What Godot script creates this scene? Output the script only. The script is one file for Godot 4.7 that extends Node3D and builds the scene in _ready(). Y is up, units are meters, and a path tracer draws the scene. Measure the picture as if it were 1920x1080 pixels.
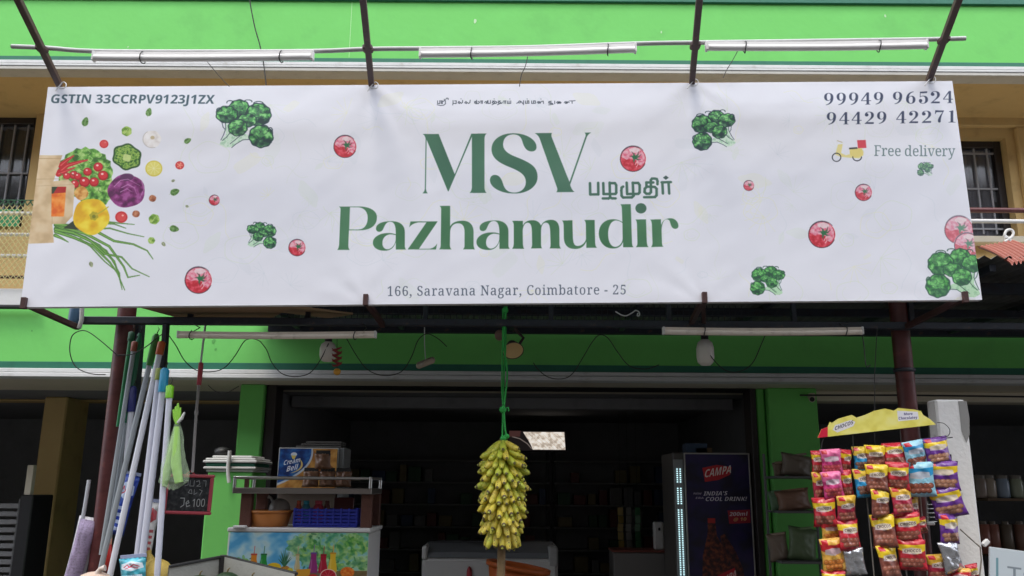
extends Node3D
# A greengrocer's shop front in a street, seen from the kerb: green fascias, a printed flex banner, a tin canopy with lamps, a banana bunch and goods hung out for sale.

const FOCAL := 1600.0          # pixels of the 1920 px wide photograph
const PITCH := 13.16
const ROLL := 0.4
const EYE := Vector3(0, 1.6, 0)
const FACE := 7.4              # metres from the lens to the fascias
const BANNER := 4.75           # to the banner
const BEAM := 5.3              # to the canopy's front beam
var cam_basis: Basis
var rng := RandomNumberGenerator.new()
var M := {}

# ---------------------------------------------------------------- pixel -> point on the upright plane d metres ahead
func at(px: float, py: float, d: float) -> Vector3:
	var dir := cam_basis * Vector3((px - 960.0) / FOCAL, (540.0 - py) / FOCAL, -1.0)
	return EYE + dir * (d / -dir.z)

func level(py: float, d := FACE) -> float:
	return at(960, py, d).y

# ---------------------------------------------------------------- objects
func numbered(called: String) -> String:
	if not has_node(NodePath(called)):
		return called
	var n := 1
	while has_node(NodePath("%s_%03d" % [called, n])):
		n += 1
	return "%s_%03d" % [called, n]

func thing(called: String, label: String, category: String, where := Vector3.ZERO, group := "") -> Node3D:
	var o := Node3D.new()
	o.name = numbered(called)
	add_child(o)
	o.position = where
	o.set_meta("label", label)
	o.set_meta("category", category)
	if group:
		o.set_meta("group", group)
	return o

func part(parent: Node, called: String, mb, m: Material, kind := "") -> MeshInstance3D:
	var o := MeshInstance3D.new()
	o.name = called
	o.mesh = mb.done() if mb is MB else mb
	o.material_override = m
	parent.add_child(o, true)
	if kind:
		o.set_meta("kind", kind)
	return o

# a thing that is one mesh
func single(called: String, label: String, category: String, mb, m: Material, group := "") -> MeshInstance3D:
	var o := MeshInstance3D.new()
	o.name = numbered(called)
	o.mesh = mb.done() if mb is MB else mb
	o.material_override = m
	add_child(o)
	o.set_meta("label", label)
	o.set_meta("category", category)
	if group:
		o.set_meta("group", group)
	return o

func setting(called: String, mb, m: Material, label := "") -> MeshInstance3D:
	var o := MeshInstance3D.new()
	o.name = numbered(called)
	o.mesh = mb.done() if mb is MB else mb
	o.material_override = m
	add_child(o)
	o.set_meta("kind", "structure")
	o.set_meta("label", label if label else called.replace("_", " ") + " in front of the shop")
	return o

# ---------------------------------------------------------------- mesh builder
class MB:
	var st := SurfaceTool.new()
	var off := Vector3.ZERO
	func _init(o := Vector3.ZERO) -> void:
		st.begin(Mesh.PRIMITIVE_TRIANGLES)
		off = o
	func v(p: Vector3, uv := Vector2.ZERO) -> void:
		st.set_uv(uv)
		st.add_vertex(p - off)
	func tri(a: Vector3, b: Vector3, c: Vector3, ua := Vector2.ZERO, ub := Vector2.ZERO, uc := Vector2.ZERO) -> void:
		v(a, ua); v(b, ub); v(c, uc)
	func quad(a: Vector3, b: Vector3, c: Vector3, d: Vector3, ua := Vector2(0, 0), ub := Vector2(1, 0), uc := Vector2(1, 1), ud := Vector2(0, 1)) -> MB:
		st.set_smooth_group(-1)
		tri(a, b, c, ua, ub, uc)
		tri(a, c, d, ua, uc, ud)
		return self
	# box with chamfered edges
	func box(c: Vector3, s: Vector3, bevel := 0.0, b := Basis.IDENTITY) -> MB:
		st.set_smooth_group(-1)
		var h := s / 2
		var e := minf(bevel, minf(h.x, minf(h.y, h.z)) * 0.9)
		var ax: Array[Vector3] = [Vector3.RIGHT, Vector3.UP, Vector3.BACK]
		for i in 3:
			for sg in [-1.0, 1.0]:
				var n: Vector3 = ax[i] * sg
				var u: Vector3 = ax[(i + 1) % 3]
				var w: Vector3 = ax[(i + 2) % 3]
				var hu := h[(i + 1) % 3] - e
				var hw := h[(i + 2) % 3] - e
				var o: Vector3 = n * h[i]
				var q := [o - u * hu - w * hw, o + u * hu - w * hw, o + u * hu + w * hw, o - u * hu + w * hw]
				if sg > 0:
					q.reverse()
				quad(c + b * q[0], c + b * q[1], c + b * q[2], c + b * q[3])
		if e > 0.0:
			for i in 3:
				var j := (i + 1) % 3
				var k := (i + 2) % 3
				for si in [-1.0, 1.0]:
					for sj in [-1.0, 1.0]:
						var p1: Vector3 = ax[i] * si * h[i] + ax[j] * sj * (h[j] - e)
						var p2: Vector3 = ax[i] * si * (h[i] - e) + ax[j] * sj * h[j]
						var l: Vector3 = ax[k] * (h[k] - e)
						if si * sj > 0:
							quad(c + b * (p1 - l), c + b * (p1 + l), c + b * (p2 + l), c + b * (p2 - l))
						else:
							quad(c + b * (p2 - l), c + b * (p2 + l), c + b * (p1 + l), c + b * (p1 - l))
			for sx in [-1.0, 1.0]:
				for sy in [-1.0, 1.0]:
					for sz in [-1.0, 1.0]:
						var a := Vector3(sx * h.x, sy * (h.y - e), sz * (h.z - e))
						var d := Vector3(sx * (h.x - e), sy * h.y, sz * (h.z - e))
						var f := Vector3(sx * (h.x - e), sy * (h.y - e), sz * h.z)
						if sx * sy * sz > 0:
							tri(c + b * a, c + b * f, c + b * d)
						else:
							tri(c + b * a, c + b * d, c + b * f)
		return self
	# box between two corners
	func span(a: Vector3, b: Vector3, bevel := 0.0) -> MB:
		return box((a + b) / 2, (b - a).abs(), bevel)
	# straight bar of w by h from a to b
	func bar(a: Vector3, b: Vector3, w: float, h: float, bevel := 0.0) -> MB:
		var z := (b - a).normalized()
		var x := (Vector3.UP if absf(z.y) < 0.9 else Vector3.RIGHT).cross(z).normalized()
		return box((a + b) / 2, Vector3(w, h, a.distance_to(b)), bevel, Basis(x, z.cross(x), z))
	# round tube along points; r is one radius or one for each point
	func tube(pts: Array, r, sides := 8, caps := true) -> MB:
		var rings := []
		var up := Vector3.UP
		var t0: Vector3 = (pts[1] - pts[0]).normalized()
		if absf(t0.dot(up)) > 0.9:
			up = Vector3.BACK
		var x: Vector3 = up.cross(t0).normalized()
		var run := 0.0
		var runs := []
		for i in pts.size():
			var t: Vector3 = ((pts[mini(i + 1, pts.size() - 1)] - pts[maxi(i - 1, 0)]) as Vector3).normalized()
			x = (x - t * x.dot(t)).normalized()
			var y := t.cross(x)
			var rad: float = r if r is float else r[i]
			var ring := []
			for s in sides:
				var a := TAU * s / sides
				ring.append(pts[i] + (x * cos(a) + y * sin(a)) * rad)
			rings.append(ring)
			if i > 0:
				run += pts[i].distance_to(pts[i - 1])
			runs.append(run)
		st.set_smooth_group(1)
		for i in pts.size() - 1:
			for s in sides:
				var n := (s + 1) % sides
				var ua := Vector2(float(s) / sides, runs[i])
				var ub := Vector2(float(s + 1) / sides, runs[i + 1])
				tri(rings[i][s], rings[i][n], rings[i + 1][n], ua, Vector2(ub.x, ua.y), ub)
				tri(rings[i][s], rings[i + 1][n], rings[i + 1][s], ua, ub, Vector2(ua.x, ub.y))
		if caps:
			st.set_smooth_group(-1)
			for e in [0, pts.size() - 1]:
				for s in range(1, sides - 1):
					if e == 0:
						tri(rings[e][0], rings[e][s + 1], rings[e][s])
					else:
						tri(rings[e][0], rings[e][s], rings[e][s + 1])
		return self
	# turned shape: profile of (radius, height) about the axis through o
	func lathe(o: Vector3, prof: Array, sides := 16, b := Basis.IDENTITY, squash := 1.0) -> MB:
		st.set_smooth_group(1)
		for i in prof.size() - 1:
			for s in sides:
				var a0 := TAU * s / sides
				var a1 := TAU * (s + 1) / sides
				var p: Vector2 = prof[i]
				var q: Vector2 = prof[i + 1]
				var p0 := o + b * Vector3(p.x * cos(a0), p.y, p.x * sin(a0) * squash)
				var p1 := o + b * Vector3(p.x * cos(a1), p.y, p.x * sin(a1) * squash)
				var q0 := o + b * Vector3(q.x * cos(a0), q.y, q.x * sin(a0) * squash)
				var q1 := o + b * Vector3(q.x * cos(a1), q.y, q.x * sin(a1) * squash)
				var u0 := Vector2(float(s) / sides, float(i) / (prof.size() - 1))
				var u1 := Vector2(float(s + 1) / sides, float(i + 1) / (prof.size() - 1))
				if p.x > 0.0:
					tri(p0, p1, q1, u0, Vector2(u1.x, u0.y), u1)
				if q.x > 0.0:
					tri(p0, q1, q0, u0, u1, Vector2(u0.x, u1.y))
		return self
	func ball(c: Vector3, r: Vector3, rows := 8, sides := 12) -> MB:
		var prof := []
		for i in rows + 1:
			var a := PI * i / rows - PI / 2
			prof.append(Vector2(cos(a) if i > 0 and i < rows else 0.0, sin(a)))
		return lathe(c, prof, sides, Basis.from_scale(r))
	# flat outline (x right, y up) pushed back by depth, in the frame b at o
	func prism(o: Vector3, outline: PackedVector2Array, depth: float, b := Basis.IDENTITY, uvr := Rect2()) -> MB:
		st.set_smooth_group(-1)
		var pts := outline
		if Geometry2D.is_polygon_clockwise(pts):
			pts = pts.duplicate()
			pts.reverse()
		var idx := Geometry2D.triangulate_polygon(pts)
		for i in range(0, idx.size(), 3):
			var q := [pts[idx[i]], pts[idx[i + 1]], pts[idx[i + 2]]]
			if not Geometry2D.is_polygon_clockwise(PackedVector2Array(q)):
				q.reverse()
			var u := []
			for k in 3:
				u.append(Vector2((q[k].x - uvr.position.x) / uvr.size.x, 1.0 - (q[k].y - uvr.position.y) / uvr.size.y) if uvr.size.x > 0 else Vector2.ZERO)
			tri(o + b * Vector3(q[0].x, q[0].y, 0), o + b * Vector3(q[1].x, q[1].y, 0), o + b * Vector3(q[2].x, q[2].y, 0), u[0], u[1], u[2])
			tri(o + b * Vector3(q[0].x, q[0].y, -depth), o + b * Vector3(q[2].x, q[2].y, -depth), o + b * Vector3(q[1].x, q[1].y, -depth))
		for i in pts.size():
			var p := pts[i]
			var q := pts[(i + 1) % pts.size()]
			quad(o + b * Vector3(p.x, p.y, 0), o + b * Vector3(p.x, p.y, -depth), o + b * Vector3(q.x, q.y, -depth), o + b * Vector3(q.x, q.y, 0), Vector2.ZERO, Vector2.ZERO, Vector2.ZERO, Vector2.ZERO)
		return self
	func done() -> ArrayMesh:
		st.generate_normals()
		return st.commit()

# smooth curve through points
func curve(pts: Array, steps := 6) -> Array:
	var out := []
	for i in pts.size() - 1:
		var a: Vector3 = pts[maxi(i - 1, 0)]
		var b: Vector3 = pts[i]
		var c: Vector3 = pts[i + 1]
		var d: Vector3 = pts[mini(i + 2, pts.size() - 1)]
		for s in steps:
			out.append(b.cubic_interpolate(c, a, d, float(s) / steps))
	out.append(pts[-1])
	return out

# a photographed polyline brought to depth d
func line_at(px: Array, d: float) -> Array:
	var out := []
	for p in px:
		out.append(at(p[0], p[1], p[2] if p.size() > 2 else d))
	return out

# ---------------------------------------------------------------- materials
func srgb(r: float, g: float, b: float) -> Color:
	return Color(r, g, b).linear_to_srgb()

func noise_tex(freq: float, size: int, seed_: int, stops: Array, fractal := 4, kind := FastNoiseLite.TYPE_SIMPLEX_SMOOTH) -> NoiseTexture2D:
	var n := FastNoiseLite.new()
	n.noise_type = kind
	n.frequency = freq
	n.seed = seed_
	n.fractal_octaves = fractal
	var t := NoiseTexture2D.new()
	t.width = size
	t.height = size
	t.seamless = true
	t.noise = n
	if stops:
		var g := Gradient.new()
		var off := PackedFloat32Array()
		var cols := PackedColorArray()
		for s in stops:
			off.append(s[0])
			cols.append(s[1])
		g.offsets = off
		g.colors = cols
		t.color_ramp = g
	return t

var bump_fine: NoiseTexture2D
var bump_coarse: NoiseTexture2D

func plain(r: float, g: float, b: float, rough := 0.6, metal := 0.0, spec := 0.5) -> StandardMaterial3D:
	var m := StandardMaterial3D.new()
	m.albedo_color = srgb(r, g, b)
	m.roughness = rough
	m.metallic = metal
	m.metallic_specular = spec
	return m

# mottled surface: colour patches of two sizes and fine relief
func mottled(r: float, g: float, b: float, rough: float, spread: float, scale: float, seed_: int, relief := 0.15, stain := Color(0, 0, 0, 0)) -> StandardMaterial3D:
	var m := StandardMaterial3D.new()
	var lo := srgb(r * (1 - spread), g * (1 - spread), b * (1 - spread))
	var hi := srgb(minf(r * (1 + spread * 0.6), 0.9), minf(g * (1 + spread * 0.6), 0.9), minf(b * (1 + spread * 0.6), 0.9))
	var mid := srgb(r, g, b)
	var stops := [[0.0, lo], [0.35, mid], [0.6, mid], [1.0, hi]]
	if stain.a > 0.0:
		stops = [[0.0, mid.lerp(stain, stain.a)], [0.22, lo], [0.4, mid], [0.65, mid], [1.0, hi]]
	m.albedo_texture = noise_tex(0.012, 512, seed_, stops, 6)
	m.uv1_triplanar = true
	m.uv1_world_triplanar = true
	m.uv1_scale = Vector3.ONE * scale
	m.roughness = rough
	m.heightmap_enabled = true
	m.heightmap_texture = bump_fine
	m.heightmap_scale = relief
	return m

func rust_steel(r: float, g: float, b: float, seed_: int, rough := 0.55) -> StandardMaterial3D:
	var m := StandardMaterial3D.new()
	var base := srgb(r, g, b)
	m.albedo_texture = noise_tex(0.02, 256, seed_, [[0.0, srgb(r * 0.55 + 0.01, g * 0.5, b * 0.45)], [0.4, base], [0.7, base], [0.86, srgb(r * 1.5 + 0.01, g * 1.3 + 0.006, b * 1.2 + 0.004)], [1.0, srgb(0.11, 0.05, 0.025)]], 5)
	m.uv1_triplanar = true
	m.uv1_world_triplanar = true
	m.uv1_scale = Vector3.ONE * 1.7
	m.roughness = rough
	m.heightmap_enabled = true
	m.heightmap_texture = bump_fine
	m.heightmap_scale = 0.05
	return m

func pane(r: float, g: float, b: float, a: float) -> StandardMaterial3D:
	var m := plain(r, g, b, 0.08)
	m.transparency = BaseMaterial3D.TRANSPARENCY_ALPHA
	m.albedo_color.a = a
	return m

func printed(im: Image, rough := 0.5, coat := 0.0) -> StandardMaterial3D:
	var m := StandardMaterial3D.new()
	m.albedo_texture = ImageTexture.create_from_image(im)
	m.roughness = rough
	m.texture_repeat = false
	if coat > 0.0:
		m.clearcoat_enabled = true
		m.clearcoat = coat
		m.clearcoat_roughness = 0.15
	return m

# ---------------------------------------------------------------- print: a small vector painter on an Image
class Ink:
	var w: int
	var h: int
	var d := PackedFloat32Array()
	var place: Callable            # drawing coordinates -> texture pixels
	var unit := 1.0                # texture pixels per drawing unit
	var noise := FastNoiseLite.new()
	func _init(w_: int, h_: int, paper: Color, place_: Callable, unit_: float) -> void:
		w = w_; h = h_; place = place_; unit = unit_
		d.resize(w * h * 3)
		for i in w * h:
			d[i * 3] = paper.r; d[i * 3 + 1] = paper.g; d[i * 3 + 2] = paper.b
		noise.frequency = 0.05
		noise.seed = 5
	func put(x: int, y: int, c: Color, a: float) -> void:
		var i := (y * w + x) * 3
		d[i] += (c.r - d[i]) * a
		d[i + 1] += (c.g - d[i + 1]) * a
		d[i + 2] += (c.b - d[i + 2]) * a
	# groups of outlines in texture pixels; holes by the even-odd rule within a group
	func fill(groups: Array, c: Color, a := 1.0, colour = null) -> void:
		var lo := Vector2(1e9, 1e9)
		var hi := Vector2(-1e9, -1e9)
		for g in groups:
			for o in g:
				for p in o:
					lo = lo.min(p); hi = hi.max(p)
		var x0 := clampi(int(floor(lo.x)), 0, w); var y0 := clampi(int(floor(lo.y)), 0, h)
		var x1 := clampi(int(ceil(hi.x)) + 1, 0, w); var y1 := clampi(int(ceil(hi.y)) + 1, 0, h)
		var bw := x1 - x0; var bh := y1 - y0
		if bw <= 0 or bh <= 0:
			return
		var cov := PackedFloat32Array()
		cov.resize(bw * bh)
		for g in groups:
			var rows := {}
			for o in g:
				var n: int = o.size()
				for k in n:
					var p: Vector2 = o[k]
					var q: Vector2 = o[(k + 1) % n]
					if p.y > q.y:
						var t := p; p = q; q = t
					var s0 := maxi(int(ceil((p.y - y0) * 4.0 - 0.5)), 0)
					var s1 := mini(int(ceil((q.y - y0) * 4.0 - 0.5)), bh * 4)
					for s in range(s0, s1):
						var yy := y0 + (s + 0.5) / 4.0
						var xx := p.x + (q.x - p.x) * (yy - p.y) / (q.y - p.y)
						if not rows.has(s):
							rows[s] = []
						rows[s].append(xx)
			for s in rows:
				var xs: Array = rows[s]
				xs.sort()
				var base: int = (int(s) / 4) * bw
				for k in range(0, xs.size() - 1, 2):
					var a0: float = clampf(xs[k] - x0, 0.0, bw)
					var a1: float = clampf(xs[k + 1] - x0, 0.0, bw)
					var i0 := int(a0); var i1 := int(a1)
					if i0 == i1:
						if i0 < bw: cov[base + i0] += (a1 - a0) * 0.25
					else:
						cov[base + i0] += (i0 + 1 - a0) * 0.25
						for i in range(i0 + 1, i1):
							cov[base + i] += 0.25
						if i1 < bw: cov[base + i1] += (a1 - i1) * 0.25
		for y in bh:
			for x in bw:
				var k := cov[y * bw + x]
				if k > 0.002:
					var cc: Color = colour.call(x + x0, y + y0) if colour != null else c
					put(x + x0, y + y0, cc, minf(k, 1.0) * a * cc.a)
	func mapped(pts) -> PackedVector2Array:
		var out := PackedVector2Array()
		for p in pts:
			out.append(place.call(p if p is Vector2 else Vector2(p[0], p[1])))
		return out
	func poly(pts, c: Color, a := 1.0, colour = null) -> void:
		fill([[mapped(pts)]], c, a, colour)
	# SVG-like path (M L Q C Z, absolute) in a zoomed crop whose corner is o and whose zoom is k
	func path(text: String, o: Vector2, k: float, c: Color, colour = null) -> void:
		var outs := []
		var cur := []
		var words := text.replace(",", " ").split(" ", false)
		var i := 0
		var cmd := ""
		var num := PackedFloat32Array()
		for wd in words:
			num.append(float(wd))
		while i < words.size():
			if words[i].length() == 1 and "MLQCZ".contains(words[i]):
				cmd = words[i]
				i += 1
				if cmd == "Z":
					outs.append(cur)
					cur = []
					continue
			if cmd == "M" or cmd == "L":
				cur.append(Vector2(num[i], num[i + 1])); i += 2
			elif cmd == "Q":
				var q := [Vector2(num[i], num[i + 1]), Vector2(num[i + 2], num[i + 3])]; i += 4
				var s: Vector2 = cur[-1]
				for t in range(1, 9):
					var f := t / 8.0
					cur.append(s.lerp(q[0], f).lerp(q[0].lerp(q[1], f), f))
			elif cmd == "C":
				var q := [Vector2(num[i], num[i + 1]), Vector2(num[i + 2], num[i + 3]), Vector2(num[i + 4], num[i + 5])]; i += 6
				var s: Vector2 = cur[-1]
				for t in range(1, 13):
					cur.append(s.bezier_interpolate(q[0], q[1], q[2], t / 12.0))
		var g := []
		for oo in outs:
			var pts := []
			for p in oo:
				pts.append(o + p / k)
			g.append(mapped(pts))
		fill([g], c, 1.0, colour)
	func stroke(pts, wide: float, c: Color, a := 1.0, wide_end := -1.0) -> void:
		var q := mapped(pts)
		var n := q.size()
		var groups := []
		for k in n - 1:
			var r0 := wide * unit * 0.5
			var r1 := r0
			if wide_end >= 0.0:
				r0 = lerpf(wide, wide_end, float(k) / (n - 1)) * unit * 0.5
				r1 = lerpf(wide, wide_end, float(k + 1) / (n - 1)) * unit * 0.5
			var t := (q[k + 1] - q[k]).normalized()
			var m := Vector2(-t.y, t.x)
			var o := PackedVector2Array()
			for s in 7:
				var an := PI * s / 6.0
				o.append(q[k + 1] + (m * cos(an) + t * sin(an)) * r1)
			for s in 7:
				var an := PI * s / 6.0
				o.append(q[k] - (m * cos(an) + t * sin(an)) * r0)
			groups.append([o])
		fill(groups, c, a)
	func oval(c0: Vector2, rx: float, ry: float, c: Color, a := 1.0, turn := 0.0, bumps := 0.0, lobes := 7.0, colour = null) -> void:
		var o := []
		for i in 40:
			var an := TAU * i / 40.0
			var r := 1.0 + bumps * sin(an * lobes + c0.x)
			o.append(c0 + Vector2(cos(an) * rx * r, sin(an) * ry * r).rotated(turn))
		poly(o, c, a, colour)
	func ring(c0: Vector2, rx: float, ry: float, wide: float, c: Color, a := 1.0, from := 0.0, to := TAU, bumps := 0.0, lobes := 7.0) -> void:
		var o := []
		for i in 33:
			var an := lerpf(from, to, i / 32.0)
			var r := 1.0 + bumps * sin(an * lobes + c0.x)
			o.append(c0 + Vector2(cos(an) * rx * r, sin(an) * ry * r))
		stroke(o, wide, c, a)
	# lettering from p0 to p1 (base line) with capitals tall units high
	func write(text: String, serif: bool, bold: bool, p0: Vector2, p1: Vector2, tall: float, c: Color, a := 1.0, slant := 0.0, spread := 0.0) -> void:
		var f := SystemFont.new()
		f.font_names = PackedStringArray(["Droid Serif" if serif else "Droid Sans"])
		f.font_weight = 700 if bold else 400
		var cap := 0.0
		var tris := PackedVector3Array()
		var pen := 0.0
		for ch in [text] if spread == 0.0 else Array(text.split("")):
			var tm := TextMesh.new()
			tm.font = f
			tm.font_size = 48
			tm.pixel_size = 0.1
			tm.depth = 0.0
			tm.curve_step = 1.0
			tm.horizontal_alignment = HORIZONTAL_ALIGNMENT_LEFT
			tm.vertical_alignment = VERTICAL_ALIGNMENT_BOTTOM
			tm.text = ch
			if ch != " ":
				for p in tm.get_faces():
					tris.append(p + Vector3(pen, 0, 0))
			pen += f.get_string_size(ch, HORIZONTAL_ALIGNMENT_LEFT, -1, 48).x * 0.1 + spread
		var ref := TextMesh.new()
		ref.font = f; ref.font_size = 48; ref.pixel_size = 0.1; ref.depth = 0.0
		ref.vertical_alignment = VERTICAL_ALIGNMENT_BOTTOM
		ref.text = "H"
		var box := ref.get_aabb()
		cap = box.size.y
		var lo := 1e9; var hi := -1e9
		for p in tris:
			lo = minf(lo, p.x); hi = maxf(hi, p.x)
		var along := (p1 - p0) / (hi - lo)
		var up := Vector2(0, -tall / cap)
		var groups := []
		for i in range(0, tris.size(), 3):
			var o := PackedVector2Array()
			for j in 3:
				var p := tris[i + j]
				var yy := p.y - box.position.y
				o.append(place.call(p0 + along * (p.x - lo) + up * yy + Vector2(slant * yy * tall / cap, 0)))
			groups.append([o])
		fill(groups, c, a)
	func image() -> Image:
		var by := PackedByteArray()
		by.resize(w * h * 3)
		for i in w * h * 3:
			by[i] = clampi(int(d[i] * 255.0 + 0.5), 0, 255)
		return Image.create_from_data(w, h, false, Image.FORMAT_RGB8, by)

func rgb8(r: int, g: int, b: int, a := 1.0) -> Color:
	return Color(r / 255.0, g / 255.0, b / 255.0, a)

# ink on a rectangle of the given drawing size
func sheet_ink(w: int, h: int, paper: Color, dw: float, dh: float) -> Ink:
	return Ink.new(w, h, paper, func(p: Vector2) -> Vector2: return Vector2(p.x / dw * w, p.y / dh * h), w / dw)

# colour picked by noise between a list of inks
func mix_inks(ink: Ink, inks: Array, freq: float, seed_: int) -> Callable:
	var n := FastNoiseLite.new()
	n.frequency = freq
	n.seed = seed_
	n.fractal_octaves = 3
	return func(x: int, y: int) -> Color:
		var t := clampf(n.get_noise_2d(x, y) * 1.1 + 0.5, 0.0, 0.999) * (inks.size() - 1)
		return (inks[int(t)] as Color).lerp(inks[int(t) + 1], t - int(t))

# ---------------------------------------------------------------- the banner's print, traced in photograph pixels
func ink_broccoli(k: Ink, c: Vector2, s: float, flip: float, turn: float, fade := 0.0, fresh := 0.0) -> void:
	var pale := rgb8(226, 228, 236)
	var tone := func(r: int, g: int, b: int) -> Color: return rgb8(r, g, b).lerp(rgb8(90, 190, 70), fresh * 0.35).lerp(pale, fade)
	var to := func(x: float, y: float) -> Vector2: return c + (Vector2((x - 600) * flip, y - 560) / 520.0 * s).rotated(turn)
	var line: Color = tone.call(28, 52, 62)
	var stem := mix_inks(k, [tone.call(196, 226, 200), tone.call(214, 234, 216), tone.call(160, 205, 170)], 0.09, 11)
	var st1 := []
	for p in [[240, 500], [330, 640], [560, 720], [760, 820], [560, 860], [430, 930], [360, 990], [240, 1000], [140, 940], [160, 880], [250, 760]]:
		st1.append(to.call(p[0], p[1]))
	k.poly(st1, line, 0.9, stem)
	for l in [[[240, 510], [250, 640], [210, 760], [160, 860]], [[330, 720], [270, 800], [190, 870]], [[540, 760], [430, 850], [330, 930]], [[690, 850], [560, 860], [430, 940], [360, 1000]], [[180, 540], [200, 620], [230, 660]]]:
		var q := []
		for p in l:
			q.append(to.call(p[0], p[1]))
		k.stroke(q, s * 0.022 + 0.25, line, 0.85)
	for f in [[500, 290, 190, 165, 9.0], [270, 390, 195, 150, 8.0], [850, 390, 225, 200, 10.0], [640, 500, 170, 120, 7.0], [900, 790, 215, 200, 9.0], [470, 630, 172, 150, 8.0]]:
		var fc: Vector2 = to.call(f[0], f[1])
		var rx: float = f[2] / 520.0 * s
		var ry: float = f[3] / 520.0 * s
		k.oval(fc, rx * 1.07, ry * 1.08, line, 0.92, turn, 0.035, f[4])
		var fx := mix_inks(k, [tone.call(30, 60, 58), tone.call(38, 88, 62), tone.call(60, 134, 74), tone.call(96, 180, 96), tone.call(146, 212, 138)], 0.12 / maxf(k.unit, 0.4) * 30.0 / maxf(s, 12.0), int(f[0]))
		k.oval(fc, rx * 0.97, ry * 0.97, line, 1.0, turn, 0.04, f[4], fx)
		k.oval(fc + Vector2(-0.15 * rx, -0.35 * ry), rx * 0.62, ry * 0.42, tone.call(150, 222, 140), 0.34, turn, 0.08, 6.0)
		k.oval(fc + Vector2(0.1 * rx, 0.55 * ry), rx * 0.78, ry * 0.38, line, 0.5, turn, 0.08, 5.0)
		for j in 5:
			var an: float = float(j) * 1.27 + f[0]
			k.ring(fc + Vector2(cos(an) * rx * 0.5, sin(an) * ry * 0.5), rx * 0.24, ry * 0.22, s * 0.016 + 0.15, line, 0.55, an, an + 3.6)
	for f in [[330, 170, 60, 35], [660, 150, 70, 30], [850, 190, 90, 40], [130, 320, 50, 50], [1070, 690, 40, 60]]:
		k.ring(to.call(f[0], f[1]), f[2] / 520.0 * s, f[3] / 520.0 * s, s * 0.024 + 0.2, line, 0.85, PI * 0.9, PI * 2.1)

func ink_tomato(k: Ink, c: Vector2, s: float, fade := 0.0, turn := 0.0) -> void:
	var pale := rgb8(226, 228, 236)
	var tone := func(r: int, g: int, b: int) -> Color: return rgb8(r, g, b).lerp(pale, fade)
	var to := func(x: float, y: float) -> Vector2: return c + (Vector2(x, y) * s).rotated(turn)
	k.oval(c, s * 1.04, s * 1.02, rgb8(240, 240, 244), 0.8)
	k.oval(c, s * 0.98, s * 0.96, tone.call(214, 60, 78), 1.0, 0.0, 0.0, 7.0, mix_inks(k, [tone.call(190, 36, 52), tone.call(206, 50, 66), tone.call(224, 88, 104)], 0.08, int(c.x)))
	var up := []
	for p in [[-0.9, -0.05], [-0.82, -0.5], [-0.4, -0.86], [0.1, -0.94], [0.55, -0.76], [0.86, -0.38], [0.92, 0.1], [0.72, 0.5], [0.5, 0.42], [0.3, 0.1], [-0.2, 0.0], [-0.5, 0.12]]:
		up.append(to.call(p[0], p[1]))
	k.poly(up, tone.call(232, 150, 172), 0.85, mix_inks(k, [tone.call(226, 110, 140), tone.call(236, 168, 186), tone.call(238, 204, 214)], 0.1, int(c.y)))
	k.oval(to.call(0.05, -0.68), s * 0.42, s * 0.2, rgb8(236, 226, 226), 0.75)
	for l in [[0.6, -0.35], [0.62, 0.12], [0.1, 0.62], [-0.45, -0.05], [-0.3, -0.5], [0.35, -0.6]]:
		var mid: Vector2 = to.call(0.1 + l[0] * 0.45 - l[1] * 0.12, -0.12 + l[1] * 0.45 + l[0] * 0.12)
		k.stroke([to.call(0.1, -0.12), mid, to.call(0.08 + l[0] * 0.85, -0.12 + l[1] * 0.85)], s * 0.2, tone.call(96, 60, 60), 0.75, s * 0.03)
		k.stroke([to.call(0.1, -0.12), mid], s * 0.17, tone.call(60, 120, 80), 0.9, s * 0.1)
	k.oval(to.call(0.1, -0.14), s * 0.17, s * 0.15, tone.call(40, 110, 70))
	k.ring(c, s * 0.98, s * 0.96, s * 0.05 + 0.25, tone.call(60, 34, 50), 0.85, 0.4, 5.2)
	k.ring(c + Vector2(0, -0.03 * s), s * 0.99, s * 0.98, s * 0.03 + 0.2, tone.call(50, 44, 60), 0.7, 3.6, 5.6)
	k.stroke([to.call(0.2, 0.42), to.call(0.32, 0.15), to.call(0.42, 0.4), to.call(0.3, 0.6)], s * 0.05, rgb8(246, 226, 230), 0.8)

func ink_leaf(k: Ink, c: Vector2, s: float, turn: float, col: Color) -> void:
	var o := []
	for i in 24:
		var t := i / 24.0 * TAU
		o.append(c + Vector2(cos(t) * s * 1.15, sin(t) * s * 0.78 * (1.0 - 0.25 * cos(t))).rotated(turn))
	k.poly(o, col, 1.0, mix_inks(k, [col.darkened(0.25), col, col.lightened(0.2)], 0.12, int(c.x)))
	k.stroke([c + Vector2(-s * 1.5, 0).rotated(turn), c + Vector2(s * 0.9, 0).rotated(turn)], 0.7, col.lightened(0.35), 0.8)

var banner_tl: Vector3
var banner_x: Vector3
var banner_down: Vector3
var banner_w: float
var banner_h: float

func banner_plane() -> void:
	var tl := at(92, 163, BANNER)
	var tr := at(1787, 152, BANNER)
	var br := at(1840, 562, BANNER)
	var bl := at(36, 576, BANNER)
	banner_x = ((tr - tl) + (br - bl)).normalized()
	banner_down = Vector3(banner_x.y, -banner_x.x, 0)
	banner_w = (tl.distance_to(tr) + bl.distance_to(br)) / 2
	banner_h = (tl.distance_to(bl) + tr.distance_to(br)) / 2
	banner_tl = (tl + tr + br + bl) / 4 - banner_x * banner_w / 2 - banner_down * banner_h / 2

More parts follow.
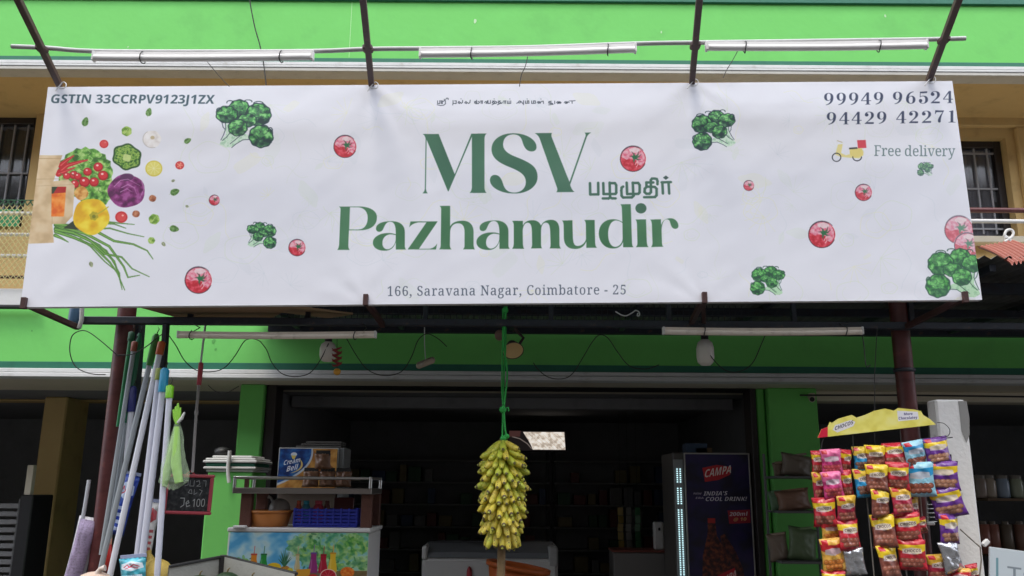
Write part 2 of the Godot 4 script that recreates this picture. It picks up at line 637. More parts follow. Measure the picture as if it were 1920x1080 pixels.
func print_banner() -> Image:
	var tw := 2048
	var th := 512
	var place := func(p: Vector2) -> Vector2:
		var q := at(p.x, p.y, BANNER) - banner_tl
		return Vector2(q.dot(banner_x) / banner_w * tw, q.dot(banner_down) / banner_h * th)
	var k := Ink.new(tw, th, rgb8(231, 232, 240), place, 1.16)
	# faint tone-on-tone vegetable sketches all over the sheet
	var r := RandomNumberGenerator.new()
	r.seed = 77
	for i in 230:
		var c := Vector2(r.randf_range(330, 1800), r.randf_range(180, 560))
		var s := r.randf_range(8, 38)
		var col: Color = [rgb8(218, 228, 210), rgb8(216, 222, 230), rgb8(232, 232, 204), rgb8(222, 228, 222)][r.randi() % 4]
		var kind := r.randi() % 4
		if kind == 0:
			k.ring(c, s, s * r.randf_range(0.6, 1.0), 1.2, col, 0.55, 0, TAU, 0.05, 5.0)
			k.ring(c, s * 0.6, s * 0.5, 0.8, col, 0.45, 0.4, 4.0)
		elif kind == 1:
			var q := []
			var t := r.randf() * TAU
			for j in 9:
				q.append(c + Vector2(j * s * 0.4 - s * 1.6, sin(j * 0.8 + t) * s * 0.35).rotated(t))
			k.stroke(q, 1.3, col, 0.5)
		elif kind == 2:
			for j in 7:
				k.stroke([c, c + Vector2(s, 0).rotated(j * 0.5 + i)], 1.1, col, 0.5)
		else:
			k.oval(c, s * 0.8, s * 0.35, col, 0.28, r.randf() * 3.0, 0.1, 4.0)
	# produce spilling from a paper bag at the left edge
	var paper := mix_inks(k, [rgb8(200, 172, 132), rgb8(216, 190, 150), rgb8(224, 202, 166)], 0.02, 3)
	var lettuce := mix_inks(k, [rgb8(58, 104, 40), rgb8(86, 150, 56), rgb8(130, 190, 84), rgb8(182, 216, 132)], 0.05, 4)
	k.oval(Vector2(160, 325), 51, 48, Color.WHITE, 1.0, 0.0, 0.05, 17.0, lettuce)
	k.oval(Vector2(178, 358), 34, 30, Color.WHITE, 1.0, 0.0, 0.06, 13.0, lettuce)
	for j in 26:
		var an := j * 0.61
		var q := Vector2(162, 322) + Vector2(cos(an), sin(an)) * (14 + j * 1.25)
		k.ring(q, 7, 5, 1.1, rgb8(196, 222, 150), 0.6, an, an + 2.6)
		k.ring(q + Vector2(1, 2), 6, 4, 1.0, rgb8(44, 84, 34), 0.5, an + 1, an + 3.0)
	for sp in [[[104, 422], [160, 438], [205, 462], [232, 500], [240, 520], [262, 516]], [[104, 428], [150, 442], [186, 460], [214, 490], [224, 520], [229, 543]], [[104, 420], [170, 428], [214, 452], [250, 458], [276, 470], [287, 486]], [[160, 430], [206, 428], [240, 438], [270, 444]], [[180, 418], [214, 420], [236, 428]], [[190, 415], [220, 418], [252, 421]], [[104, 434], [140, 446], [176, 462], [206, 492], [220, 512], [234, 544]], [[110, 426], [160, 444], [200, 470], [224, 512], [226, 530]], [[150, 448], [170, 462], [196, 490], [214, 505]], [[103, 441], [116, 447], [128, 454]], [[104, 430], [136, 436], [170, 452], [196, 476], [228, 482], [248, 504], [280, 519]]]:
		var q := []
		for j in sp.size() - 1:
			for t in 5:
				q.append(Vector2(sp[j][0], sp[j][1]).lerp(Vector2(sp[j + 1][0], sp[j + 1][1]), t / 5.0))
		q.append(Vector2(sp[-1][0], sp[-1][1]))
		k.stroke(q, 6.5 if sp[0][0] < 110 else 3.5, rgb8(70, 116, 54), 1.0, 1.4)
		k.stroke(q, 3.4 if sp[0][0] < 110 else 1.4, rgb8(128, 180, 84), 0.95, 0.5)
	k.poly([[118, 428], [140, 412], [178, 424], [160, 432]], rgb8(50, 62, 46))
	for c in [[[112, 322], [126, 310], [150, 303], [164, 300]], [[114, 310], [126, 300], [138, 292]], [[110, 326], [120, 322], [140, 314]]]:
		var q := []
		for p in c:
			q.append(Vector2(p[0], p[1]))
		k.stroke(q, 12, rgb8(196, 34, 40), 1.0, 2.5)
		k.stroke(q, 2.5, rgb8(240, 120, 116), 0.7, 0.8)
	for t in [[184, 313, 9], [193, 329, 9.5], [164, 322, 8], [176, 341, 9], [158, 341, 10], [138, 328, 8], [146, 331, 7], [125, 330, 7], [140, 345, 8]]:
		var c := Vector2(t[0], t[1])
		k.oval(c, t[2], t[2] * 0.96, rgb8(178, 24, 34))
		k.oval(c + Vector2(0, -0.8), t[2] * 0.8, t[2] * 0.72, rgb8(214, 48, 56))
		k.oval(c + Vector2(-1.5, -3), t[2] * 0.26, t[2] * 0.2, rgb8(250, 214, 210))
		k.stroke([c + Vector2(-t[2], -2), c + Vector2(-t[2] * 1.7, -5)], 1.2, rgb8(84, 100, 44))
	# bag
	k.poly([[70, 291], [117, 291], [100, 340], [128, 336], [140, 348], [136, 405], [122, 420], [98, 420], [101, 455], [50, 457]], Color.WHITE, 1.0, paper)
	k.stroke([[70, 297], [114, 297]], 2.0, rgb8(180, 148, 108), 0.7)
	k.stroke([[66, 336], [124, 335]], 1.2, rgb8(184, 154, 116), 0.8)
	k.stroke([[98, 420], [96, 350]], 1.0, rgb8(184, 154, 116), 0.7)
	k.stroke([[66, 349], [138, 346]], 1.0, rgb8(188, 158, 120), 0.7)
	k.poly([[97, 350], [124, 350], [120, 406], [96, 406]], rgb8(232, 120, 40), 1.0, mix_inks(k, [rgb8(222, 98, 30), rgb8(238, 136, 48), rgb8(246, 162, 78)], 0.03, 8))
	k.poly([[97, 350], [124, 350], [123, 361], [97, 363]], rgb8(176, 34, 34))
	k.poly([[97, 350], [108, 350], [100, 363], [97, 363]], rgb8(52, 66, 42))
	k.oval(Vector2(152, 362), 13, 13, Color.WHITE, 1.0, 0.0, 0.03, 4.0, mix_inks(k, [rgb8(196, 126, 54), rgb8(224, 164, 84), rgb8(234, 190, 112)], 0.06, 9))
	var gold := mix_inks(k, [rgb8(226, 172, 30), rgb8(238, 202, 42), rgb8(246, 222, 70)], 0.022, 10)
	k.oval(Vector2(171, 406), 34, 34, Color.WHITE, 1.0, 0.2, 0.03, 5.0, gold)
	k.oval(Vector2(176, 405), 8, 8, rgb8(170, 160, 40), 0.8, 0.0, 0.1, 6.0)
	k.stroke([[176, 405], [192, 396], [203, 388]], 3.0, rgb8(196, 178, 56), 1.0, 2.0)
	k.oval(Vector2(176, 406), 3.5, 3.5, rgb8(120, 122, 34), 0.9)
	# purple cabbage
	k.oval(Vector2(237, 358), 35, 31, Color.WHITE, 1.0, 0.0, 0.025, 5.0, mix_inks(k, [rgb8(84, 24, 74), rgb8(112, 34, 96), rgb8(140, 54, 122), rgb8(166, 84, 150)], 0.045, 12))
	k.oval(Vector2(238, 332), 13, 7, rgb8(90, 44, 88), 0.9)
	for l in [[[214, 350], [226, 338], [240, 336], [262, 348]], [[228, 352], [240, 346], [252, 352], [256, 364]], [[266, 340], [270, 354], [262, 372]], [[226, 360], [238, 354], [248, 360]]]:
		k.stroke(l, 2.0, rgb8(206, 150, 196), 0.75, 0.8)
	# broccoli head seen from above
	k.oval(Vector2(238, 294), 27.5, 24, rgb8(44, 84, 40), 1.0, 0.3, 0.06, 6.0)
	k.oval(Vector2(238, 294), 24, 21, Color.WHITE, 1.0, 0.3, 0.07, 6.0, mix_inks(k, [rgb8(46, 92, 40), rgb8(96, 150, 56), rgb8(176, 200, 96), rgb8(84, 140, 54)], 0.11, 13))
	k.oval(Vector2(238, 296), 8, 7, rgb8(206, 222, 142), 0.9, 0.5, 0.1, 4.0)
	# garlic, sprouts, lemon, cherry tomatoes, nuts, leaves
	k.oval(Vector2(285, 261), 17, 16, Color.WHITE, 1.0, 0.0, 0.03, 6.0, mix_inks(k, [rgb8(214, 206, 202), rgb8(236, 232, 230), rgb8(246, 244, 244)], 0.03, 14))
	k.ring(Vector2(285, 261), 17, 16, 1.3, rgb8(176, 170, 164), 0.6, 1.2, 4.2)
	k.oval(Vector2(286, 258), 4, 3.4, rgb8(196, 178, 140), 0.9)
	for s in [[237.5, 246, 9.5], [289, 411, 10], [284, 451, 6.5]]:
		k.oval(Vector2(s[0], s[1]), s[2], s[2] * 0.95, Color.WHITE, 1.0, 0.0, 0.04, 6.0, mix_inks(k, [rgb8(92, 138, 42), rgb8(140, 182, 72), rgb8(186, 212, 120)], 0.07, int(s[0])))
		k.stroke([[s[0] - 4, s[1] + 5], [s[0] + 2, s[1] - 4]], 1.4, rgb8(214, 226, 160), 0.7)
	k.oval(Vector2(288.5, 316), 16, 15, rgb8(214, 196, 70), 1.0)
	k.oval(Vector2(288.5, 316), 14, 13, rgb8(226, 216, 112))
	for j in 9:
		k.stroke([Vector2(288.5, 316), Vector2(288.5, 316) + Vector2(12.5, 0).rotated(j * TAU / 9)], 1.0, rgb8(238, 234, 176), 0.8)
	for s in [[195, 270, 8.4, 1], [337, 310, 8.2, 0], [227.5, 407, 11.5, 2]]:
		var c := Vector2(s[0], s[1])
		k.oval(c, s[2], s[2] * 0.93, rgb8(204, 46, 50))
		k.oval(c, s[2] * 0.75, s[2] * 0.68, rgb8(222, 78, 76))
		if s[3] == 0:
			for j in 5:
				k.stroke([c, c + Vector2(5.5, 0).rotated(j * 1.256)], 1.6, rgb8(244, 176, 140), 0.8)
		k.oval(c + Vector2(2.5, -3), 2.0, 1.6, rgb8(250, 200, 190), 0.9 if s[3] == 2 else 0.3)
	for s in [[286, 372, 6.8], [255, 401, 7]]:
		k.oval(Vector2(s[0], s[1]), s[2], s[2] * 0.92, Color.WHITE, 1.0, 0.0, 0.03, 4.0, mix_inks(k, [rgb8(128, 66, 40), rgb8(176, 104, 68), rgb8(204, 142, 104)], 0.08, 15))
	for s in [[160, 228, 7.5, -1.2], [279, 210, 6.8, -1.3], [352, 264, 6, -0.5], [328, 360, 7.6, -0.4], [327, 429, 7.6, 0.2], [307, 458, 4, 0.9], [171, 496, 4.6, 1.3], [325, 339, 3, -0.3], [351, 387, 2.8, 0.3]]:
		ink_leaf(k, Vector2(s[0], s[1]), s[2], s[3], rgb8(92, 140, 62) if s[2] > 5 else rgb8(150, 160, 120))
	# sketched broccoli and tomatoes
	ink_broccoli(k, Vector2(459, 232), 53, 1.0, 0.0)
	ink_broccoli(k, Vector2(1338, 243), 42, -1.0, -0.15)
	ink_broccoli(k, Vector2(491, 441), 28, 1.0, 0.1, 0.0, 0.2)
	ink_broccoli(k, Vector2(1439, 526), 32, -1.0, 0.0, 0.0, 0.5)
	ink_broccoli(k, Vector2(1735, 317), 15, -1.0, 0.0, 0.25)
	for t in [[647, 275, 21.5, 0.0], [1187, 298, 24.5, 0.0], [402, 375.5, 10, 0.0], [557, 464.5, 16, 0.0], [372, 525.5, 25.5, 0.0], [1404, 348, 10, 0.1], [1619, 361, 16, 0.1], [1541, 440, 25.5, 0.0], [1798, 431, 27, 0.35], [1813, 460, 24, 0.35]]:
		ink_tomato(k, Vector2(t[0], t[1]), t[2], t[3], 0.1)
	ink_broccoli(k, Vector2(1790, 512), 54, -1.0, 0.0, 0.06, 0.6)
	# lettering
	var green := rgb8(72, 120, 96)
	var tint := mix_inks(k, [rgb8(58, 106, 84), rgb8(66, 116, 90), rgb8(74, 120, 96)], 0.004, 21)
	var z := 1920.0 / 340.0
	var a := Vector2(780, 235)
	k.path("M 70,92 L 240,92 L 410,518 L 586,88 L 748,86 Q 728,100 725,140 L 725,660 Q 728,700 748,716 L 566,716 Q 588,700 592,660 L 592,118 L 345,698 L 338,698 L 112,150 L 105,670 Q 108,705 125,720 L 68,720 Q 90,705 94,670 L 102,150 Q 98,105 70,92 Z", a, z, green, tint)
	k.path("M 1225,276 C 1160,276 1140,215 1125,165 C 1110,115 1080,95 1030,95 C 960,95 922,140 922,200 C 922,270 985,305 1060,335 C 1200,390 1287,430 1287,545 C 1287,650 1180,722 1040,722 C 890,722 783,655 783,580 C 783,545 805,525 835,525 C 890,525 910,580 925,630 C 945,690 985,712 1040,712 C 1120,712 1163,660 1163,600 C 1163,530 1110,490 1010,450 C 880,400 800,350 800,250 C 800,150 900,83 1030,83 C 1170,83 1276,150 1276,230 C 1276,258 1255,276 1225,276 Z", a, z, green, tint)
	k.path("M 1255,82 L 1440,80 Q 1430,95 1437,125 L 1625,600 L 1795,115 Q 1800,90 1785,78 L 1855,76 Q 1820,95 1808,125 L 1632,630 Q 1650,690 1680,706 L 1485,708 Q 1500,695 1495,665 L 1310,140 Q 1290,95 1255,82 Z", a, z, green, tint)
	var b := Vector2(620, 370)
	var leafy := mix_inks(k, [rgb8(62, 116, 78), rgb8(70, 124, 84), rgb8(76, 128, 92)], 0.006, 22)
	k.path("M 88,97 L 300,97 C 420,97 490,145 490,210 C 490,300 420,348 310,348 L 193,348 L 187,510 Q 188,545 202,557 L 70,557 Q 85,545 90,500 L 104,130 Q 105,105 88,97 Z M 204,104 L 280,104 C 360,104 392,160 392,215 C 392,280 365,340 290,340 L 195,340 Z", b, z, green, leafy)
	var small_a := "M 690,392 C 690,300 675,258 630,258 C 590,258 575,290 560,325 C 550,352 535,364 513,364 C 492,364 480,350 480,330 C 480,280 550,252 640,252 C 730,252 785,290 785,370 L 785,520 Q 788,545 800,552 L 690,553 L 690,470 C 670,530 640,565 570,565 C 500,565 447,535 447,480 C 447,420 520,378 610,378 Q 655,378 690,392 Z M 689,400 Q 650,390 625,392 C 580,400 548,430 548,485 C 548,525 570,550 600,550 C 650,550 689,490 689,440 Z"
	k.path(small_a, b, z, green, leafy)
	k.path(small_a, b + Vector2(1097, -7) / z, z, green, leafy)
	k.path("M 845,255 L 1133,255 L 935,545 L 1040,545 Q 1100,540 1128,488 L 1115,552 L 815,552 L 1015,265 L 930,265 Q 860,275 832,318 Z", b, z, green, leafy)
	k.path("M 1152,91 L 1265,91 L 1265,310 C 1285,265 1340,248 1400,248 C 1480,248 1513,300 1513,370 L 1513,500 Q 1515,540 1528,551 L 1400,551 Q 1418,540 1418,500 L 1418,380 C 1418,310 1400,275 1350,275 C 1300,275 1265,310 1265,370 L 1262,500 Q 1262,540 1280,551 L 1147,551 Q 1165,540 1166,500 L 1170,130 Q 1170,100 1152,91 Z", b, z, green, leafy)
	var c3 := Vector2(940, 370)
	k.path("M 113,250 L 228,250 L 228,300 C 245,258 285,242 330,242 C 375,242 405,262 420,300 C 440,258 480,238 525,238 C 590,238 615,280 615,350 L 615,490 Q 617,530 632,541 L 510,541 Q 522,530 522,490 L 518,370 C 516,300 505,268 470,268 C 435,268 420,310 420,360 L 420,490 Q 420,530 432,541 L 312,541 Q 326,530 326,490 L 324,370 C 322,300 310,268 280,268 C 245,268 226,310 226,360 L 228,490 Q 230,530 242,545 L 113,545 Q 130,530 132,490 L 132,300 Q 130,262 113,250 Z", c3, z, green, leafy)
	k.path("M 642,245 L 753,243 L 757,420 C 760,490 775,515 810,515 C 850,515 890,480 897,440 L 895,290 Q 893,252 877,241 L 988,240 L 993,480 Q 995,525 1015,534 L 900,535 L 900,465 C 880,520 840,546 780,546 C 700,546 662,500 662,420 L 660,300 Q 658,255 642,245 Z", c3, z, green, leafy)
	k.path("M 1260,74 L 1370,72 L 1383,480 Q 1385,520 1400,528 L 1290,530 L 1288,470 C 1270,520 1240,542 1180,542 C 1090,542 1032,470 1032,385 C 1032,290 1095,232 1185,232 Q 1240,234 1281,262 L 1276,120 Q 1274,85 1260,74 Z M 1282,272 Q 1250,246 1210,246 C 1160,250 1130,310 1130,385 C 1130,470 1160,525 1205,525 C 1250,525 1285,480 1285,430 Z", c3, z, green, leafy)
	k.path("M 1420,235 L 1531,232 L 1541,480 Q 1545,520 1560,526 L 1423,528 Q 1442,515 1441,480 L 1436,290 Q 1434,245 1420,235 Z", c3, z, green, leafy)
	k.oval(c3 + Vector2(1478, 116) / z, 59 / z, 54 / z, rgb8(70, 112, 90))
	k.path("M 1575,235 L 1690,232 L 1692,300 C 1700,250 1740,221 1790,221 C 1845,221 1875,265 1875,300 C 1875,322 1862,333 1843,333 C 1800,333 1795,285 1785,255 C 1775,232 1755,230 1740,235 C 1710,248 1697,300 1697,350 L 1701,480 Q 1703,520 1720,523 L 1585,526 Q 1600,515 1601,480 L 1594,290 Q 1590,245 1575,235 Z", c3, z, green, leafy)
	# the Tamil name
	var t4 := Vector2(1090, 320)
	var z4 := 1920.0 / 180.0
	for l in [[[172, 250], [178, 478], [340, 474], [336, 245]], [[438, 250], [446, 468], [680, 466], [698, 440], [698, 290], [672, 250], [568, 250]], [[566, 240], [572, 500], [575, 535]], [[430, 556], [545, 556], [576, 535], [610, 554], [684, 556]], [[836, 318], [806, 340], [800, 400], [806, 505], [834, 538], [1010, 534], [1046, 500], [1042, 470]], [[906, 240], [916, 468], [1140, 464], [1166, 435], [1166, 290], [1138, 248], [1026, 246]], [[1030, 240], [1038, 470]], [[1300, 235], [1302, 330]], [[1300, 238], [1440, 236]], [[1302, 328], [1268, 362], [1266, 430], [1300, 462], [1362, 462], [1392, 430], [1390, 190], [1414, 158], [1470, 158], [1508, 166], [1524, 210], [1522, 272]], [[1310, 320], [1470, 326], [1504, 362], [1506, 490], [1470, 528], [1256, 532]], [[1606, 234], [1790, 228]], [[1620, 240], [1632, 456]], [[1744, 240], [1758, 456]]]:
		var q := []
		for p in l:
			q.append(t4 + Vector2(p[0], p[1]) / z4)
		k.stroke(q, 4.9, rgb8(70, 112, 94))
	k.poly([t4 + Vector2(1632, 140) / z4, t4 + Vector2(1690, 98) / z4, t4 + Vector2(1748, 140) / z4, t4 + Vector2(1690, 184) / z4], rgb8(62, 88, 84))
	# the invocation in Tamil above the name
	var t5 := Vector2(810, 175)
	var z5 := 1920.0 / 280.0
	for l in [[[72, 95], [72, 130], [100, 130], [100, 92]], [[100, 98], [130, 95], [134, 130], [120, 130], [118, 112], [150, 100], [160, 90]], [[156, 75], [172, 95], [172, 135], [150, 152], [110, 156], [66, 146]], [[176, 78], [188, 62], [206, 64], [208, 82]], [[270, 92], [270, 130], [310, 128], [312, 96], [290, 96]], [[270, 130], [266, 150]], [[312, 128], [300, 132]], [[334, 120], [346, 104], [362, 116], [354, 130], [340, 124]], [[362, 116], [378, 128], [392, 116], [394, 88]], [[372, 70], [374, 72]], [[420, 120], [436, 104], [450, 116], [442, 130], [428, 124]], [[450, 116], [470, 128], [486, 118], [492, 86]], [[546, 104], [572, 104], [572, 88]], [[560, 130], [546, 120], [560, 108], [578, 120], [566, 132], [598, 130], [612, 112], [592, 102]], [[622, 98], [650, 96]], [[632, 98], [632, 130]], [[648, 98], [648, 130]], [[676, 120], [690, 104], [706, 116], [694, 130]], [[706, 130], [712, 96]], [[720, 92], [720, 130], [750, 128], [750, 92]], [[776, 100], [808, 98]], [[790, 130], [774, 120], [790, 106], [808, 120], [796, 132], [826, 128], [832, 112], [812, 102]], [[800, 132], [772, 148]], [[798, 72], [800, 74]], [[850, 100], [880, 98]], [[864, 130], [848, 120], [864, 106], [882, 120], [870, 132], [898, 128], [904, 112]], [[868, 132], [842, 148]], [[918, 98], [950, 96]], [[926, 98], [926, 130]], [[944, 98], [944, 130]], [[968, 98], [970, 130], [1000, 128], [1012, 128], [1012, 96]], [[990, 98], [990, 128]], [[1000, 72], [1002, 74]], [[1110, 112], [1124, 98], [1144, 108], [1130, 124], [1106, 120], [1088, 128]], [[1140, 100], [1166, 130], [1176, 130]], [[1176, 94], [1176, 148]], [[1200, 98], [1202, 130], [1246, 128], [1244, 98], [1224, 98], [1224, 128]], [[1222, 72], [1224, 74]], [[1280, 98], [1282, 130], [1330, 128], [1328, 98], [1306, 98], [1306, 128]], [[1352, 120], [1364, 106], [1380, 118], [1366, 130], [1380, 106], [1398, 118], [1386, 130]], [[1400, 104], [1430, 100], [1434, 130]], [[1400, 72], [1402, 74]], [[1500, 104], [1536, 100]], [[1516, 130], [1498, 120], [1516, 108], [1534, 120], [1522, 132], [1550, 128], [1556, 140], [1500, 148]], [[1578, 98], [1578, 134]], [[1600, 120], [1612, 106], [1628, 118], [1614, 130], [1628, 106], [1644, 118], [1632, 130], [1644, 106], [1660, 118], [1650, 130]], [[1700, 120], [1712, 106], [1728, 118], [1714, 130], [1728, 106], [1744, 118], [1732, 130], [1748, 106], [1764, 118]], [[1764, 98], [1800, 96], [1802, 130]], [[1800, 98], [1840, 94]]]:
		var q := []
		for p in l:
			q.append(t5 + Vector2(p[0], p[1]) / z5)
		k.stroke(q, 1.45, rgb8(50, 60, 74))
	var slate := rgb8(62, 88, 100)
	k.write("GSTIN 33CCRPV9123J1ZX", false, true, Vector2(95, 193.5), Vector2(401, 194.5), 16.5, slate, 1.0, 0.14)
	var navy := rgb8(54, 64, 92)
	# telephone numbers: fat-and-thin numerals, each drawn in a box of 100 x 130
	var nine := "M 98,45 C 98,95 70,125 18,131 L 18,126 C 52,118 66,98 68,70 C 60,80 50,85 40,85 C 15,85 0,66 0,43 C 0,17 20,0 48,0 C 78,0 98,18 98,45 Z M 70,42 C 70,18 62,5 48,5 C 34,5 28,18 28,43 C 28,68 34,79 46,79 C 60,79 70,64 70,42 Z"
	var six := "M 2,85 C 2,35 30,5 82,-1 L 82,4 C 48,12 34,32 32,60 C 40,50 50,45 60,45 C 85,45 100,64 100,87 C 100,113 80,130 52,130 C 22,130 2,112 2,85 Z M 30,88 C 30,112 38,125 52,125 C 66,125 72,112 72,87 C 72,62 66,51 54,51 C 40,51 30,66 30,88 Z"
	var figures := {"9": nine, "6": six,
		"4": "M 60,0 L 82,0 L 82,86 L 104,86 L 104,92 L 82,92 L 82,124 L 96,127 L 96,130 L 42,130 L 42,127 L 56,124 L 56,92 L -2,92 L -2,86 Z M 56,86 L 56,24 L 8,86 Z",
		"2": "M 2,34 C 2,12 22,0 50,0 C 82,0 98,16 98,38 C 98,66 66,82 26,112 L 98,112 L 96,130 L 0,130 L 0,126 C 40,92 70,70 70,40 C 70,18 62,5 46,5 C 34,5 24,10 22,16 C 34,16 40,24 40,34 C 40,44 32,50 22,50 C 10,50 2,44 2,34 Z",
		"5": "M 14,4 L 92,0 L 88,18 L 20,20 L 18,56 C 26,50 38,46 52,46 C 82,46 100,62 100,88 C 100,114 78,130 46,130 C 18,130 2,118 2,100 C 2,90 10,82 20,82 C 30,82 38,90 38,100 C 38,110 30,116 24,116 C 28,122 36,126 46,126 C 64,126 72,110 72,88 C 72,66 64,52 46,52 C 34,52 24,56 17,64 L 12,64 Z",
		"7": "M 4,0 L 98,0 L 98,4 C 70,50 60,90 62,118 C 62,126 54,130 46,130 C 38,130 32,124 32,114 C 32,86 60,48 84,18 L 24,18 C 14,20 10,26 8,38 L 2,38 Z",
		"1": "M 18,12 L 62,0 L 62,123 L 88,127 L 88,130 L 10,130 L 10,127 L 34,123 L 34,18 L 18,16 Z"}
	for line in [["9994996524", [92, 232, 372, 510, 652, 866, 1012, 1155, 1290, 1432], 86.0, 62.0], ["9442942271", [122, 264, 404, 548, 688, 904, 1045, 1190, 1335, 1478], 304.0, 281.0]]:
		for j in 10:
			var xx: float = line[1][j]
			var yy: float = lerpf(line[2], line[3], (xx - 92.0) / 1400.0)
			k.path(figures[line[0][j]], Vector2(1530 + xx / 6.0, 160 + yy / 6.0), 5.7, navy)
	k.write("Free delivery", true, false, Vector2(1639, 292.5), Vector2(1791, 293), 20, rgb8(98, 122, 124), 1.0)
	k.write("166, Saravana Nagar, Coimbatore - 25", true, false, Vector2(727, 555), Vector2(1173, 552), 18.5, rgb8(70, 82, 100), 1.0, 0.0, 0.32)
	# scooter
	var cream := rgb8(230, 216, 138)
	k.poly([[1571, 271], [1580, 270], [1577, 287], [1586, 291], [1594, 289], [1592, 279], [1616, 278], [1619, 291], [1611, 297], [1596, 296], [1576, 294], [1566, 290]], cream, 0.9)
	k.oval(Vector2(1606, 286), 13, 9, rgb8(226, 208, 120), 0.8)
	k.stroke([[1570, 264], [1579, 267]], 1.6, rgb8(180, 160, 120), 0.8)
	k.poly([[1592, 277], [1607, 276], [1608, 279], [1592, 280]], rgb8(54, 60, 66))
	k.poly([[1607, 263], [1623, 262.5], [1624.5, 277.5], [1608.5, 278]], rgb8(214, 70, 84))
	k.ring(Vector2(1568.5, 295), 8, 7.6, 1.6, rgb8(40, 44, 56))
	k.ring(Vector2(1607, 294), 8.2, 7.6, 1.6, rgb8(40, 44, 56), 1.0, 0.0, PI)
	return k.image()

# ---------------------------------------------------------------- smaller prints
func print_juice() -> Image:
	# drawing units: 300 x 116
	var k := sheet_ink(768, 300, rgb8(176, 214, 232), 300, 116)
	k.poly([[0, 0], [300, 0], [300, 116], [0, 116]], Color.WHITE, 1.0, mix_inks(k, [rgb8(84, 168, 216), rgb8(132, 198, 228), rgb8(186, 222, 230), rgb8(196, 216, 210)], 0.006, 31))
	for f in [[225, 20, 70, 44], [262, 66, 44, 56], [160, 34, 34, 26], [285, 20, 30, 30], [190, 60, 40, 30]]:
		k.oval(Vector2(f[0], f[1]), f[2], f[3], Color.WHITE, 0.62, 0.2, 0.12, 9.0, mix_inks(k, [rgb8(34, 122, 50), rgb8(96, 170, 70), rgb8(176, 212, 120), rgb8(126, 196, 180)], 0.014, int(f[0])))
	var r := RandomNumberGenerator.new()
	r.seed = 5
	for i in 90:
		var c := Vector2(r.randf_range(150, 300), r.randf_range(0, 90))
		if r.randf() < 0.2:
			c = Vector2(r.randf_range(25, 60), r.randf_range(60, 82))
		k.oval(c, r.randf_range(2, 7), r.randf_range(1.5, 4), [rgb8(52, 130, 56), rgb8(120, 186, 80), rgb8(190, 220, 120), rgb8(36, 104, 66)][r.randi() % 4], 0.6, r.randf() * 3.0)
	k.poly([[0, 96], [300, 92], [300, 116], [0, 116]], rgb8(120, 84, 50), 0.8)
	for b in [[58, 92, 9.5, 36, rgb8(228, 140, 40), rgb8(200, 70, 60)], [79, 92, 9.5, 36, rgb8(40, 150, 60), rgb8(30, 110, 60)], [151, 92, 6, 36, rgb8(206, 190, 140), rgb8(180, 160, 110)], [185, 98, 9.5, 46, rgb8(150, 50, 120), rgb8(110, 70, 150)], [206, 98, 9.5, 42, rgb8(176, 26, 52), rgb8(150, 20, 40)], [226, 96, 9.5, 44, rgb8(232, 190, 50), rgb8(214, 150, 40)]]:
		var x: float = b[0]; var y: float = b[1]; var w2: float = b[2]; var hh: float = b[3]
		k.poly([[x - w2, y], [x - w2, y - hh * 0.25], [x - w2 * 0.62, y - hh * 0.72], [x - w2 * 0.62, y - hh], [x + w2 * 0.62, y - hh], [x + w2 * 0.62, y - hh * 0.72], [x + w2, y - hh * 0.25], [x + w2, y]], b[4])
		k.poly([[x - w2 * 0.72, y - hh], [x + w2 * 0.72, y - hh], [x + w2 * 0.66, y - hh - 4], [x - w2 * 0.66, y - hh - 4]], b[5])
		k.stroke([[x, y - hh - 4], [x + 0.5, y - hh - 22]], 1.6, (b[5] as Color).lightened(0.2))
		k.stroke([[x - w2 * 0.5, y - 4], [x - w2 * 0.4, y - hh * 0.7]], 2.0, (b[4] as Color).lightened(0.35), 0.7)
	k.oval(Vector2(102, 84), 15, 10, rgb8(236, 196, 40))
	k.oval(Vector2(126, 90), 10, 9, Color.WHITE, 1.0, 0.0, 0.0, 7.0, mix_inks(k, [rgb8(170, 110, 40), rgb8(214, 160, 60)], 0.1, 34))
	for j in 11:
		var an := -2.6 + j * 0.21
		k.stroke([Vector2(124, 82), Vector2(124, 82) + Vector2(cos(an) * 16, sin(an) * (34 + (j % 3) * 5))], 4.0, rgb8(30, 96, 60).lightened(0.1 * (j % 3)), 1.0, 0.6)
	k.oval(Vector2(136, 96), 7, 10, rgb8(214, 204, 60), 1.0, 0.3)
	k.poly([[150, 116], [150, 90], [180, 88], [178, 116]], rgb8(226, 162, 50))
	k.oval(Vector2(186, 110), 12, 9, rgb8(206, 56, 40))
	k.oval(Vector2(258, 96), 15, 13, rgb8(236, 120, 40), 1.0, 0.0, 0.0, 7.0, mix_inks(k, [rgb8(228, 100, 30), rgb8(244, 150, 60)], 0.05, 36))
	k.oval(Vector2(218, 106), 18, 18, rgb8(240, 206, 190))
	k.oval(Vector2(218, 106), 16, 16, rgb8(196, 30, 50))
	for j in 9:
		k.stroke([Vector2(218, 106), Vector2(218, 106) + Vector2(15, 0).rotated(j * TAU / 9)], 1.0, rgb8(226, 120, 120), 0.8)
	k.poly([[0, 0], [4, 0], [2, 116], [0, 116]], rgb8(226, 236, 226))
	return k.image()

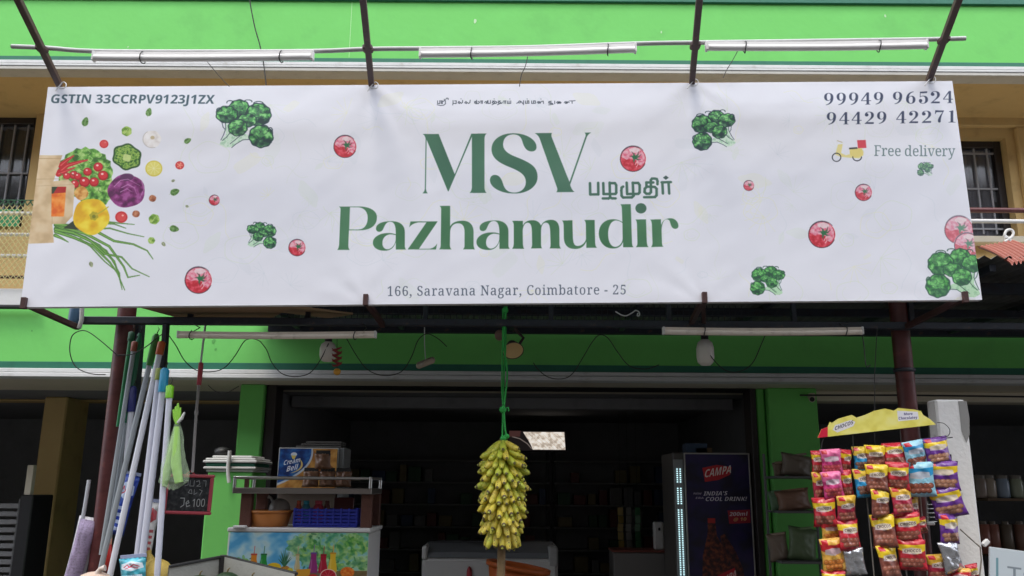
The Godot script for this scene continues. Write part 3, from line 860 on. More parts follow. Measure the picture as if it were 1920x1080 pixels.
func print_cooler() -> Image:
	# 120 x 250 units: a dark blue poster on the cooler's door
	var k := sheet_ink(360, 750, rgb8(24, 20, 58), 120, 250)
	k.poly([[0, 0], [120, 0], [120, 250], [0, 250]], Color.WHITE, 1.0, mix_inks(k, [rgb8(26, 18, 50), rgb8(30, 24, 74), rgb8(44, 26, 86)], 0.006, 41))
	k.poly([[32, 26], [60, 20], [88, 24], [84, 38], [62, 48], [36, 52]], rgb8(206, 34, 44))
	k.write("CAMPA", false, true, Vector2(35, 44), Vector2(86, 35), 15, rgb8(244, 230, 222), 1.0, 0.25)
	k.write("INDIA'S", false, true, Vector2(32, 77), Vector2(76, 76), 7.5, rgb8(232, 226, 236), 1.0, 0.3)
	k.write("COOL DRINK!", false, true, Vector2(35, 87), Vector2(112, 86), 7.5, rgb8(232, 226, 236), 1.0, 0.3)
	k.write("NEW", false, true, Vector2(13, 75), Vector2(28, 75), 3.5, rgb8(200, 190, 210), 1.0, 0.3)
	k.write("ERA", false, true, Vector2(17, 83), Vector2(32, 83), 3.5, rgb8(200, 190, 210), 1.0, 0.3)
	k.poly([[76, 104], [118, 102], [118, 126], [78, 128]], rgb8(170, 30, 50))
	k.write("200ml", false, true, Vector2(79, 114), Vector2(112, 113), 7, rgb8(230, 220, 226), 1.0, 0.2)
	k.write("@ 10", false, true, Vector2(86, 123), Vector2(110, 122), 6, rgb8(230, 190, 120), 1.0, 0.2)
	var brown := mix_inks(k, [rgb8(48, 14, 16), rgb8(92, 34, 24), rgb8(140, 66, 36)], 0.03, 42)
	k.poly([[38, 124], [52, 124], [54, 150], [72, 184], [76, 250], [22, 250], [26, 184], [36, 150]], Color.WHITE, 1.0, brown)
	k.poly([[60, 150], [68, 146], [88, 178], [100, 210], [104, 250], [74, 250]], Color.WHITE, 0.85, brown)
	k.poly([[38, 118], [52, 118], [52, 127], [38, 127]], rgb8(190, 44, 40))
	k.poly([[40, 226], [84, 206], [90, 236], [46, 250]], rgb8(206, 34, 50))
	k.write("CAMPA", false, true, Vector2(44, 244), Vector2(86, 222), 13, rgb8(246, 220, 214), 1.0, 0.2)
	return k.image()

func print_icecream() -> Image:
	# 112 x 78 units
	var k := sheet_ink(448, 312, rgb8(190, 128, 58), 112, 78)
	k.poly([[0, 0], [112, 0], [112, 78], [0, 78]], Color.WHITE, 1.0, mix_inks(k, [rgb8(170, 112, 52), rgb8(198, 140, 66), rgb8(214, 160, 84)], 0.012, 51))
	k.path("M 0,0 L 64,0 C 70,26 50,50 0,70 Z", Vector2.ZERO, 1.0, rgb8(196, 208, 220))
	k.path("M 0,0 L 61,0 C 66,25 46,47 0,66 Z", Vector2.ZERO, 1.0, rgb8(24, 70, 140), mix_inks(k, [rgb8(14, 44, 104), rgb8(24, 74, 146), rgb8(48, 110, 176)], 0.01, 52))
	k.path("M 40,20 C 54,30 46,44 22,47 C 40,42 48,34 40,20 Z", Vector2.ZERO, 1.0, rgb8(232, 206, 120))
	k.oval(Vector2(28, 11), 6, 4, rgb8(220, 228, 236))
	k.poly([[23, 13], [33, 13], [30, 20], [26, 20]], rgb8(236, 214, 110))
	k.write("Cream", false, true, Vector2(9, 32), Vector2(40, 25.5), 9.5, rgb8(240, 242, 246), 1.0, 0.2)
	k.write("Bell", false, true, Vector2(16, 44), Vector2(36, 39.5), 10.5, rgb8(240, 242, 246), 1.0, 0.2)
	k.oval(Vector2(90, 40), 16, 14, rgb8(120, 62, 30), 0.7, 0.0, 0.08, 5.0)
	return k.image()

func print_slate() -> Image:
	var k := sheet_ink(360, 264, rgb8(34, 36, 38), 90, 66)
	k.poly([[0, 0], [90, 0], [90, 66], [0, 66]], Color.WHITE, 1.0, mix_inks(k, [rgb8(24, 26, 28), rgb8(36, 38, 40), rgb8(58, 60, 62)], 0.02, 61))
	var chalk := rgb8(188, 190, 188)
	for l in [[[34, 12], [36, 8], [42, 8], [42, 16], [36, 18]], [[46, 8], [46, 18], [54, 18], [54, 8]], [[58, 10], [64, 8], [66, 14], [60, 18], [68, 18]], [[72, 8], [78, 8], [78, 18]], [[48, 24], [44, 30], [52, 32], [50, 24]], [[56, 24], [56, 33], [62, 30]], [[66, 24], [72, 26], [68, 34]]]:
		k.stroke(l, 1.1, chalk, 0.7)
	k.stroke([[30, 40], [38, 40], [38, 52], [32, 56]], 1.6, chalk, 0.8)
	k.stroke([[42, 50], [48, 48], [46, 44], [42, 48], [44, 55], [50, 53]], 1.6, chalk, 0.8)
	k.write("100", false, false, Vector2(55, 55), Vector2(80, 54), 14, chalk, 0.85)
	return k.image()

# snack packets, 40 x 50 units: two-tone crimped wrappers, some with the product's name
func print_packet(top: Color, low: Color, blob: Color, word: String, ink: Color, seed_: int) -> Image:
	var k := sheet_ink(160, 200, low, 40, 50)
	k.poly([[0, 0], [40, 0], [40, 50], [0, 50]], Color.WHITE, 1.0, mix_inks(k, [low.darkened(0.18), low, low.lightened(0.12)], 0.02, seed_))
	k.poly([[0, 0], [40, 0], [40, 18], [28, 24], [14, 22], [0, 17]], top)
	if seed_ % 2:
		k.poly([[0, 0], [40, 0], [40, 8], [22, 9.5], [0, 8]], low.lightened(0.05))
	k.poly([[6, 16], [20, 13.5], [34, 15], [35, 22], [22, 24.5], [6, 23]], rgb8(214, 204, 208), 0.85)
	if word:
		k.write(word, false, true, Vector2(9, 21.5), Vector2(33, 20), 4.6, ink, 1.0, 0.1)
	k.poly([[3, 2], [13, 2], [13, 9], [3, 9]], rgb8(200, 30, 44))
	for i in 9:
		var c := Vector2(6 + (i % 5) * 7 + (i / 5) * 3, 34 + (i / 5) * 7)
		k.oval(c, 4.6, 4.0, blob.darkened(0.25))
		k.oval(c + Vector2(-0.6, -0.8), 3.6, 3.0, blob, 0.95)
		k.oval(c + Vector2(-1.2, -1.6), 1.4, 1.0, blob.lightened(0.4), 0.7)
	for y in [0.0, 48.0]:
		for i in 20:
			k.stroke([[i * 2.0 + 0.5, y], [i * 2.0 + 0.5, y + 2.0]], 0.6, rgb8(230, 226, 226), 0.35)
	return k.image()

func print_pouch(ground: Color, bands: Color, word_col: Color, seed_: int) -> Image:
	var k := sheet_ink(160, 320, ground, 40, 80)
	k.poly([[0, 0], [40, 0], [40, 80], [0, 80]], Color.WHITE, 1.0, mix_inks(k, [ground.darkened(0.25), ground, ground.lightened(0.2)], 0.012, seed_))
	k.poly([[4, 14], [20, 8], [36, 14], [38, 26], [20, 32], [3, 26]], bands, 0.9)
	for l in [[[8, 22], [14, 16], [18, 22], [24, 16], [32, 22]], [[10, 26], [20, 22], [30, 26]]]:
		k.stroke(l, 2.0, word_col, 0.9)
	for i in 4:
		k.poly([[4 + i, 42 + i * 9], [36, 42 + i * 9], [36, 46.5 + i * 9], [4 + i, 46.5 + i * 9]], bands, 0.85)
	return k.image()

# ---------------------------------------------------------------- the place
func _ready() -> void:
	rng.seed = 20240
	# camera
	var cam := Camera3D.new()
	cam.name = "camera"
	cam.position = EYE
	cam.rotation_degrees = Vector3(PITCH, 0, ROLL)
	cam.fov = rad_to_deg(2.0 * atan(540.0 / FOCAL))
	cam.near = 0.05
	cam.far = 400.0
	add_child(cam)
	cam_basis = cam.transform.basis
	# overcast daylight
	var env := Environment.new()
	env.background_mode = Environment.BG_SKY
	var sky := Sky.new()
	var sm := ProceduralSkyMaterial.new()
	sm.sky_top_color = Color(0.93, 0.945, 0.985)
	sm.sky_horizon_color = Color(0.62, 0.64, 0.68)
	sm.sky_curve = 0.6
	sm.ground_bottom_color = Color(0.2, 0.19, 0.18)
	sm.ground_horizon_color = Color(0.45, 0.44, 0.43)
	sm.sky_energy_multiplier = 1.6
	sky.sky_material = sm
	env.sky = sky
	env.tonemap_mode = Environment.TONE_MAPPER_LINEAR
	env.tonemap_exposure = 1.5
	env.sdfgi_enabled = true
	env.ssao_enabled = true
	env.ssil_enabled = true
	var we := WorldEnvironment.new()
	we.name = "environment"
	we.environment = env
	add_child(we)
	var sun := DirectionalLight3D.new()
	sun.name = "sun"
	sun.light_energy = 0.4
	sun.light_angular_distance = 20.0
	sun.light_color = Color(1.0, 0.97, 0.92)
	sun.shadow_enabled = true
	sun.rotation_degrees = Vector3(-64, -25, 0)
	add_child(sun)

	banner_plane()
	make_materials()
	make_ground()
	make_street()
	make_building()
	make_interior()
	make_canopy()
	make_banner()
	make_lamps()
	make_wires()
	make_bananas()
	make_mops()
	make_counter()
	make_cooler()
	make_pier()
	make_snacks()
	make_left_goods()
	make_right_goods()

func make_materials() -> void:
	bump_fine = noise_tex(0.06, 512, 2, [], 5)
	bump_coarse = noise_tex(0.01, 512, 3, [], 5)
	M.green = mottled(0.16, 0.565, 0.122, 0.75, 0.11, 0.3, 11, 0.1)
	M.dark_green = mottled(0.018, 0.15, 0.09, 0.55, 0.16, 0.6, 12, 0.1)
	M.white = mottled(0.64, 0.64, 0.63, 0.6, 0.09, 0.6, 13, 0.1, rgb8(150, 140, 126, 0.5))
	M.grey_edge = mottled(0.5, 0.48, 0.43, 0.7, 0.14, 0.8, 14, 0.12)
	M.ochre = mottled(0.56, 0.39, 0.165, 0.75, 0.08, 0.5, 15, 0.15, rgb8(150, 118, 70, 0.4))
	M.cream = mottled(0.62, 0.56, 0.44, 0.7, 0.08, 0.5, 16, 0.1)
	M.asphalt = mottled(0.06, 0.058, 0.056, 0.9, 0.3, 0.8, 17, 0.6)
	M.paving = mottled(0.085, 0.08, 0.074, 0.85, 0.2, 0.7, 18, 0.4)
	M.brown_steel = rust_steel(0.055, 0.022, 0.02, 19)
	M.maroon = rust_steel(0.1, 0.025, 0.024, 20, 0.45)
	M.navy_steel = rust_steel(0.02, 0.025, 0.036, 21)
	M.grey_wall = mottled(0.22, 0.22, 0.23, 0.85, 0.15, 0.5, 22)
	M.dark_frame = plain(0.018, 0.012, 0.011, 0.5)
	M.black = plain(0.012, 0.012, 0.013, 0.5)
	M.galv = mottled(0.42, 0.42, 0.41, 0.45, 0.15, 2.0, 23, 0.02)
	M.batten = mottled(0.78, 0.76, 0.74, 0.4, 0.05, 2.0, 24, 0.0)
	M.batten_old = mottled(0.8, 0.71, 0.61, 0.45, 0.08, 2.0, 25, 0.0, rgb8(140, 116, 90, 0.5))
	M.wire = plain(0.02, 0.018, 0.016, 0.6)
	M.wire_white = plain(0.6, 0.6, 0.6, 0.5)
	M.glass = pane(0.05, 0.055, 0.06, 0.3)
	M.steel = plain(0.55, 0.55, 0.54, 0.28, 1.0)
	M.red_tin = mottled(0.3, 0.085, 0.06, 0.6, 0.16, 1.4, 26, 0.05)
	M.tin = rust_steel(0.1, 0.1, 0.098, 27, 0.6)
	M.card = mottled(0.3, 0.19, 0.105, 0.85, 0.12, 1.4, 28, 0.1)
	M.white_paint = mottled(0.68, 0.67, 0.65, 0.6, 0.05, 1.0, 29, 0.05)
	M.yellow_mesh = plain(0.56, 0.5, 0.22, 0.5)
	M.rope = plain(0.03, 0.42, 0.07, 0.6)
	M.orange = plain(0.62, 0.14, 0.03, 0.45)
	M.house = mottled(0.1, 0.08, 0.065, 0.85, 0.2, 0.4, 30)
	M.house_glass = plain(0.1, 0.11, 0.12, 0.1)
	M.timber = mottled(0.13, 0.08, 0.045, 0.7, 0.25, 3.0, 31)
	M.rack_steel = plain(0.14, 0.14, 0.14, 0.5, 0.3)
	M.red = plain(0.5, 0.05, 0.06, 0.5)

func make_ground() -> void:
	setting("road", MB.new().quad(Vector3(-120, 0, -6.0), Vector3(120, 0, -6.0), Vector3(120, 0, 160), Vector3(-120, 0, 160)), M.asphalt)
	setting("ground", MB.new().quad(Vector3(-120, -0.02, -160), Vector3(120, -0.02, -160), Vector3(120, -0.02, -6.0), Vector3(-120, -0.02, -6.0)), M.paving, "bare ground around the building")
	setting("pavement", MB.new().span(Vector3(-12, -0.05, -7.5), Vector3(12, 0.15, -5.4), 0.01), M.paving)

# the row of houses across the street, behind the viewer: they shut off the low sky
func make_street() -> void:
	var row := [[-30.0, -13.2, 9.2, "grey three-storey house across the street"], [-12.8, -4.6, 9.6, "dull brown three-storey house across the street"], [-4.2, 5.2, 9.4, "dark brick-coloured three-storey house across the street"], [5.6, 14.0, 9.3, "tall grey house across the street"], [14.5, 32.0, 9.0, "weathered brown house across the street"]]
	var tones := [M.paving, M.house, M.house, M.paving, M.house]
	for i in row.size():
		var a: float = row[i][0]
		var b: float = row[i][1]
		var h: float = row[i][2]
		var z := 5.2
		var t := thing("facing_house", row[i][3], "house", Vector3((a + b) / 2, 0, z))
		part(t, "wall", MB.new(t.position).span(Vector3(a, 0, z), Vector3(b, h, z + 9)), tones[i])
		part(t, "parapet", MB.new(t.position).span(Vector3(a - 0.1, h, z - 0.3), Vector3(b + 0.1, h + 0.5, z + 9.1)), tones[(i + 2) % 5])
		var n := int((b - a) / 2.4)
		for k in n:
			var x := lerpf(a, b, (k + 0.5) / n)
			for y in [1.0, 4.0, 7.0]:
				part(t, "window", MB.new(t.position).span(Vector3(x - 0.55, y, z - 0.02), Vector3(x + 0.55, y + 1.3, z + 0.1)), M.house_glass)

func wall_holes(parent: Node3D, called: String, x0: float, x1: float, y0: float, y1: float, zf: float, zb: float, holes: Array, m: Material) -> void:
	var xs := [x0, x1]
	for h in holes:
		xs.append(h[0]); xs.append(h[1])
	xs.sort()
	var mb := MB.new()
	for i in xs.size() - 1:
		var a: float = xs[i]
		var b: float = xs[i + 1]
		if b - a < 0.001:
			continue
		var cuts := []
		for h in holes:
			if (a + b) / 2 > h[0] and (a + b) / 2 < h[1]:
				cuts.append(h)
		var y := y0
		for h in cuts:
			mb.span(Vector3(a, y, zb), Vector3(b, h[2], zf))
			y = h[3]
		mb.span(Vector3(a, y, zb), Vector3(b, y1, zf))
	part(parent, called, mb, m)

var soffit_low: float
var slab_top: float

func make_building() -> void:
	var b := thing("shop_building", "two-storey building with bright green fascias and ochre walls behind the banner", "building", Vector3.ZERO)
	var f := -FACE
	var xl := -9.0
	var xr := 9.0
	soffit_low = level(713)
	slab_top = level(547)
	# ---- upper slab edge
	part(b, "upper_fascia", MB.new().span(Vector3(xl, level(112), f), Vector3(xr, level(5), f - 0.15)), M.green)
	part(b, "coping_band", MB.new().span(Vector3(xl, level(5), f + 0.03), Vector3(xr, level(-12), f - 0.15), 0.005), M.dark_green)
	part(b, "parapet", MB.new().span(Vector3(xl, level(-12), f), Vector3(xr, level(-150), f - 0.15)), M.green)
	part(b, "fascia_stripe", MB.new().span(Vector3(xl, level(121), f + 0.006), Vector3(xr, level(111.5), f - 0.15), 0.002), M.dark_green)
	var c1 := level(120)
	var c2 := level(127)
	var c3 := level(132)
	var c4 := level(137.5)
	part(b, "cornice", MB.new().span(Vector3(xl, c2 + 0.004, f + 0.02), Vector3(xr, c1, f - 0.15), 0.004), M.white)
	part(b, "cornice", MB.new().span(Vector3(xl, c3 + 0.004, f + 0.028), Vector3(xr, c2 - 0.003, f - 0.15), 0.004), M.white)
	part(b, "drip_edge", MB.new().span(Vector3(xl, c4, f + 0.022), Vector3(xr, c3, f - 0.15), 0.003), M.grey_edge)
	part(b, "upper_soffit", MB.new().span(Vector3(xl, c4 + 0.01, f - 0.15), Vector3(xr, level(5), -8.7)), M.ochre)
	part(b, "roof", MB.new().span(Vector3(xl, level(5) + 0.002, f - 0.15), Vector3(xr, level(5) + 0.12, -16)), M.grey_wall)
	# ---- upper wall with two windows
	var wl_r := at(70, 213, 8.4)
	var wl_b := at(37, 425, 8.4)
	var wr_t := at(1885, 258, 8.4)
	var wr_b := at(1885, 446, 8.4)
	var hl := [wl_r.x - 1.3, wl_r.x, wl_b.y, wl_r.y]
	var hr := [wr_t.x - 1.25, wr_t.x, wr_b.y, wr_t.y]
	wall_holes(b, "upper_wall", xl, xr, slab_top - 0.4, c4 + 0.02, -8.4, -8.65, [hl, hr], M.ochre)
	upper_window(b, hr, true)
	upper_window(b, hl, false)
	part(b, "upper_room_wall", MB.new().span(Vector3(xl, slab_top, -11.0), Vector3(xr, c4, -11.1)), M.grey_wall)
	# surround of the right window
	var sy := at(1885, 214, 8.4).y
	var sx := wr_t.x + 0.2
	var sur := MB.new()
	sur.span(Vector3(hr[0] - 0.2, hr[3] + 0.1, -8.4), Vector3(sx, sy, -8.33), 0.012)
	sur.span(Vector3(wr_t.x + 0.09, hr[2] - 0.05, -8.4), Vector3(sx, hr[3] + 0.1, -8.335), 0.012)
	sur.span(Vector3(hr[0] - 0.2, hr[2] - 0.05, -8.4), Vector3(hr[0] - 0.09, hr[3] + 0.1, -8.335), 0.012)
	part(b, "window_surround", sur, M.ochre)
	part(b, "window_sill", MB.new().span(Vector3(hr[0] - 0.2, hr[2] - 0.09, -8.4), Vector3(wr_t.x + 1.4, hr[2] - 0.02, -8.26), 0.008), M.cream)
	# ---- balcony slab with its green face
	part(b, "balcony_upstand", MB.new().span(Vector3(xl, level(580), f - 0.002), Vector3(xr, slab_top, f - 0.12), 0.01), M.white)
	part(b, "lower_fascia", MB.new().span(Vector3(xl, level(684), f), Vector3(xr, level(580), f - 0.15)), M.green)
	part(b, "fascia_stripe", MB.new().span(Vector3(xl, level(697), f + 0.006), Vector3(xr, level(684), f - 0.15), 0.002), M.dark_green)
	part(b, "cornice", MB.new().span(Vector3(xl, level(704.5), f + 0.022), Vector3(xr, level(697), f - 0.15), 0.004), M.white)
	part(b, "cornice", MB.new().span(Vector3(xl, level(713), f + 0.03), Vector3(xr, level(705.3), f - 0.15), 0.004), M.white)
	part(b, "balcony_slab", MB.new().span(Vector3(xl, soffit_low + 0.02, f - 0.15), Vector3(xr, level(590), -8.65)), M.cream)
	# ---- ground floor: piers, lintels, soffit
	var pl0 := at(452, 712, 8.0).x
	var pl1 := at(497, 712, 8.0).x
	var pr0 := at(1425, 720, 8.0).x
	var pr1 := at(1530, 720, 8.0).x
	var s0 := soffit_low + 0.02
	part(b, "pilaster", MB.new().span(Vector3(pl0, 0.15, -8.0), Vector3(pl1, s0, -8.4), 0.01), M.green)
	part(b, "pilaster", MB.new().span(Vector3(pr0 + 0.07, 0.15, -8.0), Vector3(pr1, s0, -8.4), 0.01), M.green)
	part(b, "pilaster", MB.new().span(Vector3(pr0 - 0.02, 0.15, -8.08), Vector3(pr0 + 0.055, s0, -8.4), 0.008), M.green)
	part(b, "lintel", MB.new().span(Vector3(xl, level(758, 9.6), -9.6), Vector3(pl0 + 0.06, s0, -9.85), 0.01), M.ochre)
	part(b, "lintel", MB.new().span(Vector3(pr1, level(748, 8.2), -8.2), Vector3(xr, s0, -8.45), 0.01), M.cream)
	var cx0 := at(84, 745, 9.3).x
	var cx1 := at(127, 745, 9.3).x
	part(b, "column", MB.new().span(Vector3(cx0, 0.15, -9.3), Vector3(cx1, s0, -9.8), 0.015), M.ochre)
	part(b, "shutter_guide", MB.new().span(Vector3(pl1 + 0.005, 0.15, -8.06), Vector3(pl1 + 0.1, s0, -8.3), 0.005), M.dark_frame)
	part(b, "shutter_guide", MB.new().span(Vector3(pr0 - 0.085, 0.15, -8.06), Vector3(pr0 - 0.03, s0, -8.3), 0.005), M.dark_frame)
	part(b, "shutter_box", MB.new().span(Vector3(pl1 + 0.005, level(728, 8.1), -8.061), Vector3(pr0 - 0.03, s0, -8.38), 0.01), M.black)
	# rooms
	var zb := -12.6
	var rooms := MB.new()
	rooms.span(Vector3(xl, 0.15, zb), Vector3(xr, s0 + 0.3, zb - 0.2))
	rooms.span(Vector3(pl0 + 0.05, 0.15, -8.4), Vector3(pl1 - 0.03, s0, zb))
	rooms.span(Vector3(pr0 + 0.1, 0.15, -8.4), Vector3(pr1 - 0.05, s0, zb))
	rooms.span(Vector3(xl - 0.2, -0.02, f - 0.2), Vector3(xl, level(5), zb))
	rooms.span(Vector3(xr, -0.02, f - 0.2), Vector3(xr + 0.2, level(5), zb))
	part(b, "room_walls", rooms, M.grey_wall)
	part(b, "ceiling", MB.new().span(Vector3(xl, s0 + 0.001, -8.65), Vector3(xr, s0 + 0.14, zb)), M.grey_wall)
	part(b, "ceiling_beam", MB.new().span(Vector3(pl1, level(766, 9.0), -9.0), Vector3(pr0, s0 - 0.002, -9.25), 0.01), M.grey_wall)
	part(b, "floor", MB.new().span(Vector3(xl, -0.02, -7.5), Vector3(xr, 0.15, zb)), M.paving)
	part(b, "hook_rail", MB.new().tube(line_at([[222, 133], [230, 131], [360, 134], [498, 137]], FACE + 0.05), 0.008, 5), M.brown_steel)
	# first-floor side: drops of paint and a cable down the fascia
	part(b, "cable", MB.new().tube(curve(line_at([[468, -5], [470, 12], [478, 52], [486, 80], [493, 112], [497, 140], [499, 160]], FACE - 0.09)), 0.006, 5), M.wire)
	part(b, "plaster_joint", MB.new().span(Vector3(at(657, 60, FACE).x - 0.003, level(110), -FACE + 0.0015), Vector3(at(657, 60, FACE).x + 0.003, level(6), -FACE - 0.01)), plain(0.4, 0.7, 0.32, 0.8))
	for q in [[891, 40, 0.016, 0.03], [1660, 30, 0.01, 0.02], [240, 88, 0.012, 0.01], [1240, 60, 0.008, 0.02], [400, 640, 0.02, 0.03], [404, 655, 0.012, 0.02], [60, 620, 0.008, 0.012]]:
		var chip := PackedVector2Array()
		for j in 9:
			var an := TAU * j / 9.0
			chip.append(Vector2(cos(an) * q[2], sin(an) * q[3]) * rng.randf_range(0.5, 1.0))
		part(b, "paint_chip", MB.new().prism(at(q[0], q[1], FACE - 0.002), chip, 0.0015), plain(0.5, 0.7, 0.42, 0.8) if q[1] < 200 else plain(0.1, 0.36, 0.08, 0.8))
	# balcony railings
	rail_left()
	rail_right()
	part(b, "torn_tarpaulin_edge", MB.new().box(at(20, 575.5, 7.33), Vector3(0.5, 0.035, 0.05), 0.01), M.black)

func upper_window(b: Node3D, h: Array, right: bool) -> void:
	var w := Node3D.new()
	w.name = "window"
	b.add_child(w, true)
	var z := -8.5
	var t := 0.075
	var fr := MB.new()
	fr.span(Vector3(h[0], h[2], z), Vector3(h[0] + t, h[3], z - 0.08), 0.006)
	fr.span(Vector3(h[1] - t, h[2], z), Vector3(h[1], h[3], z - 0.08), 0.006)
	fr.span(Vector3(h[0] + t, h[3] - t, z), Vector3(h[1] - t, h[3], z - 0.08), 0.006)
	fr.span(Vector3(h[0] + t, h[2], z), Vector3(h[1] - t, h[2] + t * 0.7, z - 0.08), 0.006)
	fr.span(Vector3((h[0] + h[1]) / 2 - 0.03, h[2] + t * 0.7, z - 0.01), Vector3((h[0] + h[1]) / 2 + 0.03, h[3] - t, z - 0.07), 0.004)
	part(w, "frame", fr, M.dark_frame)
	part(w, "pane", MB.new().span(Vector3(h[0] + t, h[2] + t * 0.7, z - 0.05), Vector3(h[1] - t, h[3] - t, z - 0.056)), M.glass)
	var n := 8
	var grille: Material = plain(0.3, 0.3, 0.32, 0.5)
	for i in n:
		var x: float = lerpf(h[0] + t, h[1] - t, (i + 0.5) / n)
		part(w, "grille_bar", MB.new().span(Vector3(x - 0.008, h[2] + t, z - 0.02), Vector3(x + 0.008, h[3] - t, z - 0.036)), grille)
	for y in ([0.12, 0.52, 0.88] if right else [0.5]):
		part(w, "grille_bar", MB.new().span(Vector3(h[0] + t, lerpf(h[2], h[3], y) - 0.009, z - 0.019), Vector3(h[1] - t, lerpf(h[2], h[3], y) + 0.009, z - 0.037)), grille)
	var cu := MB.new()
	cu.st.set_smooth_group(1)
	var x0: float = h[0] + t
	var x1: float = h[1] - t
	var y1: float = h[3] - t
	for i in 60:
		var a := lerpf(x0, x1, i / 60.0)
		var c := lerpf(x0, x1, (i + 1) / 60.0)
		var za := z - 0.16 + 0.025 * sin(i * 1.1)
		var zc := z - 0.16 + 0.025 * sin((i + 1) * 1.1)
		cu.tri(Vector3(a, h[2], za), Vector3(a, y1, za), Vector3(c, y1, zc))
		cu.tri(Vector3(a, h[2], za), Vector3(c, y1, zc), Vector3(c, h[2], zc))
	part(w, "curtain", cu, plain(0.5, 0.48, 0.55, 0.85) if right else plain(0.12, 0.13, 0.13, 0.8))
	if not right:
		part(w, "green_board", MB.new().span(Vector3(h[0], h[2] - 0.01, -8.36), Vector3(h[1] - 0.01, at(37, 394, 8.4).y, -8.38), 0.004), plain(0.04, 0.3, 0.12, 0.6))

func rail_left() -> void:
	var r := thing("balcony_railing", "white railing with yellow diamond wire mesh on the balcony", "railing", at(30, 540, FACE))
	var x0 := -6.2
	var x1 := at(330, 400, 7.36).x
	var o := r.position
	for y in [[398.0, 0.018], [438.0, 0.018], [478.0, 0.018]]:
		part(r, "rail", MB.new(o).tube([Vector3(x0, level(y[0] + 6, 7.36), -7.4), Vector3(x1, level(y[0] + 6, 7.36), -7.4)], y[1], 8), M.white_paint)
	part(r, "rail", MB.new(o).tube([Vector3(x0, level(524, 7.36), -7.4), Vector3(x1, level(524, 7.36), -7.4)], 0.014, 8), M.brown_steel)
	for x in [-5.4, -4.3, x1]:
		part(r, "post", MB.new(o).tube([Vector3(x, slab_top - 0.01, -7.42), Vector3(x, level(380, 7.36), -7.42)], 0.016, 8), M.white_paint)
	# diamond mesh
	var mesh := MB.new(o)
	var yb := slab_top + 0.01
	var yt := level(388, 7.36)
	var hh := yt - yb
	var step := 0.05
	var x := -5.2 - hh
	while x < x1:
		for s in [1.0, -1.0]:
			var a := Vector3(x if s > 0 else x + hh * 0.8, yb, -7.375)
			var c := Vector3(x + hh * 0.8 if s > 0 else x, yt, -7.375)
			mesh.bar(a, c, 0.006, 0.004)
		x += step
	part(r, "wire_mesh", mesh, M.yellow_mesh, "stuff")
	var sel := MB.new(o)
	for i in 60:
		var xa := -5.2 + i * 0.05
		if xa < x1:
			sel.bar(Vector3(xa, yt - 0.015, -7.37), Vector3(xa + 0.035, yt + 0.035, -7.37), 0.008, 0.008)
			sel.bar(Vector3(xa + 0.05, yt - 0.015, -7.37), Vector3(xa + 0.015, yt + 0.035, -7.37), 0.008, 0.008)
	sel.bar(Vector3(-5.2, yt + 0.035, -7.37), Vector3(x1, yt + 0.035, -7.37), 0.007, 0.007)
	part(r, "green_selvedge", sel, plain(0.02, 0.09, 0.04, 0.7), "stuff")

func rail_right() -> void:
	var r := thing("balcony_railing", "brown handrail over a white rail with a scroll beside the red tin roof", "railing", at(1880, 480, FACE))
	var o := r.position
	var x0 := at(1700, 395, FACE).x
	part(r, "handrail", MB.new(o).tube([Vector3(x0, level(388), -7.4), Vector3(6.0, level(388), -7.4)], 0.024, 10), M.maroon)
	part(r, "rail", MB.new(o).tube([Vector3(x0, level(408.5), -7.4), Vector3(6.0, level(408.5), -7.4)], 0.02, 8), M.white_paint)
	for x in [x0, 4.9, 5.9]:
		part(r, "post", MB.new(o).tube([Vector3(x, slab_top - 0.01, -7.43), Vector3(x, level(390), -7.43)], 0.015, 8), M.white_paint)
	var sc := []
	for p in [[1886, 447], [1884, 439], [1888, 432], [1896, 431], [1900, 437], [1897, 444], [1890, 449], [1884, 453]]:
		sc.append(at(p[0], p[1], 7.38))
	part(r, "scroll", MB.new(o).tube(curve(sc, 4), 0.013, 6), M.white_paint)
	part(r, "scroll", MB.new(o).tube(curve(line_at([[1882, 440], [1890, 447], [1900, 456], [1908, 462], [1918, 470]], 7.38), 4), 0.013, 6), M.white_paint)
	part(r, "rail", MB.new(o).tube([Vector3(x0, slab_top + 0.12, -7.4), Vector3(6.0, slab_top + 0.12, -7.4)], 0.016, 8), M.white_paint)

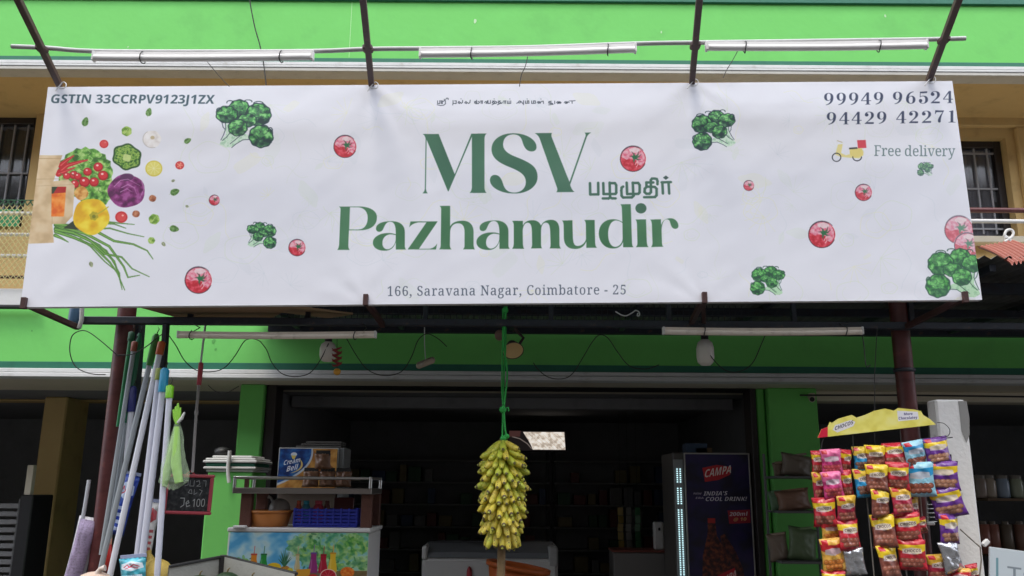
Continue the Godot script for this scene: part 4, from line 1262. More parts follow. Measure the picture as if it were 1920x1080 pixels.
# ---------------------------------------------------------------- inside the shop
func make_interior() -> void:
	var s0_hang := soffit_low + 0.02
	# back racks
	var labels := ["dark wall rack of shelves at the back of the shop behind the bananas", "dark wall rack of shelves at the back of the shop beside the drinks cooler"]
	var spans := [[-2.6, 0.55], [0.6, 2.9]]
	for i in 2:
		var r := thing("wall_rack", labels[i], "shelf", Vector3(spans[i][0], 0.15, -12.5))
		var o := r.position
		for k in 6:
			var y := 0.45 + k * 0.3
			part(r, "shelf_board", MB.new(o).span(Vector3(spans[i][0], y, -12.55), Vector3(spans[i][1], y + 0.02, -12.2), 0.003), plain(0.3, 0.3, 0.3, 0.5))
		for x in [spans[i][0] + 0.02, spans[i][1] - 0.02]:
			part(r, "upright", MB.new(o).span(Vector3(x - 0.02, 0.15, -12.56), Vector3(x + 0.02, 2.2, -12.52)), M.black)
	var pal := [plain(0.2, 0.05, 0.04, 0.5), plain(0.06, 0.1, 0.2, 0.5), plain(0.25, 0.2, 0.08, 0.5), plain(0.22, 0.22, 0.22, 0.5), plain(0.05, 0.14, 0.07, 0.5)]
	for k in 5:
		var x := -2.5
		while x < 2.8:
			var w := rng.randf_range(0.09, 0.2)
			var h := rng.randf_range(0.12, 0.24)
			if x + w > 0.5 and x < 0.65:
				x = 0.66
			if rng.randf() < 0.6:
				var g := thing("grocery_pack", "small grocery pack on a dim back shelf of the shop", "pack", Vector3(x + w / 2, 0.47 + k * 0.3, -12.36), "packs on the back shelves")
				part(g, "carton", MB.new().span(Vector3(-w / 2, 0.0, -0.08), Vector3(w / 2, h, 0.08), 0.006), pal[rng.randi() % 5])
				part(g, "flap", MB.new().span(Vector3(-w / 2 + 0.006, h, -0.07), Vector3(w / 2 - 0.006, h + 0.006, 0.07), 0.002), pal[3])
			x += w + rng.randf_range(0.01, 0.05)
	# wall screen: the pale street reflection is painted in and made to glow
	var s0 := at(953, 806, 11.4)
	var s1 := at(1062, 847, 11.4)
	var tv := thing("wall_screen", "wall screen with a painted glowing street reflection high at the back", "screen", (s0 + s1) / 2)
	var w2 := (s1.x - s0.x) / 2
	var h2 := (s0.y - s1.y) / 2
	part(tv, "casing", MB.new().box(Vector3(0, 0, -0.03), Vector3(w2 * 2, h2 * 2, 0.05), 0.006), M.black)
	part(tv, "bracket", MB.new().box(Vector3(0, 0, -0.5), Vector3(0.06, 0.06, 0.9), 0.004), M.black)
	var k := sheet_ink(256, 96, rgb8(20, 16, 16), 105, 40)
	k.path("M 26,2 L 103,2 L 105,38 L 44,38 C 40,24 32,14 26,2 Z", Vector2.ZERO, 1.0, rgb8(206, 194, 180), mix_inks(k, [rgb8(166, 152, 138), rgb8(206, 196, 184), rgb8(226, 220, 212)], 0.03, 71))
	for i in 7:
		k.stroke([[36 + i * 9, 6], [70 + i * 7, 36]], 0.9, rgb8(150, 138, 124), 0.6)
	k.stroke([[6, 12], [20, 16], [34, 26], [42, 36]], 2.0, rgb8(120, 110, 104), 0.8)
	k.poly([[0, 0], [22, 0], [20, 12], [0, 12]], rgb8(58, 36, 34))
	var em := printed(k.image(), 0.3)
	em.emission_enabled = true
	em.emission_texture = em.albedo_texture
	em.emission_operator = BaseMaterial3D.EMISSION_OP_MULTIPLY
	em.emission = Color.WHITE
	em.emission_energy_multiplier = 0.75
	part(tv, "painted_reflection", MB.new().quad(Vector3(-w2 + 0.012, h2 - 0.012, 0.0), Vector3(w2 - 0.012, h2 - 0.012, 0.0), Vector3(w2 - 0.012, -h2 + 0.012, 0.0), Vector3(-w2 + 0.012, -h2 + 0.012, 0.0)), em)
	# chest freezer with sloping glass lid
	var a := at(791, 1046, 8.7)
	var e := at(1046, 1046, 8.7)
	var fz := thing("chest_freezer", "white chest freezer with grey sliding lids inside the shop", "freezer", Vector3((a.x + e.x) / 2, 0.15, -8.7))
	var o := fz.position
	var top := a.y
	part(fz, "cabinet", MB.new(o).span(Vector3(a.x, 0.2, -8.7), Vector3(e.x, top, -9.35), 0.03), M.white_paint)
	var lid := MB.new(o)
	var lt := at(900, 1014, 9.2).y
	var prof := PackedVector2Array([Vector2(0.0, top + 0.003), Vector2(0.04, top + 0.05), Vector2(0.3, lt - 0.01), Vector2(0.4, lt), Vector2(0.62, lt), Vector2(0.63, top + 0.003)])
	lid.prism(Vector3(a.x + 0.03, 0, -8.71), prof, e.x - a.x - 0.06, Basis(Vector3(0, 0, -1), Vector3.UP, Vector3(-1, 0, 0)))
	part(fz, "lid", lid, plain(0.2, 0.21, 0.22, 0.2))
	part(fz, "end_cap", MB.new(o).span(Vector3(a.x - 0.002, top - 0.02, -8.695), Vector3(a.x + 0.05, lt - 0.02, -9.3), 0.015), M.white_paint)
	part(fz, "end_cap", MB.new(o).span(Vector3(e.x - 0.09, top - 0.08, -8.695), Vector3(e.x + 0.002, lt - 0.02, -9.3), 0.015), M.galv)
	part(fz, "emblem", MB.new(o).lathe(at(880, 1077, 8.69), [Vector2(0, -0.004), Vector2(0.03, -0.004), Vector2(0.034, 0.0), Vector2(0, 0.004)], 16, Basis(Vector3(0.8, 0, 0), Vector3(0, 0, 1), Vector3(0, 2.2, 0))), M.red)
	# stock on a low counter beside the cooler
	var lc := thing("low_counter", "low dark counter inside the shop beside the drinks cooler", "counter", Vector3(at(1215, 1060, 8.9).x, 0.15, -8.9))
	var cy := at(1215, 1032, 8.9).y
	part(lc, "body", MB.new(lc.position).span(Vector3(at(1150, 1040, 8.9).x, 0.15, -8.9), Vector3(at(1262, 1040, 8.9).x, cy - 0.02, -9.3), 0.01), plain(0.2, 0.19, 0.18, 0.5))
	part(lc, "top", MB.new(lc.position).span(Vector3(at(1148, 1040, 8.9).x, cy - 0.019, -8.88), Vector3(at(1263, 1040, 8.9).x, cy, -9.32), 0.006), plain(0.25, 0.07, 0.05, 0.5))
	var wb := thing("white_dispenser", "white dispenser standing on the low counter inside the shop", "dispenser", Vector3(at(1237, 1032, 9.0).x, cy + 0.001, -9.05))
	part(wb, "body", MB.new().span(Vector3(-0.05, 0.0, -0.05), Vector3(0.05, 0.27, 0.05), 0.012), M.white_paint)
	part(wb, "spout", MB.new().box(Vector3(0, 0.2, 0.06), Vector3(0.02, 0.03, 0.03), 0.006), M.black)
	for q in [[1163, 0, "gold sachet strip hanging inside the shop, nearer the freezer"], [1178, 1, "silver sachet strip hanging inside the shop, in the middle"], [1195, 2, "green sachet strip hanging inside the shop, nearer the cooler"]]:
		var t0 := at(q[0], 950, 10.0)
		var ss := thing("sachet_strip", q[2], "sachets", t0, "sachet strips inside the shop")
		part(ss, "cord", MB.new().tube([Vector3(0, 0, -0.004), Vector3(0, s0_hang - t0.y, -0.004)], 0.002, 4), M.wire)
		var tint: Material = [plain(0.5, 0.36, 0.1, 0.3), plain(0.3, 0.3, 0.28, 0.4), plain(0.1, 0.3, 0.14, 0.3)][q[1]]
		var sachet := MB.new().box(Vector3.ZERO, Vector3(0.065, 0.085, 0.012), 0.004).done()
		for k2 in 6:
			var sp := part(ss, "sachet", sachet, tint)
			sp.position = Vector3(0.004 * sin(k2 * 2.0), -0.05 - k2 * 0.09, 0.0)
			sp.rotation = Vector3(0, 0.3 * sin(k2 * 1.7 + q[1]), 0.05 * sin(k2 * 2.3))
	# orange tubs in front of it
	var tub := thing("orange_tub", "orange plastic tub behind the banana stalk", "tub", at(972, 1110, 7.9))
	o = tub.position
	var cr := at(972, 1062, 7.9)
	var rr := absf(at(1031, 1062, 7.9).x - cr.x)
	var basis := Basis(Vector3(0, 0, 1), -0.16)
	part(tub, "wall", MB.new(o).lathe(cr, [Vector2(0.0, -0.3), Vector2(rr * 0.72, -0.3), Vector2(rr * 0.97, 0.0), Vector2(rr * 0.93, 0.0), Vector2(rr * 0.7, -0.28), Vector2(0.0, -0.28)], 28, basis), M.orange)
	part(tub, "rim", MB.new(o).lathe(cr, [Vector2(rr * 0.96, -0.03), Vector2(rr * 1.03, -0.025), Vector2(rr * 1.04, 0.012), Vector2(rr * 0.94, 0.014), Vector2(rr * 0.93, 0.0)], 28, basis), M.orange)
	part(tub, "foot_ring", MB.new(o).lathe(cr, [Vector2(rr * 0.66, -0.32), Vector2(rr * 0.73, -0.32), Vector2(rr * 0.73, -0.3), Vector2(rr * 0.66, -0.3), Vector2(rr * 0.66, -0.32)], 24, basis), M.orange)
	var stand := thing("tub_stool", "low dark stool under the orange tub in the doorway", "stool", Vector3(cr.x, 0.15, -7.9))
	part(stand, "seat", MB.new().span(Vector3(-0.22, cr.y - 0.37 - 0.15, -0.2), Vector3(0.22, cr.y - 0.34 - 0.15, 0.2), 0.01), M.timber)
	for sx in [-1, 1]:
		for sz in [-1, 1]:
			part(stand, "leg", MB.new().bar(Vector3(sx * 0.2, 0, sz * 0.18), Vector3(sx * 0.17, cr.y - 0.52, sz * 0.15), 0.03, 0.03, 0.003), M.timber)

# ---------------------------------------------------------------- canopy
func make_canopy() -> void:
	var z := -BEAM
	var c := thing("tin_canopy", "dark steel canopy frame with tin roofing on two brown posts", "canopy", Vector3(0, 0.15, z))
	var o := c.position
	var y0 := at(960, 613, BEAM).y
	var y1 := at(960, 600, BEAM).y
	var xl := at(152, 606, BEAM).x
	part(c, "front_beam", MB.new(o).span(Vector3(xl, y0, z + 0.03), Vector3(9.0, y1, z - 0.03), 0.004), M.navy_steel)
	for p in [[206, 760], [1713, 745]]:
		var x := at(p[0], p[1], BEAM).x
		part(c, "post", MB.new(o).tube([Vector3(x, 0.1, z - 0.09), Vector3(x, 2.98, z - 0.09)], 0.057, 20), M.maroon)
	part(c, "post_collar", MB.new(o).lathe(Vector3(at(1713, 745, BEAM).x, at(1713, 691, BEAM).y, z - 0.09), [Vector2(0.058, -0.012), Vector2(0.066, -0.01), Vector2(0.066, 0.01), Vector2(0.058, 0.012)], 20), M.navy_steel)
	# upper frame
	var ya := 2.86
	part(c, "rear_beam", MB.new(o).span(Vector3(xl + 0.6, ya + 0.045, -7.3), Vector3(9.0, ya + 0.1, -7.36), 0.004), M.navy_steel)
	part(c, "upper_beam", MB.new(o).span(Vector3(xl + 0.45, ya - 0.03, z - 0.02), Vector3(9.0, ya + 0.04, z - 0.07), 0.004), M.navy_steel)
	part(c, "middle_beam", MB.new(o).span(Vector3(xl + 0.45, ya + 0.0, -6.25), Vector3(9.0, ya + 0.06, -6.3), 0.004), M.navy_steel)
	for x in [-1.85, -0.95, 0.0, 0.95, 1.9, 2.9, 3.8, 4.8, 5.8, 6.8, 7.8, 8.8]:
		part(c, "rafter", MB.new(o).bar(Vector3(x, ya + 0.05, -4.98), Vector3(x, ya + 0.085, -7.28), 0.04, 0.045, 0.003), M.navy_steel)
	for x in [-2.05, -1.3, -0.55, 0.25, 1.0, 1.8, 2.55]:
		part(c, "strut", MB.new(o).bar(Vector3(x, y1, z - 0.045), Vector3(x, ya, z - 0.045), 0.035, 0.03, 0.003), M.navy_steel)
	# corrugated sheets on top
	var sheet := MB.new()
	sheet.st.set_smooth_group(1)
	var sw := 0.84
	var n := 44
	var yy := ya + 0.1
	for i in n:
		var xa := sw * i / n
		var xb := sw * (i + 1) / n
		var ha := 0.012 * cos(TAU * xa / 0.076)
		var hb := 0.012 * cos(TAU * xb / 0.076)
		for side in [0.0, 0.0015]:
			sheet.tri(Vector3(xa, ha + side, 0), Vector3(xa, ha + side, -2.45), Vector3(xb, hb + side, -2.45))
			sheet.tri(Vector3(xa, ha + side, 0), Vector3(xb, hb + side, -2.45), Vector3(xb, hb + side, 0))
	var sm := sheet.done()
	for i in 14:
		var s := part(c, "roof_sheet", sm, M.tin)
		s.position = Vector3(-2.2 + i * 0.8, yy + (0.003 if i % 2 else 0.0), -4.93) - o
		s.rotation.x = 0.015
	# welded wire grid between the beams
	var g := MB.new(o)
	var gy0 := at(960, 603, 5.75).y
	var gy1 := 2.83
	var gx := -2.3
	while gx < 1.6:
		g.bar(Vector3(gx, gy0, -5.75), Vector3(gx, gy1, -5.75), 0.005, 0.005)
		gx += 0.04
	var gy := gy0
	while gy <= gy1:
		g.bar(Vector3(-2.3, gy, -5.754), Vector3(1.6, gy, -5.754), 0.005, 0.005)
		gy += 0.045
	part(c, "wire_grid", g, M.navy_steel, "stuff")
	part(c, "grid_frame", MB.new(o).span(Vector3(-2.35, gy0 - 0.03, -5.73), Vector3(4.4, gy0 - 0.005, -5.77), 0.003), M.navy_steel)
	# brackets that carry the banner's lower edge
	for p in [[52, 572, 146, 614], [688, 566, 718, 610], [1318, 562, 1296, 606], [1803, 561, 1696, 614]]:
		var q := at(p[0], p[1], BANNER + 0.03)
		var r := at(p[2], p[3], BEAM)
		part(c, "bracket", MB.new(o).bar(q, r, 0.032, 0.032, 0.003), M.brown_steel)
		part(c, "bracket_clip", MB.new(o).span(q + Vector3(-0.014, -0.03, 0.02), q + Vector3(0.014, 0.035, 0.055), 0.002), M.brown_steel)
	part(c, "bracket", MB.new(o).bar(at(1318, 565, BANNER + 0.06), at(1320, 606, BEAM), 0.025, 0.025, 0.003), M.brown_steel)
	part(c, "strut", MB.new(o).tube(line_at([[154, 568], [153, 600], [148, 616]], BEAM - 0.05), 0.014, 8), M.galv)
	part(c, "hanger", MB.new(o).bar(at(312, 604, BEAM), at(306, 690, BEAM), 0.05, 0.03, 0.003), M.navy_steel)
	part(c, "hanger", MB.new(o).bar(at(262, 604, BEAM + 0.2), at(250, 760, BEAM + 0.2), 0.1, 0.04, 0.004), M.navy_steel)
	# red roof sheet over the right corner
	var rs := MB.new()
	rs.st.set_smooth_group(1)
	var a := at(1832, 464, 5.35)
	var b := at(1893, 489, 4.85)
	var d := at(1960, 478, 4.85)
	var e := at(1900, 452, 5.35)
	for i in 40:
		for j in 10:
			var pt := func(u: float, v: float) -> Vector3:
				var p := a.lerp(b, v).lerp(e.lerp(d, v), u)
				return p + Vector3(0, 0.012 * cos(u * 52.0) - 0.05 * v * v + 0.03 * v, 0)
			var p00: Vector3 = pt.call(i / 40.0, j / 10.0)
			var p10: Vector3 = pt.call((i + 1) / 40.0, j / 10.0)
			var p11: Vector3 = pt.call((i + 1) / 40.0, (j + 1) / 10.0)
			var p01: Vector3 = pt.call(i / 40.0, (j + 1) / 10.0)
			rs.tri(p00, p10, p11)
			rs.tri(p00, p11, p01)
	single("red_roof_sheet", "curled red corrugated sheet lying on the canopy corner below the balcony", "roof sheet", rs, M.red_tin)
	# things stowed on the frame
	var cb := MB.new()
	var y := 2.675
	cb.prism(Vector3(0, y, 0), PackedVector2Array([Vector2(-2.36, -4.95), Vector2(-1.25, -4.95), Vector2(-1.66, -5.62), Vector2(-2.1, -5.7)]), 0.012, Basis(Vector3.RIGHT, Vector3(0, 0, 1), Vector3(0, 1, 0)))
	single("cardboard_sheet", "brown cardboard sheet stowed flat on the canopy frame behind the banner", "cardboard", cb, M.card)
	var cb2 := MB.new()
	cb2.box(Vector3(-1.33, 2.69, -5.35), Vector3(0.5, 0.012, 0.4), 0.0, Basis(Vector3.UP, 0.6) * Basis(Vector3.RIGHT, 0.1))
	single("cardboard_flap", "small folded cardboard flap beside the big cardboard sheet on the canopy", "cardboard", cb2, M.card)
	var bag := thing("blue_bottle", "blue plastic bottle wedged on the canopy frame beside the pipe strut", "bottle", at(138, 610, BEAM + 0.1))
	part(bag, "body", MB.new().lathe(Vector3.ZERO, [Vector2(0, 0), Vector2(0.035, 0.0), Vector2(0.038, 0.03), Vector2(0.036, 0.1), Vector2(0.03, 0.13)], 14), plain(0.04, 0.09, 0.16, 0.3))
	part(bag, "neck", MB.new().lathe(Vector3.ZERO, [Vector2(0.03, 0.13), Vector2(0.014, 0.16), Vector2(0.014, 0.19), Vector2(0, 0.19)], 12), plain(0.1, 0.16, 0.22, 0.3))

# ---------------------------------------------------------------- the banner
func make_banner() -> void:
	var b := thing("shop_banner", "long white printed shop banner with green MSV Pazhamudir lettering and vegetables", "banner", banner_tl + banner_x * banner_w / 2 + banner_down * banner_h)
	var o := b.position
	var nx := 180
	var ny := 46
	var n := FastNoiseLite.new()
	n.seed = 9
	n.frequency = 0.9
	var ties := [Vector2(0.02, 0.0), Vector2(0.357, 0.0), Vector2(0.712, 0.0), Vector2(0.972, 0.0), Vector2(0.008, 1.0), Vector2(0.36, 1.0), Vector2(0.71, 1.0), Vector2(0.98, 1.0)]
	var grid := []
	for j in ny + 1:
		var row := []
		for i in nx + 1:
			var u := float(i) / nx
			var v := float(j) / ny
			var z := n.get_noise_2d(u * 6.0, v * 1.5) * 0.0025
			for t in ties:
				var dx: float = (u - t.x) * banner_w
				var dy: float = (v - t.y) * banner_h
				var dd := sqrt(dx * dx + dy * dy)
				if dd < 0.75:
					var an := atan2(dy, dx)
					z += 0.0028 * sin(an * 9.0 + t.x * 40.0) * exp(-dd * 4.2) * minf(dd * 10.0, 1.0)
			if absf(u - 0.5) < 0.5 and j > 0 and j < ny:
				z += 0.0025 * n.get_noise_2d(u * 40.0 + v * 12.0, v * 5.0)
			var edge := minf(minf(u, 1 - u) * banner_w, minf(v, 1 - v) * banner_h)
			z *= smoothstep(0.0, 0.05, edge) * 0.9 + 0.1
			row.append(banner_tl + banner_x * banner_w * u + banner_down * banner_h * v + Vector3(0, 0, z))
		grid.append(row)
	var mb := MB.new(o)
	mb.st.set_smooth_group(1)
	for j in ny:
		for i in nx:
			var u0 := float(i) / nx
			var u1 := float(i + 1) / nx
			var v0 := float(j) / ny
			var v1 := float(j + 1) / ny
			mb.tri(grid[j][i], grid[j][i + 1], grid[j + 1][i + 1], Vector2(u0, v0), Vector2(u1, v0), Vector2(u1, v1))
			mb.tri(grid[j][i], grid[j + 1][i + 1], grid[j + 1][i], Vector2(u0, v0), Vector2(u1, v1), Vector2(u0, v1))
	var m := printed(print_banner(), 0.55)
	part(b, "printed_sheet", mb, m)
	# steel frame behind the sheet
	var fr := MB.new(o)
	var bk := Vector3(0, 0, -0.03)
	var tl := banner_tl + bk + banner_x * 0.015 + banner_down * 0.015
	var w := banner_x * (banner_w - 0.03)
	var h := banner_down * (banner_h - 0.03)
	fr.bar(tl, tl + w, 0.025, 0.025)
	fr.bar(tl + h, tl + h + w, 0.025, 0.025)
	for k in 6:
		var q := tl + w * (0.004 + 0.992 * k / 5.0)
		fr.bar(q + banner_down * 0.014, q + h - banner_down * 0.014, 0.025, 0.025)
	fr.bar(tl + h * 0.5 + Vector3(0, 0, -0.026), tl + h * 0.5 + w + Vector3(0, 0, -0.026), 0.025, 0.025)
	part(b, "back_frame", fr, M.brown_steel)
	# folded edge of the sheet
	var hem := MB.new(o)
	for e in [[banner_tl, banner_tl + banner_x * banner_w], [banner_tl + banner_down * banner_h, banner_tl + banner_down * banner_h + banner_x * banner_w]]:
		hem.quad(e[0], e[1], e[1] + Vector3(0, 0, -0.045), e[0] + Vector3(0, 0, -0.045))
	hem.quad(banner_tl, banner_tl + Vector3(0, 0, -0.045), banner_tl + banner_down * banner_h + Vector3(0, 0, -0.045), banner_tl + banner_down * banner_h)
	var tr := banner_tl + banner_x * banner_w
	hem.quad(tr, tr + Vector3(0, 0, -0.045), tr + banner_down * banner_h + Vector3(0, 0, -0.045), tr + banner_down * banner_h)
	part(b, "hem", hem, plain(0.7, 0.7, 0.72, 0.5))
	# wire ties at the top edge
	for p in [[112, 162], [697, 162], [1297, 157], [1742, 152]]:
		var q := line_at([[p[0] - 8, p[1] + 9], [p[0] - 3, p[1] + 2], [p[0] + 6, p[1] - 8], [p[0] + 12, p[1] - 4], [p[0] + 9, p[1] + 3], [p[0] - 1, p[1] + 4]], BANNER - 0.03)
		part(b, "wire_tie", MB.new(o).tube(curve(q, 4), 0.0035, 5), M.wire_white)

# ---------------------------------------------------------------- lamps
func tube_lamp(called: String, label: String, group: String, p0: Vector3, p1: Vector3, tall: float, m: Material, ties: Array) -> void:
	var t := thing(called, label, "tube light", (p0 + p1) / 2, group)
	var a := p0 - t.position
	var b := p1 - t.position
	var x := (b - a).normalized()
	var up := Vector3(-x.y, x.x, 0)
	var n := 24
	var body := MB.new()
	var pts := []
	var bend := Vector3(0, -0.006, 0)
	for i in n + 1:
		var s := float(i) / n
		pts.append(a.lerp(b, s) + bend * sin(PI * s))
	for i in n:
		body.bar(pts[i] + up * tall * 0.22, pts[i + 1] + up * tall * 0.22, 0.03, tall * 0.55)
	part(t, "housing", body, m)
	var dif := MB.new()
	var dp := []
	for q in pts:
		dp.append(q - up * tall * 0.16 + Vector3(0, 0, 0.008))
	dif.tube(dp, tall * 0.33, 12)
	part(t, "diffuser", dif, m)
	for e in [0, n]:
		part(t, "end_cap", MB.new().box(pts[e] + up * tall * 0.05 + x * (0.006 if e else -0.006), Vector3(0.014, tall, 0.036), 0.003), M.white_paint)
	for s in ties:
		var c := a.lerp(b, s) + bend * sin(PI * s)
		var ring := []
		for k in 11:
			var an := TAU * k / 10.0
			ring.append(c + up * sin(an) * tall * 0.62 + Vector3(0, 0, cos(an) * 0.034) + x * 0.004 * sin(an * 2.0))
		part(t, "wire_tie", MB.new().tube(ring, 0.0032, 5), M.wire)

func make_lamps() -> void:
	var d := 4.36
	# rods that carry the lamp pipe out in front of the banner
	var rods := [[112, 160, 79, 92], [697, 162, 690, 92], [1297, 158, 1303.5, 86], [1741, 152, 1769, 76]]
	var where := ["by the tax number", "above the first sketched tomato", "above the broccoli near the name", "above the phone numbers"]
	for i in 4:
		var r: Array = rods[i]
		var p0 := at(r[0], r[1], BANNER + 0.03)
		var p1 := at(r[2], r[3], d)
		var end := p0 + (p1 - p0) * 2.6
		var s := thing("lamp_rod", "rusty brown rod rising from the banner top " + where[i], "rod", p0, "rods holding the lamp pipe")
		part(s, "rod", MB.new(p0).bar(p0, end, 0.034, 0.034, 0.003), M.brown_steel)
		part(s, "clamp", MB.new(p0).box(p1 + Vector3(0, 0, 0.004), Vector3(0.055, 0.03, 0.06), 0.006), M.brown_steel)
	var px := [[22, 87], [90, 90], [176, 96], [380, 97], [588, 96], [690, 92], [790, 91], [990, 89], [1190, 82], [1303, 80], [1530, 77], [1737, 74], [1810, 72]]
	single("lamp_pipe", "thin galvanised pipe tied across the four rods above the banner", "pipe", MB.new().tube(curve(line_at(px, d + 0.04), 4), 0.013, 10), M.galv)
	tube_lamp("tube_light", "white tube light on the pipe above the tax number", "tube lights above the banner", at(178, 107, d), at(584, 105, d), 0.056, M.batten, [0.22, 0.86])
	tube_lamp("tube_light", "white tube light on the pipe above the middle of the banner", "tube lights above the banner", at(790, 101, d), at(1189, 91.5, d), 0.054, M.batten, [0.235, 0.875])
	tube_lamp("tube_light", "white tube light on the pipe above the phone numbers", "tube lights above the banner", at(1327, 88, d), at(1735, 84.5, d), 0.054, M.batten, [0.17, 0.785])
	tube_lamp("hanging_tube_light", "yellowed tube light under the canopy beside the mop handles", "tube lights under the canopy", at(337, 628, 4.95), at(702, 628, 4.95), 0.042, M.batten_old, [0.06, 0.9])
	tube_lamp("hanging_tube_light", "yellowed tube light under the canopy beside the brown post", "tube lights under the canopy", at(1246, 621, 4.95), at(1614, 621, 4.95), 0.045, M.batten_old, [0.2, 0.92])
	for q in [[360, 628], [680, 628], [1320, 621], [1590, 621]]:
		single("lamp_hanger", ["wire hanger at the mop end of the yellowed tube light", "wire hanger at the charm end of the yellowed tube light", "wire hanger at the bulb end of the yellowed tube light", "wire hanger at the post end of the yellowed tube light"][[360, 680, 1320, 1590].find(q[0])], "hanger", MB.new().tube([at(q[0], q[1] - 5, 4.95), at(q[0], q[1] - 5, 4.95) + Vector3(0, 0.05, -0.12), at(q[0], 606, BEAM - 0.03)], 0.003, 5), M.wire, "lamp hangers")
	# bulbs
	var milky := plain(0.66, 0.62, 0.56, 0.35)
	for b in [[616, 638, 616, 679, 15.5, "large white bulb hanging beside the chilli and lemon charm"], [1321, 633, 1321, 686, 16.5, "large white bulb hanging by the bracket under the tube light"]]:
		var dd := 5.45
		var p := at(b[0], b[1], dd)
		var q := at(b[2], b[3], dd)
		var rad := absf(at(b[0] + b[4], b[3], dd).x - q.x)
		var h := p.y - q.y
		var t := thing("hanging_bulb", b[5], "bulb", p, "bulbs under the canopy")
		part(t, "glass", MB.new().lathe(Vector3(0, -h, 0), [Vector2(0, 0), Vector2(rad * 0.55, 0.004), Vector2(rad * 0.88, h * 0.12), Vector2(rad, h * 0.3), Vector2(rad, h * 0.62), Vector2(rad * 0.82, h * 0.82), Vector2(rad * 0.42, h * 0.93)], 20), milky)
		part(t, "socket", MB.new().lathe(Vector3.ZERO, [Vector2(rad * 0.45, -h * 0.1), Vector2(rad * 0.45, h * 0.12), Vector2(rad * 0.3, h * 0.2), Vector2(0, h * 0.2)], 14), M.black)
		part(t, "cord", MB.new().tube([Vector3(0, h * 0.15, 0), Vector3(0.004, at(b[0], 606, dd).y - p.y + 0.03, 0)], 0.004, 5), M.wire)
	# dish lamp in the middle
	var dl := thing("dish_lamp", "brown dish lamp with a cream face tilted down beside the green rope", "lamp", at(964, 640, 5.4))
	var face := at(962, 657, 5.4) - dl.position
	var tilt := Basis(Vector3(1, 0, 0), -0.75) * Basis(Vector3(0, 0, 1), 0.12)
	part(dl, "reflector", MB.new().lathe(face, [Vector2(0.0, 0.07), Vector2(0.03, 0.068), Vector2(0.05, 0.03), Vector2(0.069, -0.004), Vector2(0.064, -0.004)], 24, tilt), plain(0.05, 0.035, 0.03, 0.5))
	part(dl, "face", MB.new().lathe(face, [Vector2(0.0, 0.006), Vector2(0.04, 0.004), Vector2(0.064, -0.002)], 24, tilt), plain(0.62, 0.42, 0.19, 0.4))
	part(dl, "yoke", MB.new().tube([face + Vector3(0.03, 0.03, -0.04), Vector3(0.06, 0.03, -0.04), Vector3(0.02, 0.07, -0.04), Vector3(0.005, 0.1, -0.04)], 0.01, 8), plain(0.04, 0.02, 0.018, 0.5))
	# small flood lamp, tilted
	var fl := thing("flood_lamp", "small pale flood lamp hanging crooked on a cord", "lamp", at(798, 680, 5.6))
	part(fl, "body", MB.new().box(Vector3.ZERO, Vector3(0.13, 0.035, 0.1), 0.012, Basis(Vector3(0, 0, 1), 0.38) * Basis(Vector3.RIGHT, 0.3)), plain(0.42, 0.33, 0.25, 0.5))
	part(fl, "cap", MB.new().box(Vector3(-0.03, -0.022, 0.03), Vector3(0.05, 0.025, 0.06), 0.008, Basis(Vector3(0, 0, 1), 0.38)), plain(0.4, 0.34, 0.28, 0.5))
	part(fl, "cord", MB.new().tube([Vector3(0, 0.01, 0), at(796, 645, 5.6) - fl.position, at(796, 606, 5.6) - fl.position], 0.003, 5), M.wire_white)
	# round junction box and dangling loop of wire
	var jb := thing("junction_box", "small round pinkish junction box behind the green rope", "box", at(937, 628, 5.5))
	part(jb, "drum", MB.new().lathe(Vector3.ZERO, [Vector2(0, 0.012), Vector2(0.03, 0.012), Vector2(0.034, 0.004), Vector2(0.034, -0.03), Vector2(0, -0.03)], 16, Basis(Vector3.RIGHT, PI / 2)), plain(0.24, 0.14, 0.11, 0.6))
	part(jb, "stem", MB.new().tube([Vector3(0, 0.03, 0), at(937, 604, 5.5) - jb.position], 0.006, 6), M.wire)
	# chilli and lemon charm
	var ch := thing("chilli_charm", "string of red chillies with a yellow lemon hanging by the bulb", "charm", at(632, 645, 5.35))
	part(ch, "string", MB.new().tube([at(632, 632, 5.35) - ch.position, at(632, 698, 5.35) - ch.position], 0.002, 4), M.wire)
	for i in 7:
		var q := at(632, 655 + i * 5, 5.35) - ch.position
		var s := 1.0 if i % 2 else -1.0
		part(ch, "chilli", MB.new().tube([q + Vector3(-0.03 * s, 0.012, 0.006), q, q + Vector3(0.022 * s, -0.004, 0.004), q + Vector3(0.034 * s, 0.008, 0)], [0.004, 0.008, 0.006, 0.001], 7), plain(0.22, 0.02, 0.018, 0.35))
	part(ch, "lemon", MB.new().ball(at(632, 697, 5.35) - ch.position, Vector3(0.024, 0.022, 0.022)), plain(0.68, 0.34, 0.04, 0.4))

